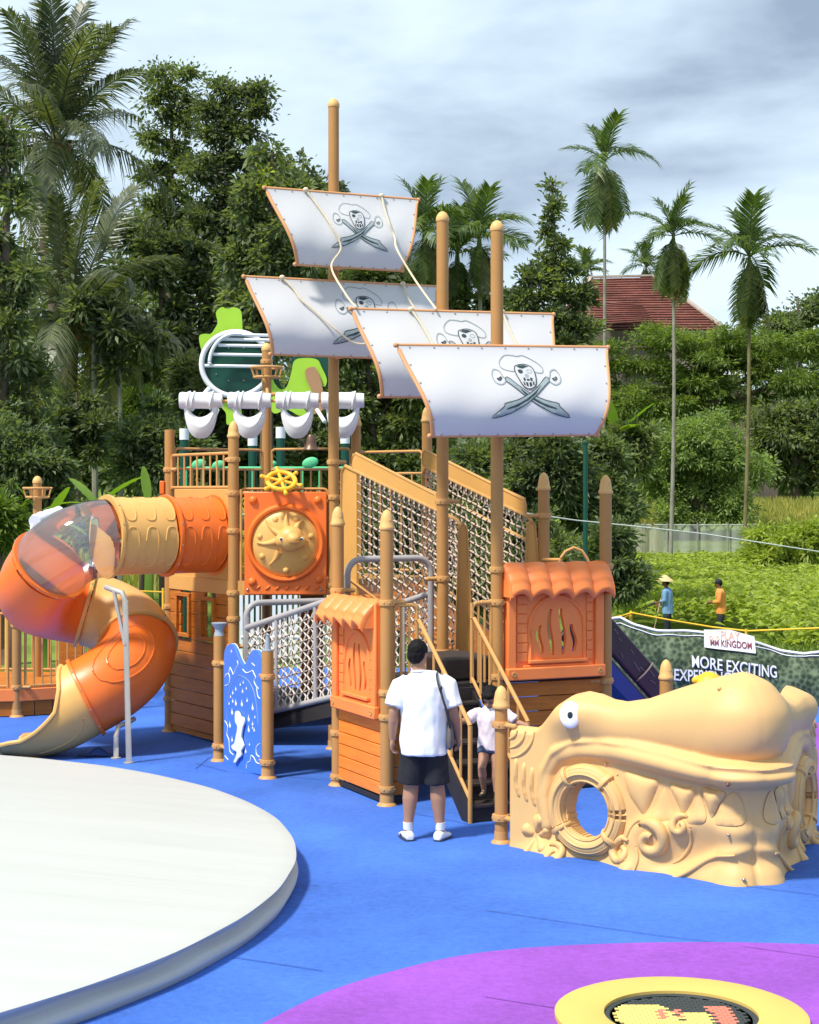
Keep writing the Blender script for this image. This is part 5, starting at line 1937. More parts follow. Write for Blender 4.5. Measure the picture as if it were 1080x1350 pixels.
def spiral(cx, cy, r, sg, turns, r3, mir, a0=0.0):
    pts, rs_ = [], []
    for i in range(40):
        t = i / 39
        rr = r * (1 - 0.80 * t)
        th = a0 + sg * turns * 2 * math.pi * t
        pts.append(on_flank(cx + rr * math.cos(th), cy + rr * math.sin(th) * 1.02, mir, 0.004)[0])
        rs_.append(r3 * (1.0 - 0.45 * t) * min(1, 0.3 + t * 5))
    m_ = MB().tube(pts, rs_, 8)
    return m_.build('wave_curl', 'croc', croc, 80)


TEETH = [[(836, 1014), (866, 1020), (888, 1026), (882, 1046), (866, 1074), (848, 1056), (838, 1036)],
         [(894, 1032), (904, 1056), (910, 1078), (892, 1082), (872, 1080), (880, 1058)],
         [(899, 1029), (922, 1033), (939, 1036), (934, 1054), (921, 1074), (910, 1056)],
         [(942, 1037), (949, 1056), (954, 1078), (939, 1084), (926, 1080), (935, 1056)],
         [(946, 1036), (962, 1039), (974, 1041), (971, 1056), (961, 1074), (953, 1058)],
         [(979, 1041), (984, 1056), (985, 1080), (975, 1084), (966, 1080), (972, 1058)]]
for mir in (False, True):
    for k_, tp_ in enumerate(TEETH):
        pillow(tp_, 0.06 if k_ % 2 == 0 else 0.04, 'tooth', mir)
    for cx, cy, r, h, sg in SWIRLS:
        spiral(cx, cy, r * 0.92, sg, 1.15, 0.0018 * r + 0.010, mir, a0=-2.2 if sg > 0 else -0.9)
    for px_, py_ in ((676, 1024), (688, 1030), (700, 1036)):
        pillow([(px_ - 2, py_ - 27), (px_ + 4, py_ - 20), (px_ + 3, py_ + 5), (px_ + 7, py_ + 24), (px_ + 1, py_ + 26), (px_ - 5, py_ + 8), (px_ - 6, py_ - 14)], 0.045, 'gill', mir, 2.6)
    for r0 in (13, 25, 38):
        ridge([(663 + r0 * math.cos(t) * 1.05, 960 + r0 * math.sin(t)) for t in [R(6 + 78 * i / 7) for i in range(8)]], 0.017, 'shell_arc', mir, 0.0)
    for ang, ln, wd_ in ((80, 30, 11), (12, 26, 8), (152, 26, 10), (-48, 26, 8), (-118, 32, 7)):
        ca, sa = math.cos(R(ang)), math.sin(R(ang))
        q_ = lambda u, v: (706 + u * ca - v * sa, 1100 - u * sa - v * ca)
        pillow([q_(1, 0), q_(ln * 0.45, wd_ * 0.75), q_(ln * 0.8, wd_ * 0.85), q_(ln, 0), q_(ln * 0.8, -wd_ * 0.85), q_(ln * 0.45, -wd_ * 0.75)], 0.055, 'star_arm', mir, 3.2)
    ridge([(890, 1092), (868, 1078), (850, 1086), (842, 1108), (846, 1130)], 0.020, 'wave_crest', mir, 0.0)
    ridge([(934, 1086), (930, 1110), (918, 1128), (905, 1136)], 0.016, 'wave_crest', mir, 0.0)
    ridge([(895, 1158), (925, 1148), (955, 1130), (980, 1122)], 0.022, 'wave_crest', mir, 0.0)
    ridge([(858, 1112), (862, 1130), (858, 1148)], 0.016, 'wave_crest', mir, 0.0)
MB().ball(on_flank(977, 1095, False, 0.01)[0], 0.014, n=8, m=6).build('rivet', 'bolt', croc)
MB().ball(on_flank(984, 1152, False, 0.01)[0], 0.016, n=8, m=6).build('rivet', 'bolt', croc)
MB().ball(on_flank(978, 1026, False, 0.008)[0], 0.017, n=8, m=6).build('rivet', 'bell', croc)
# posts at the open ends
post(croc, 0.80, 14.56, 1.18, 'pointed', clamps=[(1.03, W0), (0.22, W0)], r=0.056)
ee, _ = base_pt(LT)
post(croc, 2.53, 16.45, 1.22, 'pointed', clamps=[(0.9, None)])
# yellow mooring knob seen over the snout
kb = P(935, 897, 15.2)
knob = thing('yellow_spring_toy', (kb.x, kb.y, 0), 'small yellow top peeking over the beige snout', 'play toy')
MB().lathe([(0.10, 0.0), (0.09, 0.03), (0.05, 0.06), (0.04, kb.z - 0.16), (0.09, kb.z - 0.10), (0.125, kb.z - 0.02), (0.10, kb.z + 0.04), (0.04, kb.z + 0.075), (0, kb.z + 0.08)], 18, (kb.x, kb.y, 0)).build('toy_body', 'yellow', knob)
for s in (-1, 1):
    MB().ball((kb.x + s * 0.11, kb.y, kb.z), 0.05, 0.04, 0.04).build('toy_ear', 'yellow', knob)
# ------------------------------------------------------------------ blue activity panel between two posts
q0, q1 = G(289, 1003), G(353, 1026)
act = thing('activity_panel', q0.lerp(q1, 0.5), 'blue cloud shaped play board with white drops between two posts', 'play panel')
for q, zt, ztop in ((q0, P(0, 838, q0.y).z, 1), (q1, P(0, 858, q1.y).z, 0)):
    p_ = post(act, q.x, q.y, zt, None, clamps=[(P(0, 874 if ztop else 892, q.y).z, q1 if ztop else q0), (0.17, q1 if ztop else q0)])
    if ztop:
        MB().lathe([(0.062, 0.0), (0.055, 0.03), (0.048, 0.05), (0.055, 0.09), (0.082, 0.12), (0.092, 0.145), (0.07, 0.15), (0.0, 0.14)], 18, (q.x, q.y, zt)).build('cup_finial', 'pewter', p_)
    else:
        MB().lathe([(0.066, 0.0), (0.066, 0.012), (0.036, 0.016), (0.032, 0.06), (0.026, 0.10), (0.022, 0.16), (0.03, 0.17), (0.0, 0.18)], 16, (q.x, q.y, zt)).build('peg_finial', 'pewter', p_)
X = (q1 - q0).normalized()
wd = (q1 - q0).length
Zp = X.cross(U).normalized()
tt = lambda px, py: ((px - 289) / (353 - 289) * wd, CAMZ - (py - HORIZ) * (q0.y + (q1.y - q0.y) * (px - 289) / 64) / FPX)
outl = [tt(*p) for p in [(297, 1010), (347, 1022), (347, 866), (342, 858), (336, 857), (331, 864), (327, 874), (323, 876), (318, 868), (313, 855), (308, 849), (302, 851), (298, 860), (297, 880)]]
outl = [outl[0], outl[1]] + [tuple(p) for p in spline(outl[2:], 4)]
bo = MB().prism(outl, q0, X, U, 0.035).build('board', 'blue_board', act, 30, 0.004)
fc = q0 + Zp * 0.0185
# white edge of the board
MB().prism([(a, b + 0.006) for a, b in outl], q0 - Zp * 0.022, X, U, 0.008).build('board_back', 'board_white', bo, 30)


def curve(px, wd_=0.008, closed=False, mt='board_white'):
    pts = [fc + X * a + U * b for a, b in [tt(*p) for p in px]]
    MB().tube(spline(pts, 5, closed), wd_ / 2, 5, closed=closed).build('cloud_line', mt, bo)


curve([(303 + 0, 965), (302, 935), (306, 908), (314, 893), (321, 891), (330, 897), (337, 910), (341, 930), (343, 955)], 0.007, False, 'blue_board' if False else 'pewter')
curve([(303, 965), (305, 985), (311, 997)], 0.006, False, 'pewter')
for c in ([(299, 893), (302, 889), (305, 886), (306, 880), (309, 885), (311, 889), (314, 881), (317, 876), (316, 871)], [(299, 904), (304, 902), (306, 894), (304, 888), (300, 890)], [(323, 882), (328, 887), (334, 885), (336, 884), (338, 888), (340, 893), (338, 898), (341, 905), (344, 908)], [(341, 906), (343, 918), (346, 921)], [(299, 950), (303, 957), (302, 968), (305, 976), (306, 990), (311, 995)], [(328, 1013), (329, 1006), (333, 1003), (334, 996), (338, 999), (341, 1005), (345, 1007)], [(345, 980), (341, 985), (341, 994), (345, 998)], [(299, 996), (304, 1002)], [(335, 874), (339, 878)]):
    curve(c, 0.013)
for px, py, s in [(320, 903, 3), (324, 900, 3), (314, 909, 4), (323, 912, 4), (328, 908, 3), (310, 914, 4), (307, 919, 3), (329, 924, 4), (305, 928, 3), (310, 925, 4), (314, 928, 6), (322, 929, 6), (336, 934, 6), (309, 940, 6), (331, 949, 6), (314, 952, 4), (306, 957, 6), (336, 955, 4), (331, 963, 6), (338, 963, 4), (339, 946, 3), (309, 976, 5), (332, 982, 3), (308, 859, 3), (317, 991, 4), (327, 991, 5), (336, 960, 3)]:
    a, b = tt(px, py)
    r = s * 0.0042
    MB().lathe([(0.0, 0.005), (r * 0.8, 0.004), (r, 0.0)], 10, fc + X * a + U * b, Zp).add([fc + X * (a - r * 0.8) + U * (b + r * 0.3) + Zp * 0.002, fc + X * (a + r * 0.8) + U * (b + r * 0.3) + Zp * 0.002, fc + X * a + U * (b + r * 2.6) + Zp * 0.002], [(0, 1, 2)]).build('drop', 'board_white', bo)
hp = [tt(*p) for p in [(316, 940), (318, 937), (321, 939), (323, 944), (327, 946), (328, 953), (326, 959), (324, 972), (326, 979), (327, 984), (324, 990), (324, 996), (320, 1000), (317, 1005), (314, 1004), (317, 997), (318, 991), (313, 988), (311, 983), (315, 979), (317, 970), (319, 958), (316, 950)]]
MB().prism([tuple(p) for p in spline(hp, 3, True)], fc + Zp * 0.02, X, U, 0.022).build('white_lever', 'board_white', act, 30, 0.004)

# ------------------------------------------------------------------ small deck at the left edge
sdk = thing('small_play_deck', (-5.6, 22.9, 0), 'low deck with tan picket rail and orange skirt at left edge', 'play deck')
sp0 = G(22, 945)
p_ = post(sdk, sp0.x, sp0.y, 1.75, 'round', clamps=[(P(0, 786, sp0.y).z, (sp0.x + 1, sp0.y)), (P(0, 824, sp0.y).z, (sp0.x + 1, sp0.y)), (P(0, 906, sp0.y).z, (sp0.x + 1, sp0.y))])
e1p, e0p = Vector((-4.05, 23.45, 0)), Vector((-6.6, 22.6, 0))
zr0, zr1 = P(0, 906, 22.8).z, P(0, 824, 22.8).z
railing(sdk, (sp0.x + 0.05, sp0.y), (e1p.x, e1p.y), zr0, zr1, 0.115, 0.02)
railing(sdk, (e0p.x, e0p.y), (sp0.x - 0.05, sp0.y), zr0, zr1 + 0.35, 0.115, 0.02)
railing(sdk, (e1p.x, e1p.y), (-4.6, 24.9), zr0, zr1, 0.12, 0.02)
railing(sdk, (-6.8, 25.0), (-4.6, 24.9), zr0, zr1, 0.12, 0.02)
MB().prism([(e0p.x, e0p.y), (sp0.x, sp0.y + 0.02), (e1p.x, e1p.y), (-4.6, 24.9), (-6.8, 25.0)], (0, 0, zr0 - 0.06), (1, 0, 0), (0, 1, 0), 0.08).build('deck', 'wood', sdk)
for a, b in ((sp0, e1p), (e0p, sp0)):
    d = (b - a).normalized(); nn_ = Vector((d.y, -d.x, 0))
    MB().obox(a.lerp(b, 0.5) + U * (zr0 - 0.10) + nn_ * 0.03, d * (b - a).length / 2, nn_ * 0.03, U * 0.085).build('edge_board', 'orange_house', sdk, 40, 0.01)
    n = int((b - a).length / 0.24)
    for i in range(n):
        c = a.lerp(b, (i + 0.5) / n)
        MB().obox(c + U * ((zr0 - 0.2) / 2 + 0.01) + nn_ * 0.0, d * ((b - a).length / n / 2 - 0.006), nn_ * 0.015, U * ((zr0 - 0.2) / 2)).build('skirt_board', 'wood', sdk, 30, 0.004)
MB().obox((-4.75, 23.45, 0.95), (0.16, 0, 0), (0, 0.02, 0), (0, 0, 0.55)).build('rear_panel', 'wood', sdk, 30, 0.01)
post(sdk, -5.42, 24.3, 3.20, 'round', clamps=[(2.62, (-4, 24.3))])
rp = [o for o in bpy.data.objects if o.parent is sdk and o.name.startswith('post')][-1]
crows_nest(rp, -5.42, 24.3, 3.12, 0.20)
c = P(75, 683, 24.0)
rs = thing('rolled_sail', c, 'white rolled sail above the left deck, behind the clear tube', 'rolled sail', 'white rolled sails on the cross bar')
ax_ = Vector((0.8, 0.6, 0))
c0 = P(46, 688, 23.7); c1 = P(78, 676, 24.3)
d = (c1 - c0)
L_ = d.length
MB().lathe([(0, 0), (0.10, 0.0), (0.11, 0.04), (0.095, 0.12), (0.115, 0.18), (0.095, 0.26), (0.11, 0.34), (0.095, L_ - 0.1), (0.10, L_), (0, L_)], 18, c0, d).build('roll', 'white_plastic', rs)
MB().obox(c0 + U * -0.22 + d * 0.1, Vector((0.10, 0.02, 0)), Vector((-0.01, 0.03, 0)), U * 0.2).build('swag', 'white_plastic', rs, 40, 0.03)

# ------------------------------------------------------------------ green tree-shaped play tower beyond
GY = 33.0
gt = thing('tree_play_tower', (P(350, 0, GY).x, GY, 0), 'green tree shaped play tower with white hoop behind the ship', 'play tower')


def cut(px, Y, mt, name, par=gt, th=0.04):
    pts = [P(a, b, Y) for a, b in px]
    o = Vector((0, Y, 0))
    pl = [(p.x, p.z) for p in spline(pts, 5, True)]
    v, f = cdt(pl, 0)
    m = MB()
    n = len(pl)
    m.add([(a, Y - th / 2, b) for a, b in v], f)
    m.add([(a, Y + th / 2, b) for a, b in v], [q[::-1] for q in f])
    ring = [Vector((a, Y - th / 2, b)) for a, b in pl]
    ring2 = [Vector((a, Y + th / 2, b)) for a, b in pl]
    m.grid([ring + ring[:1], ring2 + ring2[:1]])
    return m.build(name, mt, par, 30)


cut([(264, 455), (263, 443), (270, 440), (278, 440), (284, 432), (287, 425), (285, 412), (292, 405), (300, 407), (308, 405), (317, 409), (319, 420), (319, 440), (310, 460), (285, 470), (270, 470)], GY + 0.15, 'lime', 'leaf_board')
cut([(356, 490), (362, 505), (370, 513), (378, 510), (384, 492), (388, 476), (400, 472), (418, 474), (424, 484), (431, 500), (428, 510), (420, 505), (416, 516), (404, 522), (398, 534), (405, 545), (395, 548), (378, 540), (362, 545), (352, 530), (348, 505)], GY - 0.05, 'lime', 'leaf_board')
cut([(292, 535), (305, 528), (318, 540), (315, 552), (300, 560), (298, 545)], GY, 'lime', 'leaf_board')
cut([(360, 470), (372, 512), (384, 490), (388, 470), (440, 470), (440, 500), (428, 512), (405, 540), (372, 545), (355, 520)], GY + 0.1, 'dark_green', 'backing_board')
cut([(403, 488), (410, 484), (417, 486), (424, 505), (428, 535), (418, 545), (408, 542), (412, 520), (404, 500)], GY - 0.12, 'trunk_brown', 'trunk_board')
cc_ = P(311, 480, GY - 0.1)
rr = 45 * GY / FPX
FRY = Vector((0, -1, 0))
MB().lathe([(rr, -0.02), (rr, 0.02), (rr * 0.99, 0.03), (0, 0.03)], 48, cc_ + Vector((0, 0.1, 0)), FRY).build('disc', 'dark_green', gt)
MB().tube([cc_ + Vector((rr * 1.0 * math.cos(t), 0, rr * 0.94 * math.sin(t))) for t in [2 * math.pi * i / 48 for i in range(48)]], 0.055, 10, closed=True).build('hoop', 'white_plastic', gt)
MB().tube([cc_ + Vector((rr * 0.78 * math.cos(t) + 0.03, -0.2, rr * 0.86 * math.sin(t))) for t in [R(180) - R(100) * i / 20 for i in range(21)]], 0.035, 8).build('hoop', 'white_plastic', gt)
for py, x0, x1 in ((441, 303, 366), (447, 293, 364), (455, 288, 362), (467, 281, 360), (482, 270, 357)):
    MB().cyl(P(x0, py, GY - 0.25), P(x1, py + 1.5, GY - 0.25), 0.032, n=8).build('cross_bar', 'white_plastic', gt)
MB().cyl(P(276, 512, GY - 0.15), P(252, 540, GY - 0.4), 0.05, n=8).build('stay', 'white_plastic', gt)
MB().cyl(P(287, 540, GY - 0.15), P(280, 556, GY - 0.4), 0.04, n=8).build('stay', 'white_plastic', gt)
MB().cyl(P(418, 540, GY - 0.15), P(428, 556, GY - 0.4), 0.04, n=8).build('stay', 'white_plastic', gt)
for i in range(10):
    t = 2 * math.pi * i / 10
    MB().ball(cc_ + Vector((rr * 0.72 * math.cos(t), 0.06, rr * 0.5 * math.sin(t))), 0.018, n=6, m=4).build('bolt', 'bolt', gt)
for px, py in ((243, 565), (333, 573), (370, 563), (455, 570)):
    q = P(px, py, GY - 0.3)
    pp = MB().cyl((q.x, q.y, 0), (q.x, q.y, q.z - 0.20), 0.085, n=14).build('post', 'dark_green', gt)
    MB().cyl((q.x, q.y, q.z - 0.22), (q.x, q.y, q.z), 0.095, n=14).build('post_sleeve', 'white_plastic', pp)
railing(gt, (P(240, 0, 32.4).x, 32.4), (P(470, 0, 32.4).x, 32.4), P(0, 680, 32.4).z, P(0, 617, 32.4).z, 0.3, 0.03, material='mint')
MB().prism([(P(236, 0, 32.2).x, 32.2), (P(474, 0, 32.2).x, 32.2), (P(474, 0, 32.2).x, 34.5), (P(236, 0, 32.2).x, 34.5)], (0, 0, 2.4), (1, 0, 0), (0, 1, 0), 0.15).build('deck', 'dark_green', gt)
for px, py, sz in ((262, 612, 10), (288, 613, 9), (409, 610, 11), (358, 612, 7)):
    q = P(px, py, 32.1)
    MB().ball(q, sz * 0.0147, 0.05, sz * 0.0147 * 0.65, n=14, m=8, ax=(Vector((0.95, 0, 0.3)), Vector((0, 1, 0)), Vector((-0.3, 0, 0.95)))).build('leaf_knob', 'mint', gt)
# white picket fence under that tower
for i in range(26):
    q = P(318 + i * 7.2, 800, 30.6)
    if i == 0:
        wf = thing('white_picket_fence', (P(400, 0, 30.6).x, 30.6, 0), 'white picket fence seen under the sun panel', 'fence')
        MB().cyl(P(318, 840, 30.6), P(500, 840, 30.6), 0.03, n=8).build('rail', 'white_plastic', wf)
        MB().cyl(P(318, 776, 30.6), P(500, 776, 30.6), 0.03, n=8).build('rail', 'white_plastic', wf)
        pk = MB().box(-0.03, 0.03, -0.01, 0.01, 0.0, 1.35).mesh('picket', 30)
        pk.materials.append(MATS['white_plastic'])
    link('picket', pk, None, wf, (q.x, 30.6, 0.02))

# ------------------------------------------------------------------ banner, ropes and wires
ban = thing('printed_banner', (4.5, 24.2, 0), 'sagging leaf print banner reading MORE EXCITING behind the creature head', 'banner')
t = MATS['banner'].node_tree
b_ = t.nodes['Principled BSDF']
co_ = t.nodes.new('ShaderNodeTexCoord')
vo = t.nodes.new('ShaderNodeTexVoronoi'); vo.inputs['Scale'].default_value = 15
no_ = t.nodes.new('ShaderNodeTexNoise'); no_.inputs['Scale'].default_value = 1.8; no_.inputs['Detail'].default_value = 9; no_.inputs['Roughness'].default_value = 0.72; no_.inputs['Distortion'].default_value = 1.2
cr_ = t.nodes.new('ShaderNodeValToRGB')
cr_.color_ramp.elements[0].position = 0.36; cr_.color_ramp.elements[0].color = (0.010, 0.030, 0.012, 1)
cr_.color_ramp.elements[1].position = 0.78; cr_.color_ramp.elements[1].color = (0.20, 0.26, 0.14, 1)
x_ = cr_.color_ramp.elements.new(0.52); x_.color = (0.035, 0.06, 0.028, 1)
mx_ = t.nodes.new('ShaderNodeMath'); mx_.operation = 'MULTIPLY_ADD'; mx_.inputs[1].default_value = 0.38
t.links.new(co_.outputs['Object'], vo.inputs['Vector']); t.links.new(co_.outputs['Object'], no_.inputs['Vector'])
t.links.new(vo.outputs['Distance'], mx_.inputs[0]); t.links.new(no_.outputs['Fac'], mx_.inputs[2])
sb_ = t.nodes.new('ShaderNodeMath'); sb_.operation = 'SUBTRACT'; sb_.inputs[1].default_value = 0.13
t.links.new(mx_.outputs[0], sb_.inputs[0]); t.links.new(sb_.outputs[0], cr_.inputs['Fac']); t.links.new(cr_.outputs[0], b_.inputs['Base Color'])
BX0, BX1 = 2.75, 7.2
byd = lambda x: 24.8 - 0.33 * (x - BX0)
btop = lambda x: float(np.interp(540 + FPX * x / byd(x), [800, 818, 835, 865, 905, 930, 995, 1030, 1060, 1090, 1200], [817, 814, 823, 831, 832, 834, 846, 858, 862, 858, 858]))


def bp(x, v, off=0.0):
    y = byd(x)
    zt = CAMZ - (btop(x) - HORIZ) * y / FPX
    z = 0.02 + (zt - 0.02) * v
    fold = 0.05 * math.sin(x * 5.2 + v * 2) * (0.3 + 0.7 * v) + 0.03 * math.sin(x * 11 + 4 * v)
    return Vector((x, y - fold - 0.10 * math.sin(math.pi * v) - off, z))


MB().grid([[bp(BX0 + (BX1 - BX0) * i / 90, j / 16) for i in range(91)] for j in range(17)]).build('banner_sheet', 'banner', ban, 80)
MB().tube([bp(BX0 + (BX1 - BX0) * i / 60, 1.0) for i in range(61)], 0.02, 6).build('hem_rope', 'banner_white', ban)
MB().tube([bp(BX0 + (BX1 - BX0) * i / 60, 0.94, 0.01) + U * 0.01 * math.sin(i) for i in range(61)], 0.008, 6).build('hem_rope', 'banner_white', ban)


def lettering(txt, px, py, size_px, mt, name, off=0.03, tilt=0.0, shear=0.0, parent=ban, bold=0.004):
    cu = bpy.data.curves.new('txt', 'FONT')
    cu.body = txt
    cu.size = 1.0
    cu.offset = 0.014
    cu.shear = shear
    cu.align_x = 'LEFT'
    ob = bpy.data.objects.new('txt', cu)
    COL.objects.link(ob)
    dg = bpy.context.evaluated_depsgraph_get(); dg.update()
    me = bpy.data.meshes.new_from_object(ob.evaluated_get(dg))
    bpy.data.objects.remove(ob)
    m = MB()
    vv = [v.co.copy() for v in me.vertices]
    ff = [tuple(p.vertices) for p in me.polygons]
    out_ = []
    for c in vv:
        x_px = px + c.x * size_px * 0.92
        y_px = py - c.y * size_px * 1.32 + tilt * (x_px - px)
        x = (x_px - 540) / FPX * 24.2
        for _ in range(4):
            x = (x_px - 540) / FPX * byd(x)
        y = byd(x)
        zt = CAMZ - (btop(x) - HORIZ) * y / FPX
        z = CAMZ - (y_px - HORIZ) * y / FPX
        out_.append(bp(x, max(0, (z - 0.02) / (zt - 0.02)), off))
    m.add(out_, ff)
    bpy.data.meshes.remove(me)
    return m.build(name, mt, parent, 0)


def bpatch(px0, px1, pys, off, mt, name):
    "patch on the banner: pys(px) -> top, bottom in photo rows"
    rows_ = []
    n = 24
    cols = []
    for i in range(n + 1):
        px = px0 + (px1 - px0) * i / n
        x = (px - 540) / FPX * 24.2
        for _ in range(4):
            x = (px - 540) / FPX * byd(x)
        y = byd(x); zt = CAMZ - (btop(x) - HORIZ) * y / FPX
        t_, b__ = pys(px)
        cols.append([bp(x, (CAMZ - (t_ + (b__ - t_) * k_ / 4 - HORIZ) * y / FPX - 0.02) / (zt - 0.02), off) for k_ in range(5)])
    return MB().grid(cols, flip=False).build(name, mt, ban, 80)


bpatch(928, 994, lambda p: (830 + max(0, (p - 962)) * 0.28, 853 + (p - 928) * 0.11), 0.03, 'banner_white', 'logo_patch')
lettering('PLAY', 949, 842, 12.0, 'banner_pink', 'logo_lettering', 0.04, 0.08, 0.0)
lettering('KINGDOM', 949, 851.5, 9.2, 'banner_maroon', 'logo_lettering', 0.04, 0.075)
lettering('MM', 935, 850, 8.0, 'banner_maroon', 'logo_figures', 0.04, 0.05)
lettering('o  o', 934, 843, 9, 'banner_pink', 'logo_figures', 0.04, 0.05)
for dx, dy in ((1.0, 1.2),):
    lettering('MORE EXCITING', 910 + dx, 878 + dy, 16.3, 'banner_blue', 'lettering_shadow', 0.028, 0.125)
lettering('MORE EXCITING', 910, 878, 16.3, 'banner_white', 'lettering', 0.036, 0.125)
for dx, dy in ((1.0, 1.2),):
    lettering('EXPERIENCE', 886 + dx, 895 + dy, 16.3, 'banner_blue', 'lettering_shadow', 0.028, 0.07)
lettering('EXPERIENCE', 886, 895, 16.3, 'banner_white', 'lettering', 0.036, 0.07)
# yellow barrier rope with thin stakes
yr = thing('yellow_barrier_rope', (4.6, 25.0, 0), 'yellow rope strung above the leaf print banner', 'rope')
MB().tube([P(806, 815, 25.0), P(833, 808, 25.0), P(880, 817, 25.0), P(940, 827, 25.0), P(985, 832, 24.6), P(1085, 828, 24.0), P(1150, 828, 24.0)], 0.016, 6).build('cord', 'yellow_rope', yr)
MB().tube([P(833, 808, 25.0), P(820, 817, 25.0), P(806, 817, 25.0)], 0.014, 6).build('cord', 'yellow_rope', yr)
for px, py, Y_ in ((984, 832, 24.6), (832, 808, 25.05), (1120, 829, 24.0)):
    q = P(px, py, Y_)
    MB().cyl((q.x, q.y, 0), (q.x, q.y, q.z + 0.03), 0.02, n=8).build('stake', 'yellow_rope', yr)
# low rope at the left, beyond the deck
yl = thing('yellow_barrier_rope', (-6.2, 27.0, 0), 'yellow rope at left edge behind the picket deck', 'rope')
MB().tube([P(-30, 778, 26.6), P(60, 776, 26.8), P(150, 778, 27.2), P(225, 781, 27.6)], 0.016, 6).build('cord', 'yellow_rope', yl)
for px in (8, 215):
    q = P(px, 777, 27.0)
    MB().cyl((q.x, q.y, -0.3), (q.x, q.y, q.z + 0.02), 0.02, n=8).build('stake', 'yellow_rope', yl)
wi = thing('fence_wire', (6, 30, -0.5), 'thin pale wire crossing in front of the crop field', 'wire')
MB().tube([P(640, 668, 30), P(690, 676, 30), P(760, 686, 30), P(830, 693, 30), P(930, 704, 29.5), P(1085, 728, 29), P(1160, 738, 29)], 0.012, 5).build('strand', 'wire', wi)
dp = thing('dark_fence_pole', (P(772, 0, 31).x, 31, -0.5), 'thin dark green pole in front of the central shrubs', 'pole')
q = P(772, 585, 31)
MB().cyl((q.x, 31, -0.5), (q.x, 31, q.z), 0.045, n=10).build('shaft', 'dark_green', dp)
MB().cyl((q.x, 31, q.z), (q.x, 31, q.z + 0.04), 0.06, n=10).build('cap', 'dark_green', dp)
# ------------------------------------------------------------------ people
from mathutils import noise as mnoise


def crumple(mb, amp, sc, seed=0.0, zsq=0.6):
    me = mb.mesh('tmp', 0)
    nn = [v.normal.copy() for v in me.vertices]
    o = MB(); o.f = mb.f
    for p, n in zip(mb.v, nn):
        q = Vector((p[0] * sc + seed, p[1] * sc, p[2] * sc * zsq))
        o.v.append(tuple(Vector(p) + n * amp * (mnoise.noise(q) + 0.5 * mnoise.noise(q * 2.3))))
    bpy.data.meshes.remove(me)
    return o


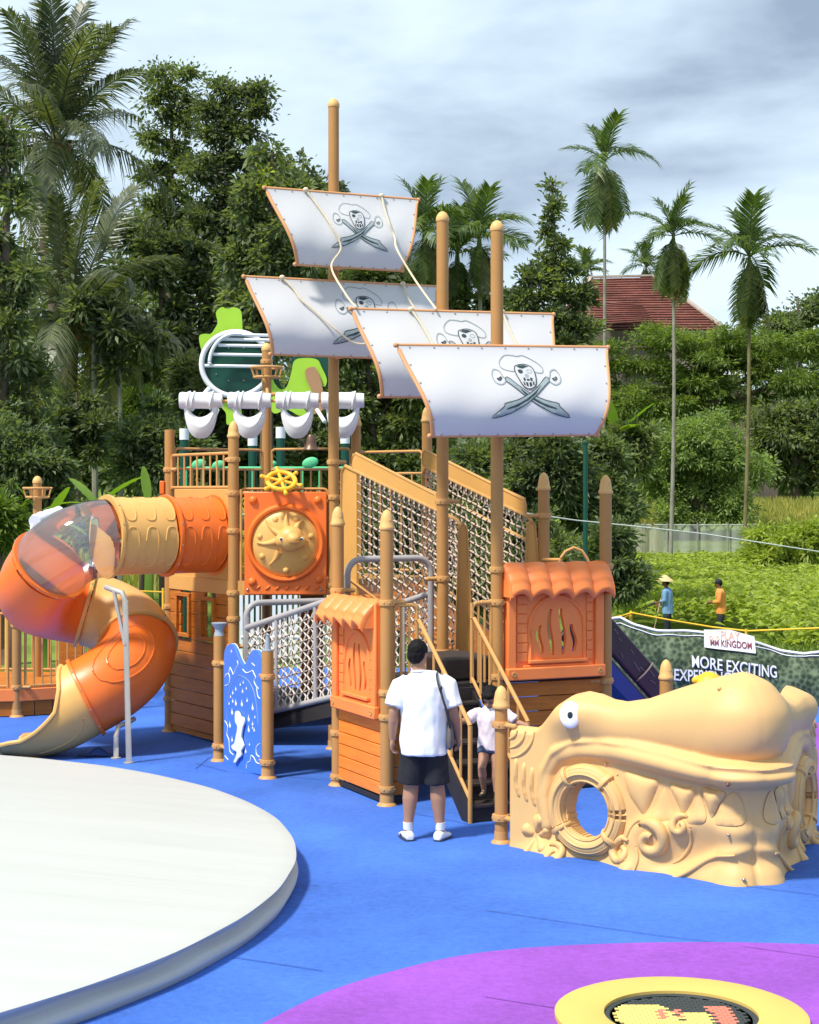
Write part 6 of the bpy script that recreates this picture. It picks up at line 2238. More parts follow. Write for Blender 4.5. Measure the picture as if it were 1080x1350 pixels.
def person(label, base, h, yaw, pose, mats, group=None, voxel=0.009, cat='person'):
    root = thing('person', base, label, cat, group)
    base = Vector(base)
    cy, sy_ = math.cos(yaw), math.sin(yaw)
    rt = Vector((cy, sy_, 0)); fw = Vector((-sy_, cy, 0))
    Lc = lambda x, y, z: base + rt * (x * h) + fw * (y * h) + U * (z * h)
    g = pose.get
    lean = g('lean', 0.0)
    body = MB()
    bs = g('build', 1.0)
    hs = g('head', 1.0)
    # head
    hy, hp = g('head_yaw', 0.0), g('head_pitch', 0.0)
    hf = (fw * math.cos(hy) + rt * math.sin(hy)); hr = (rt * math.cos(hy) - fw * math.sin(hy))
    hf2 = (hf * math.cos(hp) - U * math.sin(hp)).normalized(); hu = hr.cross(hf2).normalized()
    hc = Lc(g('hx', 0.0), 0.012 + lean * 1.3, 0.932) - U * (g('hdrop', 0.0) * h)
    Hd = lambda a, b, c: hc + (hr * a + hf2 * b + hu * c) * (h * hs)
    body.ball(Hd(0, -0.004, 0.012), 0.046 * h * hs, 0.056 * h * hs, 0.056 * h * hs, n=18, m=12, ax=(hr, hf2, hu))
    body.ball(Hd(0, 0.014, -0.022), 0.037 * h * hs, 0.040 * h * hs, 0.046 * h * hs, n=16, m=10, ax=(hr, hf2, hu))
    capsule(body, [Hd(0, 0.050, 0.004), Hd(0, 0.060, -0.016)], [0.006 * h * hs, 0.0095 * h * hs], 8)     # nose
    for s in (-1, 1):
        body.ball(Hd(s * 0.047, -0.004, -0.006), 0.006 * h * hs, 0.011 * h * hs, 0.017 * h * hs, n=10, m=8, ax=(hr, hf2, hu))
        body.ball(Hd(s * 0.018, 0.040, 0.010), 0.013 * h * hs, 0.01 * h * hs, 0.006 * h * hs, n=8, m=6, ax=(hr, hf2, hu))
    body.ball(Hd(0, 0.044, -0.046), 0.014 * h * hs, 0.010 * h * hs, 0.009 * h * hs, n=8, m=6, ax=(hr, hf2, hu))
    nk = Lc(g('hx', 0) * 0.5, 0.0 + lean * 0.9, 0.845)
    capsule(body, [nk - U * 0.03 * h, hc - hu * 0.03 * h * hs - hf2 * 0.008 * h], [0.034 * h * bs, 0.031 * h * hs], 12)
    # trunk
    tl_ = lambda z: lean * max(0, (z - 0.5)) / 0.43
    rows_ = [(0.47, 0.070, 0.054), (0.51, 0.082, 0.062), (0.56, 0.080, 0.060), (0.61, 0.078, 0.057), (0.67, 0.085, 0.062), (0.73, 0.097, 0.066), (0.78, 0.104, 0.060), (0.815, 0.092, 0.048), (0.838, 0.050, 0.036)]
    rings(body, [(Lc(0, tl_(z), z), rt * (a * h * bs), fw * (b * h * bs)) for z, a, b in rows_], 20)
    # limbs
    for s, k in ((-1, 'L'), (1, 'R')):
        shd = Lc(s * 0.108 * bs, tl_(0.80), g('shz' + k, 0.800))
        el = Lc(*g('elbow' + k, (s * 0.145, -0.01, 0.635))); wr_ = Lc(*g('wrist' + k, (s * 0.155, 0.03, 0.49)))
        shd = shd - U * 0.012 * h - rt * (s * 0.008 * h)
        capsule(body, [shd, shd.lerp(el, 0.5), el, el.lerp(wr_, 0.3), el.lerp(wr_, 0.7), wr_], [0.029 * h * bs, 0.0275 * h * bs, 0.0235 * h * bs, 0.025 * h * bs, 0.020 * h * bs, 0.0150 * h * bs], 12)
        # hand with palm, four unequal fingers and thumb
        fd = (wr_ - el).normalized()
        aim = g('fing' + k)
        if aim:
            fd = (rt * aim[0] + fw * aim[1] + U * aim[2]).normalized()
        inw = -rt * s
        inw = (inw - fd * inw.dot(fd)).normalized()
        wide = fd.cross(inw).normalized()
        if wide.dot(fw) < 0: wide = -wide
        hl = 0.105 * h * g('hand', 1.0)
        pc = wr_ + fd * hl * 0.26
        body.ball(pc, 0.013 * h, 0.024 * h, hl * 0.34, n=12, m=8, ax=(inw, wide, fd))
        cu = g('curl' + k, 0.35)
        for i, (o_, ln) in enumerate(((0.018, 0.40), (0.006, 0.45), (-0.006, 0.42), (-0.017, 0.33))):
            b0 = wr_ + fd * hl * 0.50 + wide * (o_ * h)
            d1 = (fd * math.cos(cu) + inw * math.sin(cu)); d2 = (fd * math.cos(cu * 2.6) + inw * math.sin(cu * 2.6))
            p1 = b0 + d1 * hl * ln * 0.5; p2 = p1 + d2 * hl * ln * 0.5
            capsule(body, [b0, p1, p2], [0.0056 * h, 0.0052 * h, 0.0044 * h], 7)
        tb = wr_ + fd * hl * 0.16 + wide * (0.018 * h)
        td = (fd * 0.75 + wide * 0.55 + inw * 0.35).normalized()
        capsule(body, [tb, tb + td * hl * 0.22, tb + (td + fd * 0.4 + inw * 0.25).normalized() * hl * 0.40], [0.0075 * h, 0.0066 * h, 0.0052 * h], 7)
        hip = Lc(s * 0.046 * bs, 0.0, 0.50)
        kn = Lc(*g('knee' + k, (s * 0.062, 0.012, 0.275))); an = Lc(*g('ankle' + k, (s * 0.068, -0.01, 0.045)))
        capsule(body, [hip, hip.lerp(kn, 0.45), kn, kn.lerp(an, 0.3), kn.lerp(an, 0.7), an], [0.050 * h * bs, 0.045 * h * bs, 0.034 * h * bs, 0.036 * h * bs, 0.025 * h * bs, 0.020 * h * bs], 14)
        fdir = (fw + rt * s * g('toe', 0.25)).normalized()
        capsule(body, [an - U * 0.020 * h - fdir * 0.012 * h, an + fdir * 0.065 * h - U * 0.028 * h, an + fdir * 0.092 * h - U * 0.032 * h], [0.022 * h, 0.020 * h, 0.014 * h], 10)
    remeshed(body, voxel, 3).build('body', mats['skin'], root, 180)
    # shirt
    if 'shirt' in mats:
        sh_ = MB()
        hem = g('hem', 0.44)
        k_ = bs * 1.11
        srows = [(hem, 0.099, 0.078), (hem + 0.015, 0.098, 0.078), (0.52, 0.097, 0.077), (0.60, 0.094, 0.073), (0.67, 0.096, 0.074), (0.73, 0.103, 0.076), (0.78, 0.106, 0.070), (0.812, 0.090, 0.058), (0.838, 0.060, 0.048), (0.852, 0.046, 0.042)]
        rings(sh_, [(Lc(0, tl_(z), z), rt * (a * h * k_), fw * (b * h * k_)) for z, a, b in srows], 28)
        for s, k in ((-1, 'L'), (1, 'R')):
            shd = Lc(s * 0.103 * bs, tl_(0.80), g('shz' + k, 0.802)); el = Lc(*g('elbow' + k, (s * 0.145, -0.01, 0.635))); wr_ = Lc(*g('wrist' + k, (s * 0.155, 0.03, 0.49)))
            sl_ = g('sleeve', 0.78)
            d = (el - shd)
            pts = [Lc(s * 0.045, tl_(0.79), 0.792), Lc(s * 0.085 * bs, tl_(0.79), 0.790), shd + d * 0.12, shd + d * 0.4, shd + d * min(1, sl_)]
            rs_ = [0.044 * h * bs, 0.045 * h * bs, 0.046 * h * bs, 0.048 * h * bs, 0.050 * h * bs]
            if sl_ > 1:
                pts += [el.lerp(wr_, 0.5), el.lerp(wr_, sl_ - 1)]
                rs_ = [0.044 * h * bs, 0.045 * h * bs, 0.044 * h * bs, 0.042 * h * bs, 0.037 * h * bs, 0.034 * h * bs, 0.029 * h * bs]
            sh_.tube(pts, rs_, 14)
        sm = crumple(remeshed(sh_, voxel * 1.15, 3), 0.017 * h / 1.7, 7.5 / h * 1.7, g('seed', 0.0), 0.45)
        sm.build('shirt', mats['shirt'], root, 180)
    # lower garment
    if 'shorts' in mats:
        st = MB()
        lg = g('leg_cover', 0.55)
        rings(st, [(Lc(0, 0, z), rt * (a * h * bs), fw * (b * h * bs)) for z, a, b in ((0.43, 0.094, 0.074), (0.455, 0.097, 0.078), (0.48, 0.096, 0.077), (0.51, 0.094, 0.074), (0.53, 0.090, 0.070))], 24)
        for s, k in ((-1, 'L'), (1, 'R')):
            hip = Lc(s * 0.046 * bs, 0.0, 0.50); kn = Lc(*g('knee' + k, (s * 0.062, 0.012, 0.275))); an = Lc(*g('ankle' + k, (s * 0.068, -0.01, 0.045)))
            if lg <= 1:
                e_ = hip.lerp(kn, lg)
                st.tube([hip, hip.lerp(e_, 0.3), hip.lerp(e_, 0.6), e_], [0.060 * h * bs, 0.061 * h * bs, 0.060 * h * bs, 0.056 * h * bs * g('flare', 1.0)], 18)
            else:
                st.tube([hip + U * 0.01 * h, hip.lerp(kn, 0.5), kn, kn.lerp(an, 0.5), kn.lerp(an, lg - 1)], [0.062 * h * bs, 0.058 * h * bs, 0.047 * h * bs, 0.044 * h * bs, 0.042 * h * bs], 16)
        crumple(remeshed(st, voxel * 1.15, 2), 0.008 * h / 1.7, 10.0 / h * 1.7, 4.0).build('shorts' if lg <= 1 else 'trousers', mats['shorts'], root, 180)
    # shoes
    if 'shoe' in mats:
        for s, k in ((-1, 'L'), (1, 'R')):
            an = Lc(*g('ankle' + k, (s * 0.068, -0.01, 0.045)))
            fdir = (fw + rt * s * g('toe', 0.25)).normalized(); sdv = fdir.cross(U)
            m = MB()
            bz = an - U * 0.045 * h
            rowsx = []
            for u, wd_, ht in ((-0.045, 0.018, 0.030), (-0.035, 0.025, 0.050), (0.0, 0.027, 0.054), (0.03, 0.028, 0.044), (0.065, 0.030, 0.032), (0.095, 0.025, 0.026), (0.108, 0.012, 0.016)):
                rowsx.append((bz + fdir * (u * h) + U * (ht * 0.5 * h), sdv * (wd_ * h), U * (ht * 0.5 * h)))
            rings(m, rowsx, 14)
            so = remeshed(m, voxel, 2).build('shoe', mats['shoe'], root, 180)
            if 'sole' in mats:
                m = MB()
                for u0, u1, w_ in ((-0.048, 0.11, 0.030),):
                    rings(m, [(bz + fdir * (u * h) + U * 0.004 * h, sdv * (w2 * h), U * 0.005 * h) for u, w2 in ((-0.046, 0.018), (-0.03, 0.028), (0.03, 0.031), (0.07, 0.032), (0.10, 0.024), (0.110, 0.012))], 12)
                m.build('sole', mats['sole'], so)
            if 'sock' in mats:
                MB().tube([an - U * 0.03 * h, an + U * 0.01 * h, an + U * g('sockh', 0.045) * h], [0.025 * h, 0.024 * h, 0.0255 * h], 14).build('sock', mats['sock'], root)
    # hair
    if 'hair' in mats:
        hm = MB()
        hm.ball(Hd(0, -0.012, 0.022), 0.051 * h * hs, 0.060 * h * hs, 0.057 * h * hs, n=20, m=14, ax=(hr, hf2, hu))
        hm.ball(Hd(0, -0.030, -0.006), 0.046 * h * hs, 0.040 * h * hs, 0.046 * h * hs, n=16, m=10, ax=(hr, hf2, hu))
        if g('fringe'):
            hm.ball(Hd(0, 0.030, 0.040), 0.046 * h * hs, 0.032 * h * hs, 0.024 * h * hs, n=16, m=8, ax=(hr, hf2, hu))
            for s in (-1, 1):
                hm.ball(Hd(s * 0.046, 0.0, -0.012), 0.012 * h * hs, 0.030 * h * hs, 0.045 * h * hs, n=10, m=8, ax=(hr, hf2, hu))
        crumple(remeshed(hm, voxel * 0.9, 2), 0.006 * h / 1.7, 40.0 / h * 1.7, 2.0).build('hair', mats['hair'], root, 180)
    if g('eyes'):
        for s in (-1, 1):
            MB().ball(Hd(s * 0.019, 0.050, 0.000), 0.008 * h * hs, 0.004 * h * hs, 0.004 * h * hs, n=8, m=6, ax=(hr, hf2, hu)).build('eye', 'eye_black', root)
        MB().ball(Hd(0, 0.052, -0.044), 0.011 * h * hs, 0.004 * h * hs, 0.003 * h * hs, n=8, m=6, ax=(hr, hf2, hu)).build('lips', 'skin_dark', root)
    return root, Lc, Hd


# man seen from behind
mb_ = G(559, 1107); HM = 1.745
man, Lm, Hm = person('man in white T-shirt and black shorts standing with his back to us', (mb_.x, mb_.y, 0), HM, R(-4), dict(
    build=1.10, head=0.98, head_yaw=0.45, head_pitch=0.12, hx=-0.030, hem=0.432, sleeve=0.82, leg_cover=0.96, flare=1.10, toe=0.35, lean=0.01,
    elbowL=(-0.152, -0.015, 0.645), wristL=(-0.160, 0.010, 0.505), elbowR=(0.150, -0.01, 0.645), wristR=(0.168, 0.055, 0.515), shzL=0.795, shzR=0.795,
    kneeL=(-0.066, 0.012, 0.275), ankleL=(-0.080, -0.01, 0.045), kneeR=(0.066, 0.010, 0.275), ankleR=(0.083, -0.005, 0.045), curlL=0.55, curlR=0.4),
    dict(skin='skin', shirt='tshirt', shorts='shorts', shoe='shoe_white', sole='shoe_dark', sock='shoe_white', hair='hair'), voxel=0.0085)
MB().tube([Lm(-0.012 + 0.050 * math.cos(t), 0.006 + 0.046 * math.sin(t), 0.846 - 0.008 * math.sin(t)) for t in [2 * math.pi * i / 24 for i in range(24)]], 0.011, 8, closed=True).build('collar', 'tshirt', man)
for k_, s_ in (('L', -1), ('R', 1)):
    an_ = Lm(s_ * 0.0815, -0.008, 0.045)
    MB().obox(an_ + Vector((s_ * 0.03, 0.06, -0.045)), Vector((0.034, -0.012 * s_, 0)), Vector((0.012 * s_, 0.03, 0)), Vector((0, 0, 0.012))).build('shoe_stripe', 'shoe_dark', man, 40, 0.006)
# shoulder bag on his right side
bag = thing('shoulder_bag', Lm(0.125, 0.05, 0.50), 'dark shoulder bag hanging at the right hip of the man', 'bag')
m = MB()
rings(m, [(Lm(0.128, 0.02, z), Vector((0.012 * 1.7 * k_, 0.0, 0)), Vector((0, 0.085 * 1.7 * k2, 0))) for z, k_, k2 in ((0.455, 0.7, 0.75), (0.47, 1.7, 0.95), (0.51, 2.1, 1.0), (0.56, 1.7, 0.9), (0.60, 0.8, 0.65))], 18)
remeshed(m, 0.012, 2).build('pouch', 'bag', bag, 180)
st = [Lm(0.135, -0.05, 0.57), Lm(0.118, -0.082, 0.66), Lm(0.095, -0.088, 0.74), Lm(0.074, -0.070, 0.805), Lm(0.066, -0.02, 0.842), Lm(0.07, 0.04, 0.82), Lm(0.09, 0.085, 0.75), Lm(0.12, 0.085, 0.64), Lm(0.14, 0.07, 0.57)]
MB().tube(spline(st, 6), 0.013, 8, squash=0.45).build('strap', 'strap', bag)
MB().ball(Lm(0.088, -0.092, 0.775), 0.018, 0.012, 0.022).build('buckle', 'strap', bag)

# child on the steps
cz = 0.165
cbp = Vector((0.765, 15.66, cz)); HC = 1.04
person('small child in pale pink shirt stepping down holding both handrails', cbp, HC, R(180 - 12), dict(
    build=1.12, head=1.42, head_yaw=0.22, head_pitch=0.55, hdrop=0.0, hem=0.46, sleeve=0.85, leg_cover=0.42, fringe=True, eyes=True, lean=0.02, toe=0.1,
    elbowL=(-0.235, 0.03, 0.715), wristL=(-0.345, 0.10, 0.70), elbowR=(0.215, 0.03, 0.72), wristR=(0.325, 0.10, 0.71), fingL=(-0.5, 0.6, -0.5), fingR=(0.5, 0.6, -0.5), curlL=0.8, curlR=0.8,
    kneeL=(-0.06, 0.09, 0.30), ankleL=(-0.065, 0.10, 0.055), kneeR=(0.06, 0.14, 0.31), ankleR=(0.055, 0.06, 0.10), hand=0.9, seed=3.0),
    dict(skin='skin', shirt='pink_shirt', shorts='denim', shoe='child_boot', sock='child_boot', hair='hair'), voxel=0.007)

# two field workers
fz = hz(7.1, 46)
w1, Lw1, Hw1 = person('field worker in conical straw hat and blue shirt with a stick', (7.12, 46.0, fz), 1.66, R(70), dict(
    build=1.06, lean=0.02, head_pitch=0.25, hem=0.41, sleeve=1.2, leg_cover=1.75, elbowL=(-0.14, 0.02, 0.64), wristL=(-0.10, 0.17, 0.60), elbowR=(0.15, -0.01, 0.64), wristR=(0.11, 0.15, 0.56), seed=8.0),
    dict(skin='skin_dark', shirt='work_blue', shorts='work_dark', shoe='shoe_dark', hair='hair'), voxel=0.014)
hat = thing('straw_hat', Hw1(0, 0, 0.03), 'wide conical straw hat on the worker in blue', 'hat')
MB().lathe([(0.24, -0.035), (0.245, -0.025), (0.14, 0.055), (0.06, 0.12), (0.0, 0.145), ], 24, Hw1(0, -0.005, 0.045), (0.02, -0.02, 1)).build('cone', 'straw', hat)
stk = thing('work_stick', Lw1(0.0, 0.16, 0.0), 'pale wooden stick held by the worker in blue', 'tool')
MB().tube([Lw1(-0.02, 0.26, 0.0), Lw1(0.06, 0.16, 0.5), Lw1(0.09, 0.13, 0.66)], 0.022, 8).build('stick', 'tool_wood', stk)
MB().cyl(Lw1(-0.10, 0.20, 0.60), Lw1(-0.06, 0.33, 0.53), 0.03, 0.02, 8).build('grip', 'strap', stk)
fz2 = hz(8.6, 46)
w2, Lw2, Hw2 = person('field worker in orange shirt and dark cap looking left', (8.60, 46.0, fz2), 1.63, R(78), dict(
    build=1.04, lean=0.03, head_pitch=0.3, hem=0.42, sleeve=1.75, leg_cover=1.75, elbowL=(-0.13, 0.03, 0.63), wristL=(-0.06, 0.17, 0.62), elbowR=(0.13, 0.02, 0.63), wristR=(0.07, 0.17, 0.60), seed=13.0),
    dict(skin='skin_dark', shirt='work_orange', shorts='work_dark', shoe='shoe_dark', hair='hair'), voxel=0.014)
cp = thing('cap', Hw2(0, 0, 0.05), 'dark grey cap on the worker in orange', 'hat')
m = MB()
m.ball(Hw2(0, -0.008, 0.030), 0.092, 0.108, 0.085, n=16, m=10)
m.ball(Hw2(0, 0.060, 0.030), 0.075, 0.085, 0.016, n=14, m=6)
remeshed(m, 0.012, 2).build('crown', 'work_dark', cp, 180)
# ------------------------------------------------------------------ plants
rng = np.random.default_rng(11)


def leaf_object(name, pos, dirn, ln, wd, material, parent=None, droop=0.25, kind=None):
    "one mesh of many separate folded leaves; pos, dirn (N,3), ln, wd (N,)"
    n = len(pos)
    dirn = dirn / np.maximum(np.linalg.norm(dirn, axis=1, keepdims=True), 1e-6)
    rnd = rng.normal(size=(n, 3))
    side = np.cross(dirn, rnd * 0.9 + np.array([0, 0, 1.0]))
    side /= np.maximum(np.linalg.norm(side, axis=1, keepdims=True), 1e-6)
    nrm = np.cross(side, dirn)
    b = pos
    t = pos + dirn * ln[:, None] - np.array([0, 0, 1]) * (droop * ln)[:, None]
    mid = pos + dirn * (ln * 0.48)[:, None] - np.array([0, 0, 1]) * (droop * 0.15 * ln)[:, None]
    l = mid + side * (wd * 0.5)[:, None] + nrm * (wd * 0.12)[:, None]
    r = mid - side * (wd * 0.5)[:, None] + nrm * (wd * 0.12)[:, None]
    ro = np.array(root_loc(parent))
    V = np.stack([b, r, t, l], 1).reshape(-1, 3) - ro
    base = np.arange(n) * 4
    F = np.stack([base, base + 1, base + 2, base, base + 2, base + 3], 1).reshape(-1)
    me = bpy.data.meshes.new(name)
    me.vertices.add(n * 4); me.vertices.foreach_set('co', V.astype('f').ravel())
    me.loops.add(n * 6); me.loops.foreach_set('vertex_index', F.astype('i'))
    me.polygons.add(n * 2)
    me.polygons.foreach_set('loop_start', np.arange(0, n * 6, 3, dtype='i'))
    me.polygons.foreach_set('loop_total', np.full(n * 2, 3, dtype='i'))
    me.update(calc_edges=True)
    me.validate()
    o = link(name, me, material, parent)
    if kind: o['kind'] = kind
    return o


def crown_points(clumps, nsub, per, subr, up=0.35, flat=1.0):
    "leaf positions: sub-clumps on the shells of ellipsoids, leaves in each sub-clump"
    P_, D_ = [], []
    vol = np.array([c[3] * c[4] * c[5] for c in clumps]) ** (2 / 3)
    cnt = np.maximum(3, (nsub * vol / vol.sum()).astype(int))
    for (cx, cy, cz_, rx, ry, rz), k in zip(clumps, cnt):
        v = rng.normal(size=(k, 3)); v /= np.linalg.norm(v, axis=1, keepdims=True)
        # a clump is a handful of boughs, each a smaller uneven blob
        nb = 9
        bc = rng.normal(size=(nb, 3)); bc /= np.linalg.norm(bc, axis=1, keepdims=True)
        bc *= rng.uniform(0.35, 1.0, (nb, 1))
        br = rng.uniform(0.22, 0.46, (nb, 1))
        w = rng.integers(0, nb, k)
        rad = np.abs(rng.normal(0, 0.85, (k, 1)))
        c = np.array([cx, cy, cz_]) + (bc[w] + v * rad * br[w] * np.array([1.25, 1.25, 0.75])) * np.array([rx, ry, rz])
        for i in range(k):
            m_ = int(per * rng.uniform(0.5, 1.5))
            o = rng.normal(size=(m_, 3))
            o /= np.maximum(np.linalg.norm(o, axis=1, keepdims=True), 1e-6)
            rr = np.abs(rng.normal(0, 0.62, (m_, 1)))
            s = subr * rng.uniform(0.55, 1.35)
            P_.append(c[i] + o * rr * s * np.array([1, 1, flat]))
            D_.append(o + v[i] * 0.5 + np.array([0, 0, up]))
    return np.concatenate(P_), np.concatenate(D_)


def tree(name, label, cat, base, clumps, n_leaf, leaf, material, trunk_r=0.2, bark='bark', subr=0.5, per=45, limbs=True, droop=0.3, aspect=0.42, group=None, flat=0.8, up=0.35, bend=0.3, trunk=True):
    base = Vector(base)
    root = thing(name, base, label, cat, group)
    n_leaf, leaf = int(n_leaf * 1.35), leaf * 0.76
    pos, d = crown_points(clumps, max(6, n_leaf // per), per, subr * 0.8, up, flat)
    n = len(pos)
    ln = leaf * rng.uniform(0.65, 1.25, n)
    leaf_object('crown', pos, d, ln, ln * aspect, material, root, droop)
    if trunk:
        top = max(c[2] + c[5] * 0.6 for c in clumps)
        cxm = sum(c[0] for c in clumps) / len(clumps); cym = sum(c[1] for c in clumps) / len(clumps)
        hgt = top - base.z
        pts, rs = [], []
        for i in range(12):
            t = i / 11
            pts.append(Vector((base.x + (cxm - base.x) * t + bend * 0.25 * math.sin(t * 5 + base.x), base.y + (cym - base.y) * t, base.z - 0.2 + (hgt + 0.2) * t)))
            rs.append(trunk_r * (1 - 0.88 * t) + 0.02)
        tr_ = MB().tube(pts, rs, 10).build('trunk', bark, root)
        if limbs:
            for c in clumps:
                tz = max(0.25, min(0.9, (c[2] - 0.8 * c[5] - base.z) / hgt))
                f = tz * 11; i0 = min(10, int(f)); a = pts[i0].lerp(pts[i0 + 1], f - i0)
                b = Vector((c[0], c[1], c[2] + c[5] * 0.3))
                r0 = trunk_r * (1 - 0.85 * tz) * 0.7
                mid_ = a.lerp(b, 0.5) + Vector((0, 0, 0.12 * (b - a).length))
                MB().tube(spline([a, mid_, b], 5), [r0 * (1 - 0.8 * q / 10) for q in range(11)], 7).build('limb', bark, tr_)
    return root


def cl(px, py, Y, rx, rz, ry=None):
    "crown clump seen at (px, py), radii in photo pixels"
    p = P(px, py, Y)
    k = Y / FPX
    return (p.x, p.y, p.z, rx * k, (ry if ry else rx) * k, rz * k)


# ---- palms


def frond_mesh(name, L_, nl, leaf_l, droop, lift, wd=0.05, hang=0.5, material='frond', vfold=0.5, seed=0, end=0.35):
    "frond along +X from the origin, rising then drooping; each leaflet a thin folded blade"
    rs = random.Random(seed)
    m = MB()
    pts = []
    for i in range(25):
        t = i / 24
        pts.append(Vector((L_ * (t - 0.22 * droop * t * t), 0.0, L_ * (lift * t - droop * t * t))))
    m.tube(pts, [0.035 * (1 - 0.85 * i / 24) * (L_ / 4) ** 0.5 + 0.004 for i in range(25)], 5)
    for k in range(nl):
        t = 0.14 + 0.86 * k / (nl - 1)
        f = t * 24; i0 = min(23, int(f)); p = pts[i0].lerp(pts[i0 + 1], f - i0)
        d = (pts[i0 + 1] - pts[i0]).normalized()
        side0 = Vector((0, 1, 0))
        up_ = side0.cross(d) * -1
        prof = math.sin(math.pi * (0.12 + 0.80 * t)) ** 0.6
        prof = max(prof, end)
        for s in (-1, 1):
            ll = leaf_l * prof * rs.uniform(0.85, 1.12)
            out_ = (d * (0.55 + 0.35 * t) + side0 * s * rs.uniform(0.75, 1.0) + up_ * (vfold * rs.uniform(0.3, 0.9))).normalized()
            tip_ = p + out_ * ll - Vector((0, 0, 1)) * (hang * ll * rs.uniform(0.5, 1.2))
            md = p + out_ * ll * 0.5 - Vector((0, 0, 1)) * (hang * ll * 0.14)
            w_ = (out_.cross(up_)).normalized() * (wd * 0.5)
            m.add([p - w_ * 0.5, p + w_ * 0.5, md + w_, tip_, md - w_], [(0, 1, 2, 4), (4, 2, 3)])
    me = m.mesh(name, 0)
    me.materials.append(MATS[material])
    return me


COCO = [frond_mesh('frond', 4.7, 66, 1.1, dr, li, 0.062, hg, 'frond', seed=i) for i, (dr, li, hg) in enumerate(((0.50, 0.50, 0.9), (0.66, 0.36, 1.25), (0.32, 0.72, 0.55)))]
COCO_OLD = frond_mesh('frond', 4.4, 52, 0.95, 0.75, 0.25, 0.055, 1.0, 'frond_old', seed=9)
BETEL = [frond_mesh('frond', 2.3, 36, 0.9, dr, li, 0.065, hg, 'frond_betel', vfold=0.8, seed=20 + i, end=0.6) for i, (dr, li, hg) in enumerate(((0.45, 0.30, 0.6), (0.68, 0.40, 0.8), (0.26, 0.30, 0.4)))]
BETEL_OLD = frond_mesh('frond', 2.6, 38, 0.85, 0.25, 0.1, 0.055, 0.6, 'frond_betel', vfold=0.2, seed=31, end=0.5)


BETEL_DRY = frond_mesh('frond', 2.6, 34, 0.85, 0.25, 0.1, 0.055, 0.7, 'frond_old', vfold=0.2, seed=37, end=0.5)


def place_frond(root, me, top, az, elev, scale=1.0, roll=0.0):
    q = Quaternion((0, 0, 1), az) @ Quaternion((0, 1, 0), -elev) @ Quaternion((1, 0, 0), roll)
    o = link('frond', me, None, root, top, q.to_euler(), (scale,) * 3)
    return o


def coconut(label, pts, n, scale, seed, old=4):
    "pts: trunk line base -> top"
    rs = random.Random(seed)
    root = thing('coconut_palm', pts[0], label, 'palm')
    sp_ = spline(pts, 8)
    k = len(sp_)
    MB().tube(sp_, [0.20 * (1 - 0.45 * i / k) + 0.08 * math.exp(-i / 3) for i in range(k)], 12).build('trunk', 'bark', root)
    top = pts[-1]
    MB().ball(top, 0.22, 0.22, 0.4, n=10, m=8).build('crown_heart', 'frond_old', root)
    for i in range(8):
        a = rs.uniform(0, 6.28)
        MB().ball(top + Vector((0.30 * math.cos(a), 0.30 * math.sin(a), -0.25 + rs.uniform(-0.2, 0.2))), 0.15, 0.15, 0.18, n=10, m=8).build('coconut', 'coconut', root)
    for i in range(n):
        az = 2.4 * i + rs.uniform(-0.25, 0.25)
        t = i / (n - 1)
        elev = R(82) - R(100) * t + rs.uniform(-0.12, 0.12)
        me = COCO[2] if t < 0.35 else (COCO[0] if t < 0.7 else COCO[1])
        place_frond(root, me, top, az, elev - (R(15) if t < 0.35 else 0), scale * rs.uniform(0.88, 1.1), rs.uniform(-0.4, 0.4))
    for i in range(old):
        place_frond(root, COCO_OLD, top, rs.uniform(0, 6.28), R(-25) - rs.uniform(0, 0.7), scale * rs.uniform(0.8, 1.0))
    return root


def betel(label, px, py_base, py_top, Y, crown_px, skirt_px, bark, seed, n=9, r=0.085, group='slim betel palms', fan=1.0):
    rs = random.Random(seed)
    b = P(px[0], py_base, Y)
    b.z = hz(b.x, b.y) - 0.1
    t = P(px[1], py_top, Y)
    root = thing('betel_palm', b, label, 'palm', group)
    sp_ = spline([b, b.lerp(t, 0.5) + Vector((0.10, 0, 0)), t], 10)
    MB().tube(sp_, [r * (1.25 - 0.4 * i / 20) for i in range(len(sp_))], 10).build('trunk', bark, root)
    k = Y / FPX
    sc = crown_px * k / 2.1
    MB().tube([t - U * 0.1, t + U * sc * 0.5, t + U * sc * 1.1], [r * 0.9, r * 1.25, r * 0.6], 10).build('crownshaft', 'frond_betel', root)
    ct = t + U * sc * 0.8
    for i in range(n):
        az = 2.4 * i + rs.uniform(-0.3, 0.3)
        e_ = R(78) - R(75) * (i / (n - 1)) * fan
        place_frond(root, BETEL[2] if i < 3 else BETEL[i % 2], ct, az, e_ - R(8), sc * rs.uniform(0.85, 1.1), rs.uniform(-0.3, 0.3))
    ks = skirt_px * k / 2.5
    for i in range(14 if skirt_px else 0):
        place_frond(root, BETEL_OLD if i % 5 else BETEL_DRY, ct - U * rs.uniform(0, 0.3) * sc, 2.4 * i + rs.uniform(-0.3, 0.3), R(-60) - rs.uniform(0, 0.35), ks * rs.uniform(0.8, 1.08), rs.uniform(-1, 1))
    return root


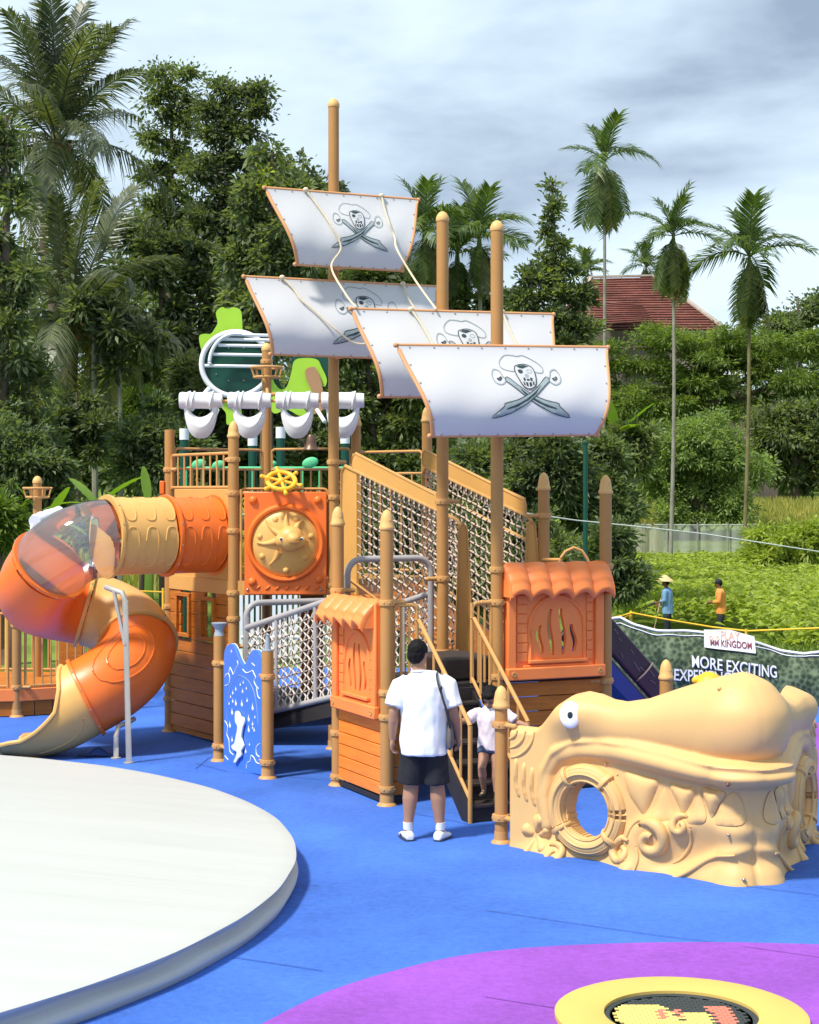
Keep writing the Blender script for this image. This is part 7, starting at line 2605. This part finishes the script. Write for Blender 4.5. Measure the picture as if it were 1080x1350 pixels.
coconut('tall coconut palm with upright crown at upper left', [P(88, 640, 50), P(92, 520, 50), P(70, 400, 50), P(58, 310, 50), P(74, 190, 50)], 25, 0.88, 3, 6)
coconut('lower coconut palm with drooping dull fronds at left', [P(62, 690, 45), P(80, 600, 45), P(95, 500, 45), P(97, 425, 45)], 17, 0.80, 5, 7)
betel('tallest betel palm with a full hanging skirt, left of the roof', (792, 797), 560, 236, 85, 62, 80, 'bark_grey', 4, n=8)
betel('middle betel palm with pale smooth trunk in front of the bush', (884, 888), 752, 334, 80, 60, 76, 'bark_grey', 8, n=10)
betel('rightmost betel palm with mossy trunk', (980, 988), 744, 368, 78, 78, 84, 'bark_moss', 12, n=12)
for i, (px, pt, cpx, sd_) in enumerate(((560, 335, 74, 41), (632, 345, 80, 42), (603, 360, 66, 43))):
    betel(['bushy palm just right of the topmost sail', 'bushy palm between the two front masts', 'short bushy palm behind the front masts'][i], (px, px), 640, pt, 62 + 2 * i, cpx, 62, 'bark_grey', sd_, n=11, group='bushy palms behind the sails')
for px, py, Y_, c_, lb in ((775, 372, 165, 34, 'distant palm crown above the left of the roof'), (852, 366, 165, 36, 'distant palm crown above the roof ridge')):
    betel(lb, (px, px), 470, py, Y_, c_, 30, 'bark_grey', int(px), n=12, group='distant palms')

# ---- trees on the left
tree('broadleaf_tree', 'leafy tree with bright shoots cut by the left edge', 'tree', (P(5, 0, 38).x, 38, hz(-9, 38)), [cl(0, 165, 38, 22, 22), cl(-10, 215, 38, 34, 30), cl(15, 260, 38, 30, 30), cl(-20, 320, 38, 50, 40), cl(15, 365, 38, 34, 34), cl(-10, 430, 38, 50, 42), cl(22, 480, 38, 40, 38), cl(-15, 550, 38, 60, 50), cl(45, 560, 38, 40, 36)], 9500, 0.30, 'leaf_tipped', 0.22, subr=0.42, aspect=0.34)
tree('broadleaf_tree', 'tall thin tree with airy crown right of the coconut palm', 'tree', (P(225, 0, 64).x, 64, hz(-9, 64)), [cl(213, 95, 64, 14, 9), cl(240, 98, 64, 14, 10), cl(225, 118, 64, 18, 10), cl(200, 130, 64, 14, 9), cl(245, 132, 64, 12, 9), cl(218, 152, 64, 18, 11), cl(245, 165, 64, 14, 10), cl(200, 178, 64, 18, 12), cl(230, 195, 64, 20, 12), cl(250, 220, 64, 18, 12), cl(205, 225, 64, 20, 14), cl(232, 248, 64, 22, 14), cl(200, 275, 64, 24, 16), cl(240, 285, 64, 26, 18), cl(212, 320, 64, 32, 22)], 9500, 0.31, 'leaf_mid', 0.22, subr=0.62, flat=0.6)
tree('broadleaf_tree', 'tall dark tree with broad crown beside the topmost sail', 'tree', (P(300, 0, 62).x, 62, hz(-7, 62)), [cl(288, 112, 62, 16, 10), cl(312, 122, 62, 20, 12), cl(345, 120, 62, 18, 10), cl(272, 142, 62, 16, 12), cl(300, 150, 62, 22, 14), cl(345, 146, 62, 20, 10), cl(318, 172, 62, 24, 14), cl(280, 180, 62, 22, 14), cl(305, 205, 62, 28, 18), cl(275, 225, 62, 26, 18), cl(335, 215, 62, 20, 16), cl(300, 248, 62, 34, 20), cl(335, 260, 62, 26, 20), cl(275, 280, 62, 30, 22), cl(312, 300, 62, 36, 24), cl(275, 330, 62, 36, 26)], 17000, 0.31, 'leaf_dark', 0.3, subr=0.62, flat=0.6)
tree('broadleaf_tree', 'dense tree with yellow green shoots left of the sails', 'tree', (P(355, 0, 44).x, 44, hz(-4, 44)), [cl(352, 215, 44, 22, 24), cl(340, 260, 44, 28, 28), cl(375, 255, 44, 36, 26), cl(355, 300, 44, 44, 32), cl(330, 340, 44, 44, 32), cl(375, 345, 44, 40, 30), cl(345, 395, 44, 56, 36), cl(400, 420, 44, 44, 40), cl(330, 450, 44, 50, 36)], 13000, 0.30, 'leaf_tipped', 0.25, subr=0.45)
tree('broadleaf_tree', 'dark rounded tree top peeping left of the topmost sail', 'tree', (P(400, 0, 70).x, 70, hz(-4, 70)), [cl(392, 232, 70, 36, 26), cl(415, 265, 70, 40, 30), cl(375, 270, 70, 36, 30), cl(430, 320, 70, 50, 40), cl(380, 330, 70, 50, 40)], 8000, 0.45, 'leaf_dark', 0.3, subr=0.7)
tree('broadleaf_tree', 'shaded tree mass between the palms and the green play tower', 'tree', (P(215, 0, 56).x, 56, hz(-8, 56)), [cl(180, 330, 56, 50, 40), cl(240, 350, 56, 52, 40), cl(290, 400, 56, 46, 40), cl(200, 420, 56, 60, 44), cl(250, 470, 56, 60, 44), cl(170, 480, 56, 54, 44), cl(140, 400, 56, 50, 44)], 15000, 0.38, 'leaf_dark', 0.3, subr=0.6)
tree('broadleaf_tree', 'dark tree behind the rolled sails', 'tree', (P(285, 0, 48).x, 48, hz(-6, 48)), [cl(240, 520, 48, 44, 40), cl(290, 500, 48, 50, 44), cl(330, 550, 48, 50, 46), cl(260, 590, 48, 54, 44), cl(320, 610, 48, 54, 44)], 20000, 0.32, 'leaf_dark', 0.2, subr=0.5)
tree('broadleaf_tree', 'tree between the tall mast and the second mast', 'tree', (P(500, 0, 50).x, 50, hz(-1, 50)), [cl(450, 440, 50, 50, 44), cl(510, 450, 50, 50, 44), cl(470, 520, 50, 56, 46), cl(530, 530, 50, 54, 46), cl(420, 530, 50, 50, 46), cl(490, 590, 50, 64, 46), cl(560, 600, 50, 50, 44), cl(430, 600, 50, 50, 40)], 28000, 0.32, 'leaf_mid', 0.2, subr=0.5)
tree('broadleaf_tree', 'low tree line piece behind the middle sails', 'tree', (P(490, 0, 66).x, 66, hz(-1, 66)), [cl(450, 385, 66, 44, 34), cl(500, 370, 66, 44, 30), cl(550, 400, 66, 46, 36), cl(600, 420, 66, 46, 36), cl(650, 420, 66, 46, 36), cl(560, 470, 66, 60, 40), cl(640, 480, 66, 60, 40)], 16000, 0.42, 'leaf_mid', 0.25, subr=0.65)
# shrubs at lower left
for i, (px, py, Y_, rx, rz, mt, n, lb) in enumerate((
        (20, 610, 36, 80, 62, 'leaf_hedge', 14000, 'dark shrub behind the left crow nest post'),
        (100, 560, 42, 46, 60, 'leaf_dark', 9000, 'dark shrub under the lower coconut palm'),
        (210, 590, 40, 50, 62, 'leaf_hedge', 12000, 'dark shrub left of the ship tower'),
        (250, 680, 38, 56, 40, 'leaf_mid', 9000, 'green shrub behind the ship tower railing'),
        (190, 545, 52, 44, 34, 'leaf_bright', 7000, 'sunlit bush in the gap between the trunks'),
        (-5, 690, 33, 40, 36, 'leaf_bright', 6000, 'bright shrub at the left edge'),
        (150, 690, 36, 60, 26, 'leaf_hedge', 8000, 'low shrub behind the tube slide'))):
    b = P(px, py, Y_)
    k = Y_ / FPX
    tree('shrub', lb, 'shrub', (b.x, Y_, hz(b.x, Y_)), [cl(px - rx * 0.4, py + rz * 0.3, Y_, rx * 0.6, rz * 0.65), cl(px + rx * 0.4, py + rz * 0.25, Y_, rx * 0.6, rz * 0.7), cl(px, py - rz * 0.35, Y_, rx * 0.6, rz * 0.6)], n, 0.24, mt, 0.08, subr=0.34, aspect=0.36, group='shrubs round the playground')
for px, py0, py1, r_, lb in ((122, 640, 480, 0.085, 'slender grey trunk near the banana plants'), (156, 668, 520, 0.075, 'pale thin trunk right of the banana plants')):
    b, t = P(px, py0, 44), P(px + 2, py1, 44)
    b.z = hz(b.x, 44)
    s_ = thing('slender_tree', b, lb, 'tree', 'slender trunks')
    MB().tube([b, b.lerp(t, 0.5) + Vector((0.05, 0, 0)), t, t + U * 1.5], [r_ * 1.2, r_, r_ * 0.8, r_ * 0.5], 9).build('trunk', 'bark_grey', s_)
    pos, d = crown_points([(t.x, t.y, t.z + 1.4, 1.0, 1.0, 0.8)], 40, 40, 0.4)
    leaf_object('crown', pos, d, np.full(len(pos), 0.28), np.full(len(pos), 0.1), 'leaf_dark', s_)


def banana(label, px, py, Y, leaves, seed):
    rs = random.Random(seed)
    b = P(px, py, Y); b.z = hz(b.x, Y)
    root = thing('banana_plant', b, label, 'plant', 'banana plants')
    t = P(px, py, Y)
    MB().tube([b, t], [0.12, 0.08], 10).build('stem', 'banana_leaf', root)
    for (dx, dy, dz, ln, wd_) in leaves:
        d = Vector((dx, dy, dz)).normalized()
        pts = [t + d * ln * s + Vector((0, 0, -0.5 * ln * s * s * (1 - abs(d.z)) * 1.2)) for s in [i / 12 for i in range(13)]]
        sd_ = d.cross(U).normalized() if abs(d.z) < 0.98 else Vector((1, 0, 0))
        g_ = []
        for i, p in enumerate(pts):
            s = i / 12
            w_ = wd_ * math.sin(math.pi * (0.03 + 0.95 * s)) ** 0.6 * 0.5
            g_.append([p - sd_ * w_ + U * (0.12 * w_ + 0.01 * (i % 2)), p - sd_ * w_ * 0.5 + U * 0.14 * w_, p, p + sd_ * w_ * 0.5 + U * 0.14 * w_, p + sd_ * w_ + U * (0.12 * w_ + 0.01 * (i % 2))])
        MB().grid(g_).build('leaf', 'banana_leaf', root, 60)


banana('banana plant with leaning leaves left of the tube', 128, 668, 34.5, [(0.75, -0.2, 0.65, 1.5, 0.34), (0.95, 0.1, 0.15, 1.3, 0.32), (-0.8, -0.3, 0.3, 1.2, 0.3), (-0.5, 0.4, 0.6, 1.2, 0.28)], 1)
banana('banana plant with upright leaf right of the slim trunk', 196, 665, 34.0, [(-0.15, 0.1, 1.0, 0.8, 0.2), (-0.9, -0.2, 0.3, 1.0, 0.28), (0.8, -0.3, 0.3, 0.9, 0.26)], 2)
banana('banana plant at far left behind the deck', 60, 690, 33.5, [(0.5, -0.2, 0.8, 1.0, 0.34), (-0.5, -0.2, 0.8, 1.1, 0.34), (0.9, -0.2, 0.2, 0.9, 0.3)], 3)
banana('banana plant below the lowest sail at right', 815, 575, 60, [(0.6, -0.2, 0.7, 2.0, 0.55), (0.95, 0.1, 0.1, 1.8, 0.5), (-0.3, -0.3, 0.9, 1.8, 0.5), (0.3, -0.6, 0.4, 1.6, 0.5)], 4)

# ---- centre shrubs and the pointed tree
tree('pointed_tree', 'narrow pointed tree rising right of the front masts', 'tree', (P(728, 0, 46).x, 46, hz(4, 46)), [cl(727, 248, 46, 6, 10), cl(731, 272, 46, 10, 14), cl(722, 300, 46, 11, 14), cl(736, 318, 46, 13, 14), cl(724, 344, 46, 15, 15), cl(747, 352, 46, 17, 16), cl(700, 366, 46, 20, 18), cl(735, 384, 46, 24, 20), cl(768, 392, 46, 20, 20), cl(690, 400, 46, 26, 22), cl(715, 425, 46, 32, 26), cl(757, 428, 46, 30, 26), cl(685, 455, 46, 40, 30), cl(740, 465, 46, 40, 32), cl(700, 505, 46, 46, 36), cl(755, 515, 46, 40, 36)], 17000, 0.30, 'leaf_tipped', 0.16, subr=0.30, per=30, aspect=0.36, flat=0.8, up=0.7)
for i, (px, py, Y_, rx, rz, mt, n, lb) in enumerate((
        (640, 630, 38, 62, 60, 'leaf_hedge', 15000, 'grey green shrub right of the second mast'),
        (720, 610, 36, 62, 66, 'leaf_hedge', 16000, 'grey green shrub behind the pointed posts'),
        (785, 640, 37, 50, 66, 'leaf_hedge', 14000, 'grey green shrub behind the rightmost post'),
        (800, 745, 33, 44, 60, 'leaf_hedge', 10000, 'low dark shrub at the end of the banner'),
        (700, 735, 34, 70, 60, 'leaf_mid', 13000, 'shrub behind the wide house front'),
        (610, 745, 36, 70, 66, 'leaf_mid', 13000, 'shrub seen through the net bridge'),
        (520, 690, 38, 60, 60, 'leaf_mid', 10000, 'shrub behind the upper end of the net bridge'),
        (830, 590, 60, 34, 44, 'leaf_mid', 7000, 'shrub between the lowest sail and the round bush'))):
    b = P(px, py, Y_)
    tree('shrub', lb, 'shrub', (b.x, Y_, hz(b.x, Y_)), [cl(px - rx * 0.4, py + rz * 0.3, Y_, rx * 0.6, rz * 0.65), cl(px + rx * 0.4, py + rz * 0.25, Y_, rx * 0.6, rz * 0.7), cl(px, py - rz * 0.3, Y_, rx * 0.62, rz * 0.62)], n, 0.26 * Y_ / 37, mt, 0.08, subr=0.33 * Y_ / 37, aspect=0.30, group='shrubs round the playground', up=0.5)

# ---- right side
tree('rain_tree', 'wide flat crowned green tree below the rusty roof', 'tree', (P(930, 0, 128).x, 128, hz(22, 128)), [cl(815, 468, 128, 40, 30), cl(870, 462, 128, 50, 28), cl(925, 452, 128, 52, 28), cl(985, 452, 128, 50, 30), cl(1030, 458, 128, 50, 32), cl(1075, 462, 128, 46, 32), cl(850, 510, 128, 52, 34), cl(905, 490, 128, 60, 38), cl(965, 490, 128, 60, 38), cl(1020, 505, 128, 56, 36), cl(1075, 520, 128, 50, 40), cl(815, 530, 128, 44, 36), cl(880, 545, 128, 60, 34), cl(950, 540, 128, 56, 34)], 56000, 0.46, 'leaf_acacia', 0.7, subr=1.25, flat=0.4, aspect=0.34, per=55)
tree('broadleaf_tree', 'dark tree at the right edge behind the tall grass', 'tree', (P(1050, 0, 122).x, 122, hz(28, 122)), [cl(1010, 575, 122, 40, 36), cl(1050, 560, 122, 44, 40), cl(1090, 580, 122, 44, 44), cl(1020, 615, 122, 40, 28), cl(1070, 620, 122, 44, 28)], 14000, 0.6, 'leaf_mid', 0.4, subr=1.1)
tree('broadleaf_tree', 'pale thin tree above the right edge of the wide tree', 'tree', (P(1060, 0, 150).x, 150, hz(35, 150)), [cl(1045, 420, 150, 30, 24), cl(1080, 405, 150, 36, 24), cl(1030, 440, 150, 30, 24)], 5000, 0.7, 'leaf_hedge', 0.4, subr=1.3)
tree('round_bush', 'large round light green bush between the two slim palms', 'bush', (P(918, 0, 100).x, 100, hz(17, 100)), [cl(918, 600, 100, 58, 62), cl(880, 630, 100, 40, 52), cl(955, 630, 100, 42, 52), cl(915, 570, 100, 42, 38), cl(870, 605, 100, 30, 40), cl(960, 590, 100, 34, 40), cl(915, 655, 100, 64, 34)], 46000, 0.34, 'leaf_bush', 0.3, subr=0.75, aspect=0.40)
tree('shrub', 'tall leafy crop clump at the right edge of the field', 'shrub', (P(1050, 0, 72).x, 72, hz(16, 72)), [cl(1030, 720, 72, 40, 26), cl(1075, 712, 72, 40, 30), cl(1000, 732, 72, 26, 14)], 10000, 0.42, 'leaf_crop', 0.08, subr=0.5, group='shrubs round the playground', aspect=0.3)
# background wood that closes the view
cls = []
for i in range(46):
    px = -120 + i * 29 + random.uniform(-8, 8)
    Y_ = random.uniform(150, 190)
    py = float(np.interp(px, [-120, 100, 330, 420, 560, 700, 800, 950, 1080, 1250], [330, 380, 380, 420, 470, 470, 520, 500, 480, 470])) + random.uniform(-14, 14)
    cls += [cl(px, py, Y_, 44, 36), cl(px + 12, py + 60, Y_ - 8, 46, 40), cl(px - 10, py + 125, Y_ - 12, 46, 44)]
pos, d = crown_points(cls, 1500, 40, 1.8)
ln = 0.9 * rng.uniform(0.7, 1.3, len(pos))
tag(leaf_object('far_wood', pos, d, ln, ln * 0.45, 'leaf_mid', None, 0.3), 'distant green wood closing the view', 'wood', kind='stuff')
# second, nearer strip behind the left trees
cls = []
for i in range(16):
    px = -60 + i * 38 + random.uniform(-8, 8)
    cls += [cl(px, 560 + random.uniform(-20, 20), 80, 50, 40), cl(px + 15, 620, 78, 50, 40)]
pos, d = crown_points(cls, 700, 40, 1.0)
ln = 0.5 * rng.uniform(0.7, 1.3, len(pos))
tag(leaf_object('undergrowth', pos, d, ln, ln * 0.45, 'leaf_mid', None, 0.3), 'green undergrowth behind the left trees', 'undergrowth', kind='stuff')

# ---- crop field (cassava): star-shaped leaf whorls
n = 7600
X_ = rng.uniform(5.0, 25, n); Y_ = 38 + 44 * rng.random(n) ** 0.8
keep = (540 + FPX * X_ / Y_ > 800) & (540 + FPX * X_ / Y_ < 1130) & ~((Y_ < 47.5) & (X_ < 9.6) & (Y_ > 43.8)) & ~((Y_ <= 44.5) & (X_ < 9.5))
X_, Y_ = X_[keep], Y_[keep]
Z_ = np.array([hz(a, b) for a, b in zip(X_, Y_)])
H_ = rng.uniform(0.75, 1.35, len(X_)) * np.interp(Y_, [38, 50, 80], [0.75, 0.85, 0.5])
pos, d = [], []
for k in range(3):
    for j in range(9):
        a = rng.uniform(0, 2 * np.pi, len(X_))
        hh = H_ * (1 - 0.24 * k * rng.random(len(X_)))
        jit = rng.normal(size=(len(X_), 2)) * 0.22
        pos.append(np.stack([X_ + jit[:, 0] * (k + .5), Y_ + jit[:, 1] * (k + .5), Z_ + hh + 0.05 * rng.normal(size=len(X_))], 1))
        d.append(np.stack([np.cos(a), np.sin(a), np.full(len(X_), 0.25)], 1))
pos, d = np.concatenate(pos), np.concatenate(d)
ln = rng.uniform(0.17, 0.34, len(pos))
tag(leaf_object('cassava_crop', pos, d, ln, ln * 0.34, 'leaf_crop', None, 0.45), 'bright green leafy crop field beyond the banner', 'crop', kind='stuff')
# weeds along the field edge
n = 2600
X_ = rng.uniform(4.5, 16, n); Y_ = rng.uniform(31, 44, n)
keep = (540 + FPX * X_ / Y_ > 800) & ~((X_ > 6.4) & (X_ < 9.5) & (Y_ > 40))
X_, Y_ = X_[keep], Y_[keep]
Z_ = np.array([hz(a, b) for a, b in zip(X_, Y_)])
pos, d = [], []
for j in range(8):
    a = rng.uniform(0, 2 * np.pi, len(X_))
    pos.append(np.stack([X_, Y_, Z_], 1) + rng.normal(size=(len(X_), 3)) * np.array([0.12, 0.12, 0.05]))
    d.append(np.stack([np.cos(a) * 0.5, np.sin(a) * 0.5, np.full(len(X_), 1.0)], 1))
pos, d = np.concatenate(pos), np.concatenate(d)
ln = rng.uniform(0.25, 0.7, len(pos))
tag(leaf_object('field_weeds', pos, d, ln, ln * 0.16, 'leaf_bright', None, 0.15), 'rough weeds along the field edge', 'weeds', kind='stuff')
# tall dry grass beyond
n = 16000
px = np.concatenate([rng.uniform(985, 1120, n // 2), rng.uniform(815, 870, n // 4), rng.uniform(-60, 560, n // 4)])
Y_ = np.concatenate([rng.uniform(86, 125, n * 3 // 4), rng.uniform(52, 76, n // 4)])
X_ = (px - 540) / FPX * Y_
Z_ = np.array([hz(a, b) for a, b in zip(X_, Y_)])
pos = np.stack([X_, Y_, Z_], 1)
d = rng.normal(size=(len(pos), 3)) * 0.22 + np.array([0, 0, 1.0])
ln = rng.uniform(0.5, 1.5, len(pos))
tag(leaf_object('tall_grass', pos, d, ln, np.full(len(pos), 0.10), 'tall_grass', None, 0.12), 'tall yellowing grass beyond the field', 'grass', kind='stuff')

# ---- shade-net wall behind the field
sn = thing('shade_net_wall', (11.5, 84.5, hz(11.5, 84.5)), 'grey translucent net wall behind the crop field', 'net wall')
z0, z1 = -0.75, 1.45
xa, xb = P(828, 0, 84.5).x, P(1003, 0, 84.5).x
MB().grid([[(xa + (xb - xa) * i / 40, 84.5 + 0.08 * math.sin(i * 1.3), z0 + (z1 - z0 + (0.05 * math.sin(i * 0.9) if j == 6 else 0)) * j / 6) for i in range(41)] for j in range(7)]).build('net_sheet', 'shade_net', sn, 80)
for px in (830, 850, 880, 920, 960, 1001):
    q = P(px, 0, 84.4)
    MB().cyl((q.x, 84.4, z0 - 0.2), (q.x, 84.4, z1 + 0.1), 0.045, n=8).build('stake', 'bark_grey', sn)
MB().tube([(xa + (xb - xa) * i / 20, 84.45, z1 + 0.02 - 0.04 * math.sin(math.pi * i / 20)) for i in range(21)], 0.03, 6).build('top_wire', 'wire', sn)

# ---- house with rusty roof
HY = 140
hr_ = thing('rusty_roof_house', (P(860, 0, HY).x, HY + 8, hz(22, HY)), 'house with rusty red tiled hip roof above the trees', 'house')
eL, eR = P(740, 446, HY), P(957, 402, HY + 4)
r0, r1 = P(778, 368, HY + 9), P(862, 366, HY + 9)
ez = P(0, 436, HY).z
fl_ = Vector((P(742, 0, HY).x, HY, ez - 1.2)); frr = Vector((P(957, 0, HY).x, HY, ez))
bl_ = Vector((P(700, 0, HY + 18).x, HY + 18, ez)); br_ = Vector((P(965, 0, HY + 18).x, HY + 18, ez))


def roof_face(q, rows_):
    "roof plane laid in overlapping courses of tile sheets"
    a, b, c, d_ = q          # a-b eave, d_-c ridge
    nrm = (b - a).cross(d_ - a).normalized()
    if nrm.z < 0: nrm = -nrm
    rf = MB().add([a, b, c, d_], [(0, 1, 2, 3)]).build('roof', 'roof_rust', hr_)
    for i in range(rows_):
        t0, t1 = i / rows_, (i + 1.12) / rows_
        t1 = min(t1, 1)
        p = [a.lerp(d_, t0) + nrm * 0.16, b.lerp(c, t0) + nrm * 0.16, b.lerp(c, t1) + nrm * 0.04, a.lerp(d_, t1) + nrm * 0.04]
        MB().add(p + [x - nrm * 0.1 for x in p], [(0, 1, 2, 3), (0, 4, 5, 1), (1, 5, 6, 2), (3, 7, 4, 0)]).build('tile_course', 'roof_rust', rf)
    return rf


roof_face((fl_ + U * 1.2, frr, r1, r0), 22)
roof_face((frr, br_, r1 + U * 0.0, r1 - Vector((0.05, 0, 0))), 14)
roof_face((bl_, fl_ + U * 1.2, r0 + Vector((0.05, 0, 0)), r0), 14)
roof_face((br_, bl_, r0, r1), 8)
# lower front wing
wa, wb = P(735, 450, HY - 6), P(872, 408, HY - 3)
wv = [Vector((P(760, 0, HY - 7).x, HY - 7, P(0, 442, HY).z)), Vector((P(862, 0, HY - 7).x, HY - 7, P(0, 436, HY).z)), P(846, 402, HY + 0.5), P(796, 398, HY + 0.5)]
roof_face(tuple(wv), 10)
for a, b in ((r0, r1), (r1, frr), (fl_ + U * 1.2, r0)):
    MB().bar(a + U * 0.2, b + U * 0.2, 0.45, 0.16).build('ridge_cap', 'roof_ridge', hr_)
wl = MB()
for a, b in ((fl_, frr), (frr, br_), (br_, bl_), (bl_, fl_)):
    wl.bar(Vector((a.x, a.y, ez - 3.0)).lerp(Vector((b.x, b.y, ez - 3.0)), 0.05), Vector((a.x, a.y, ez - 3.0)).lerp(Vector((b.x, b.y, ez - 3.0)), 0.95), 0.3, 6.0)
wl.build('wall', 'house_wall', hr_)
# pale shed glimpsed through the wide tree
sh = thing('pale_shed', (P(1000, 0, 138).x, 138, hz(28, 138)), 'pale shed glimpsed through the wide green tree', 'shed')
q = P(985, 545, 138)
MB().box(q.x - 3.4, q.x + 2.2, 136.5, 141, hz(q.x, 138), P(0, 515, 138).z).build('wall', 'house_wall', sh)
MB().add([(q.x - 6.5, 136.0, P(0, 496, 138).z), (q.x + 3.2, 136.0, P(0, 496, 138).z), (q.x + 3.2, 142, P(0, 480, 138).z), (q.x - 6.5, 142, P(0, 480, 138).z)], [(0, 1, 2, 3)]).build('roof', 'banner_white', sh)
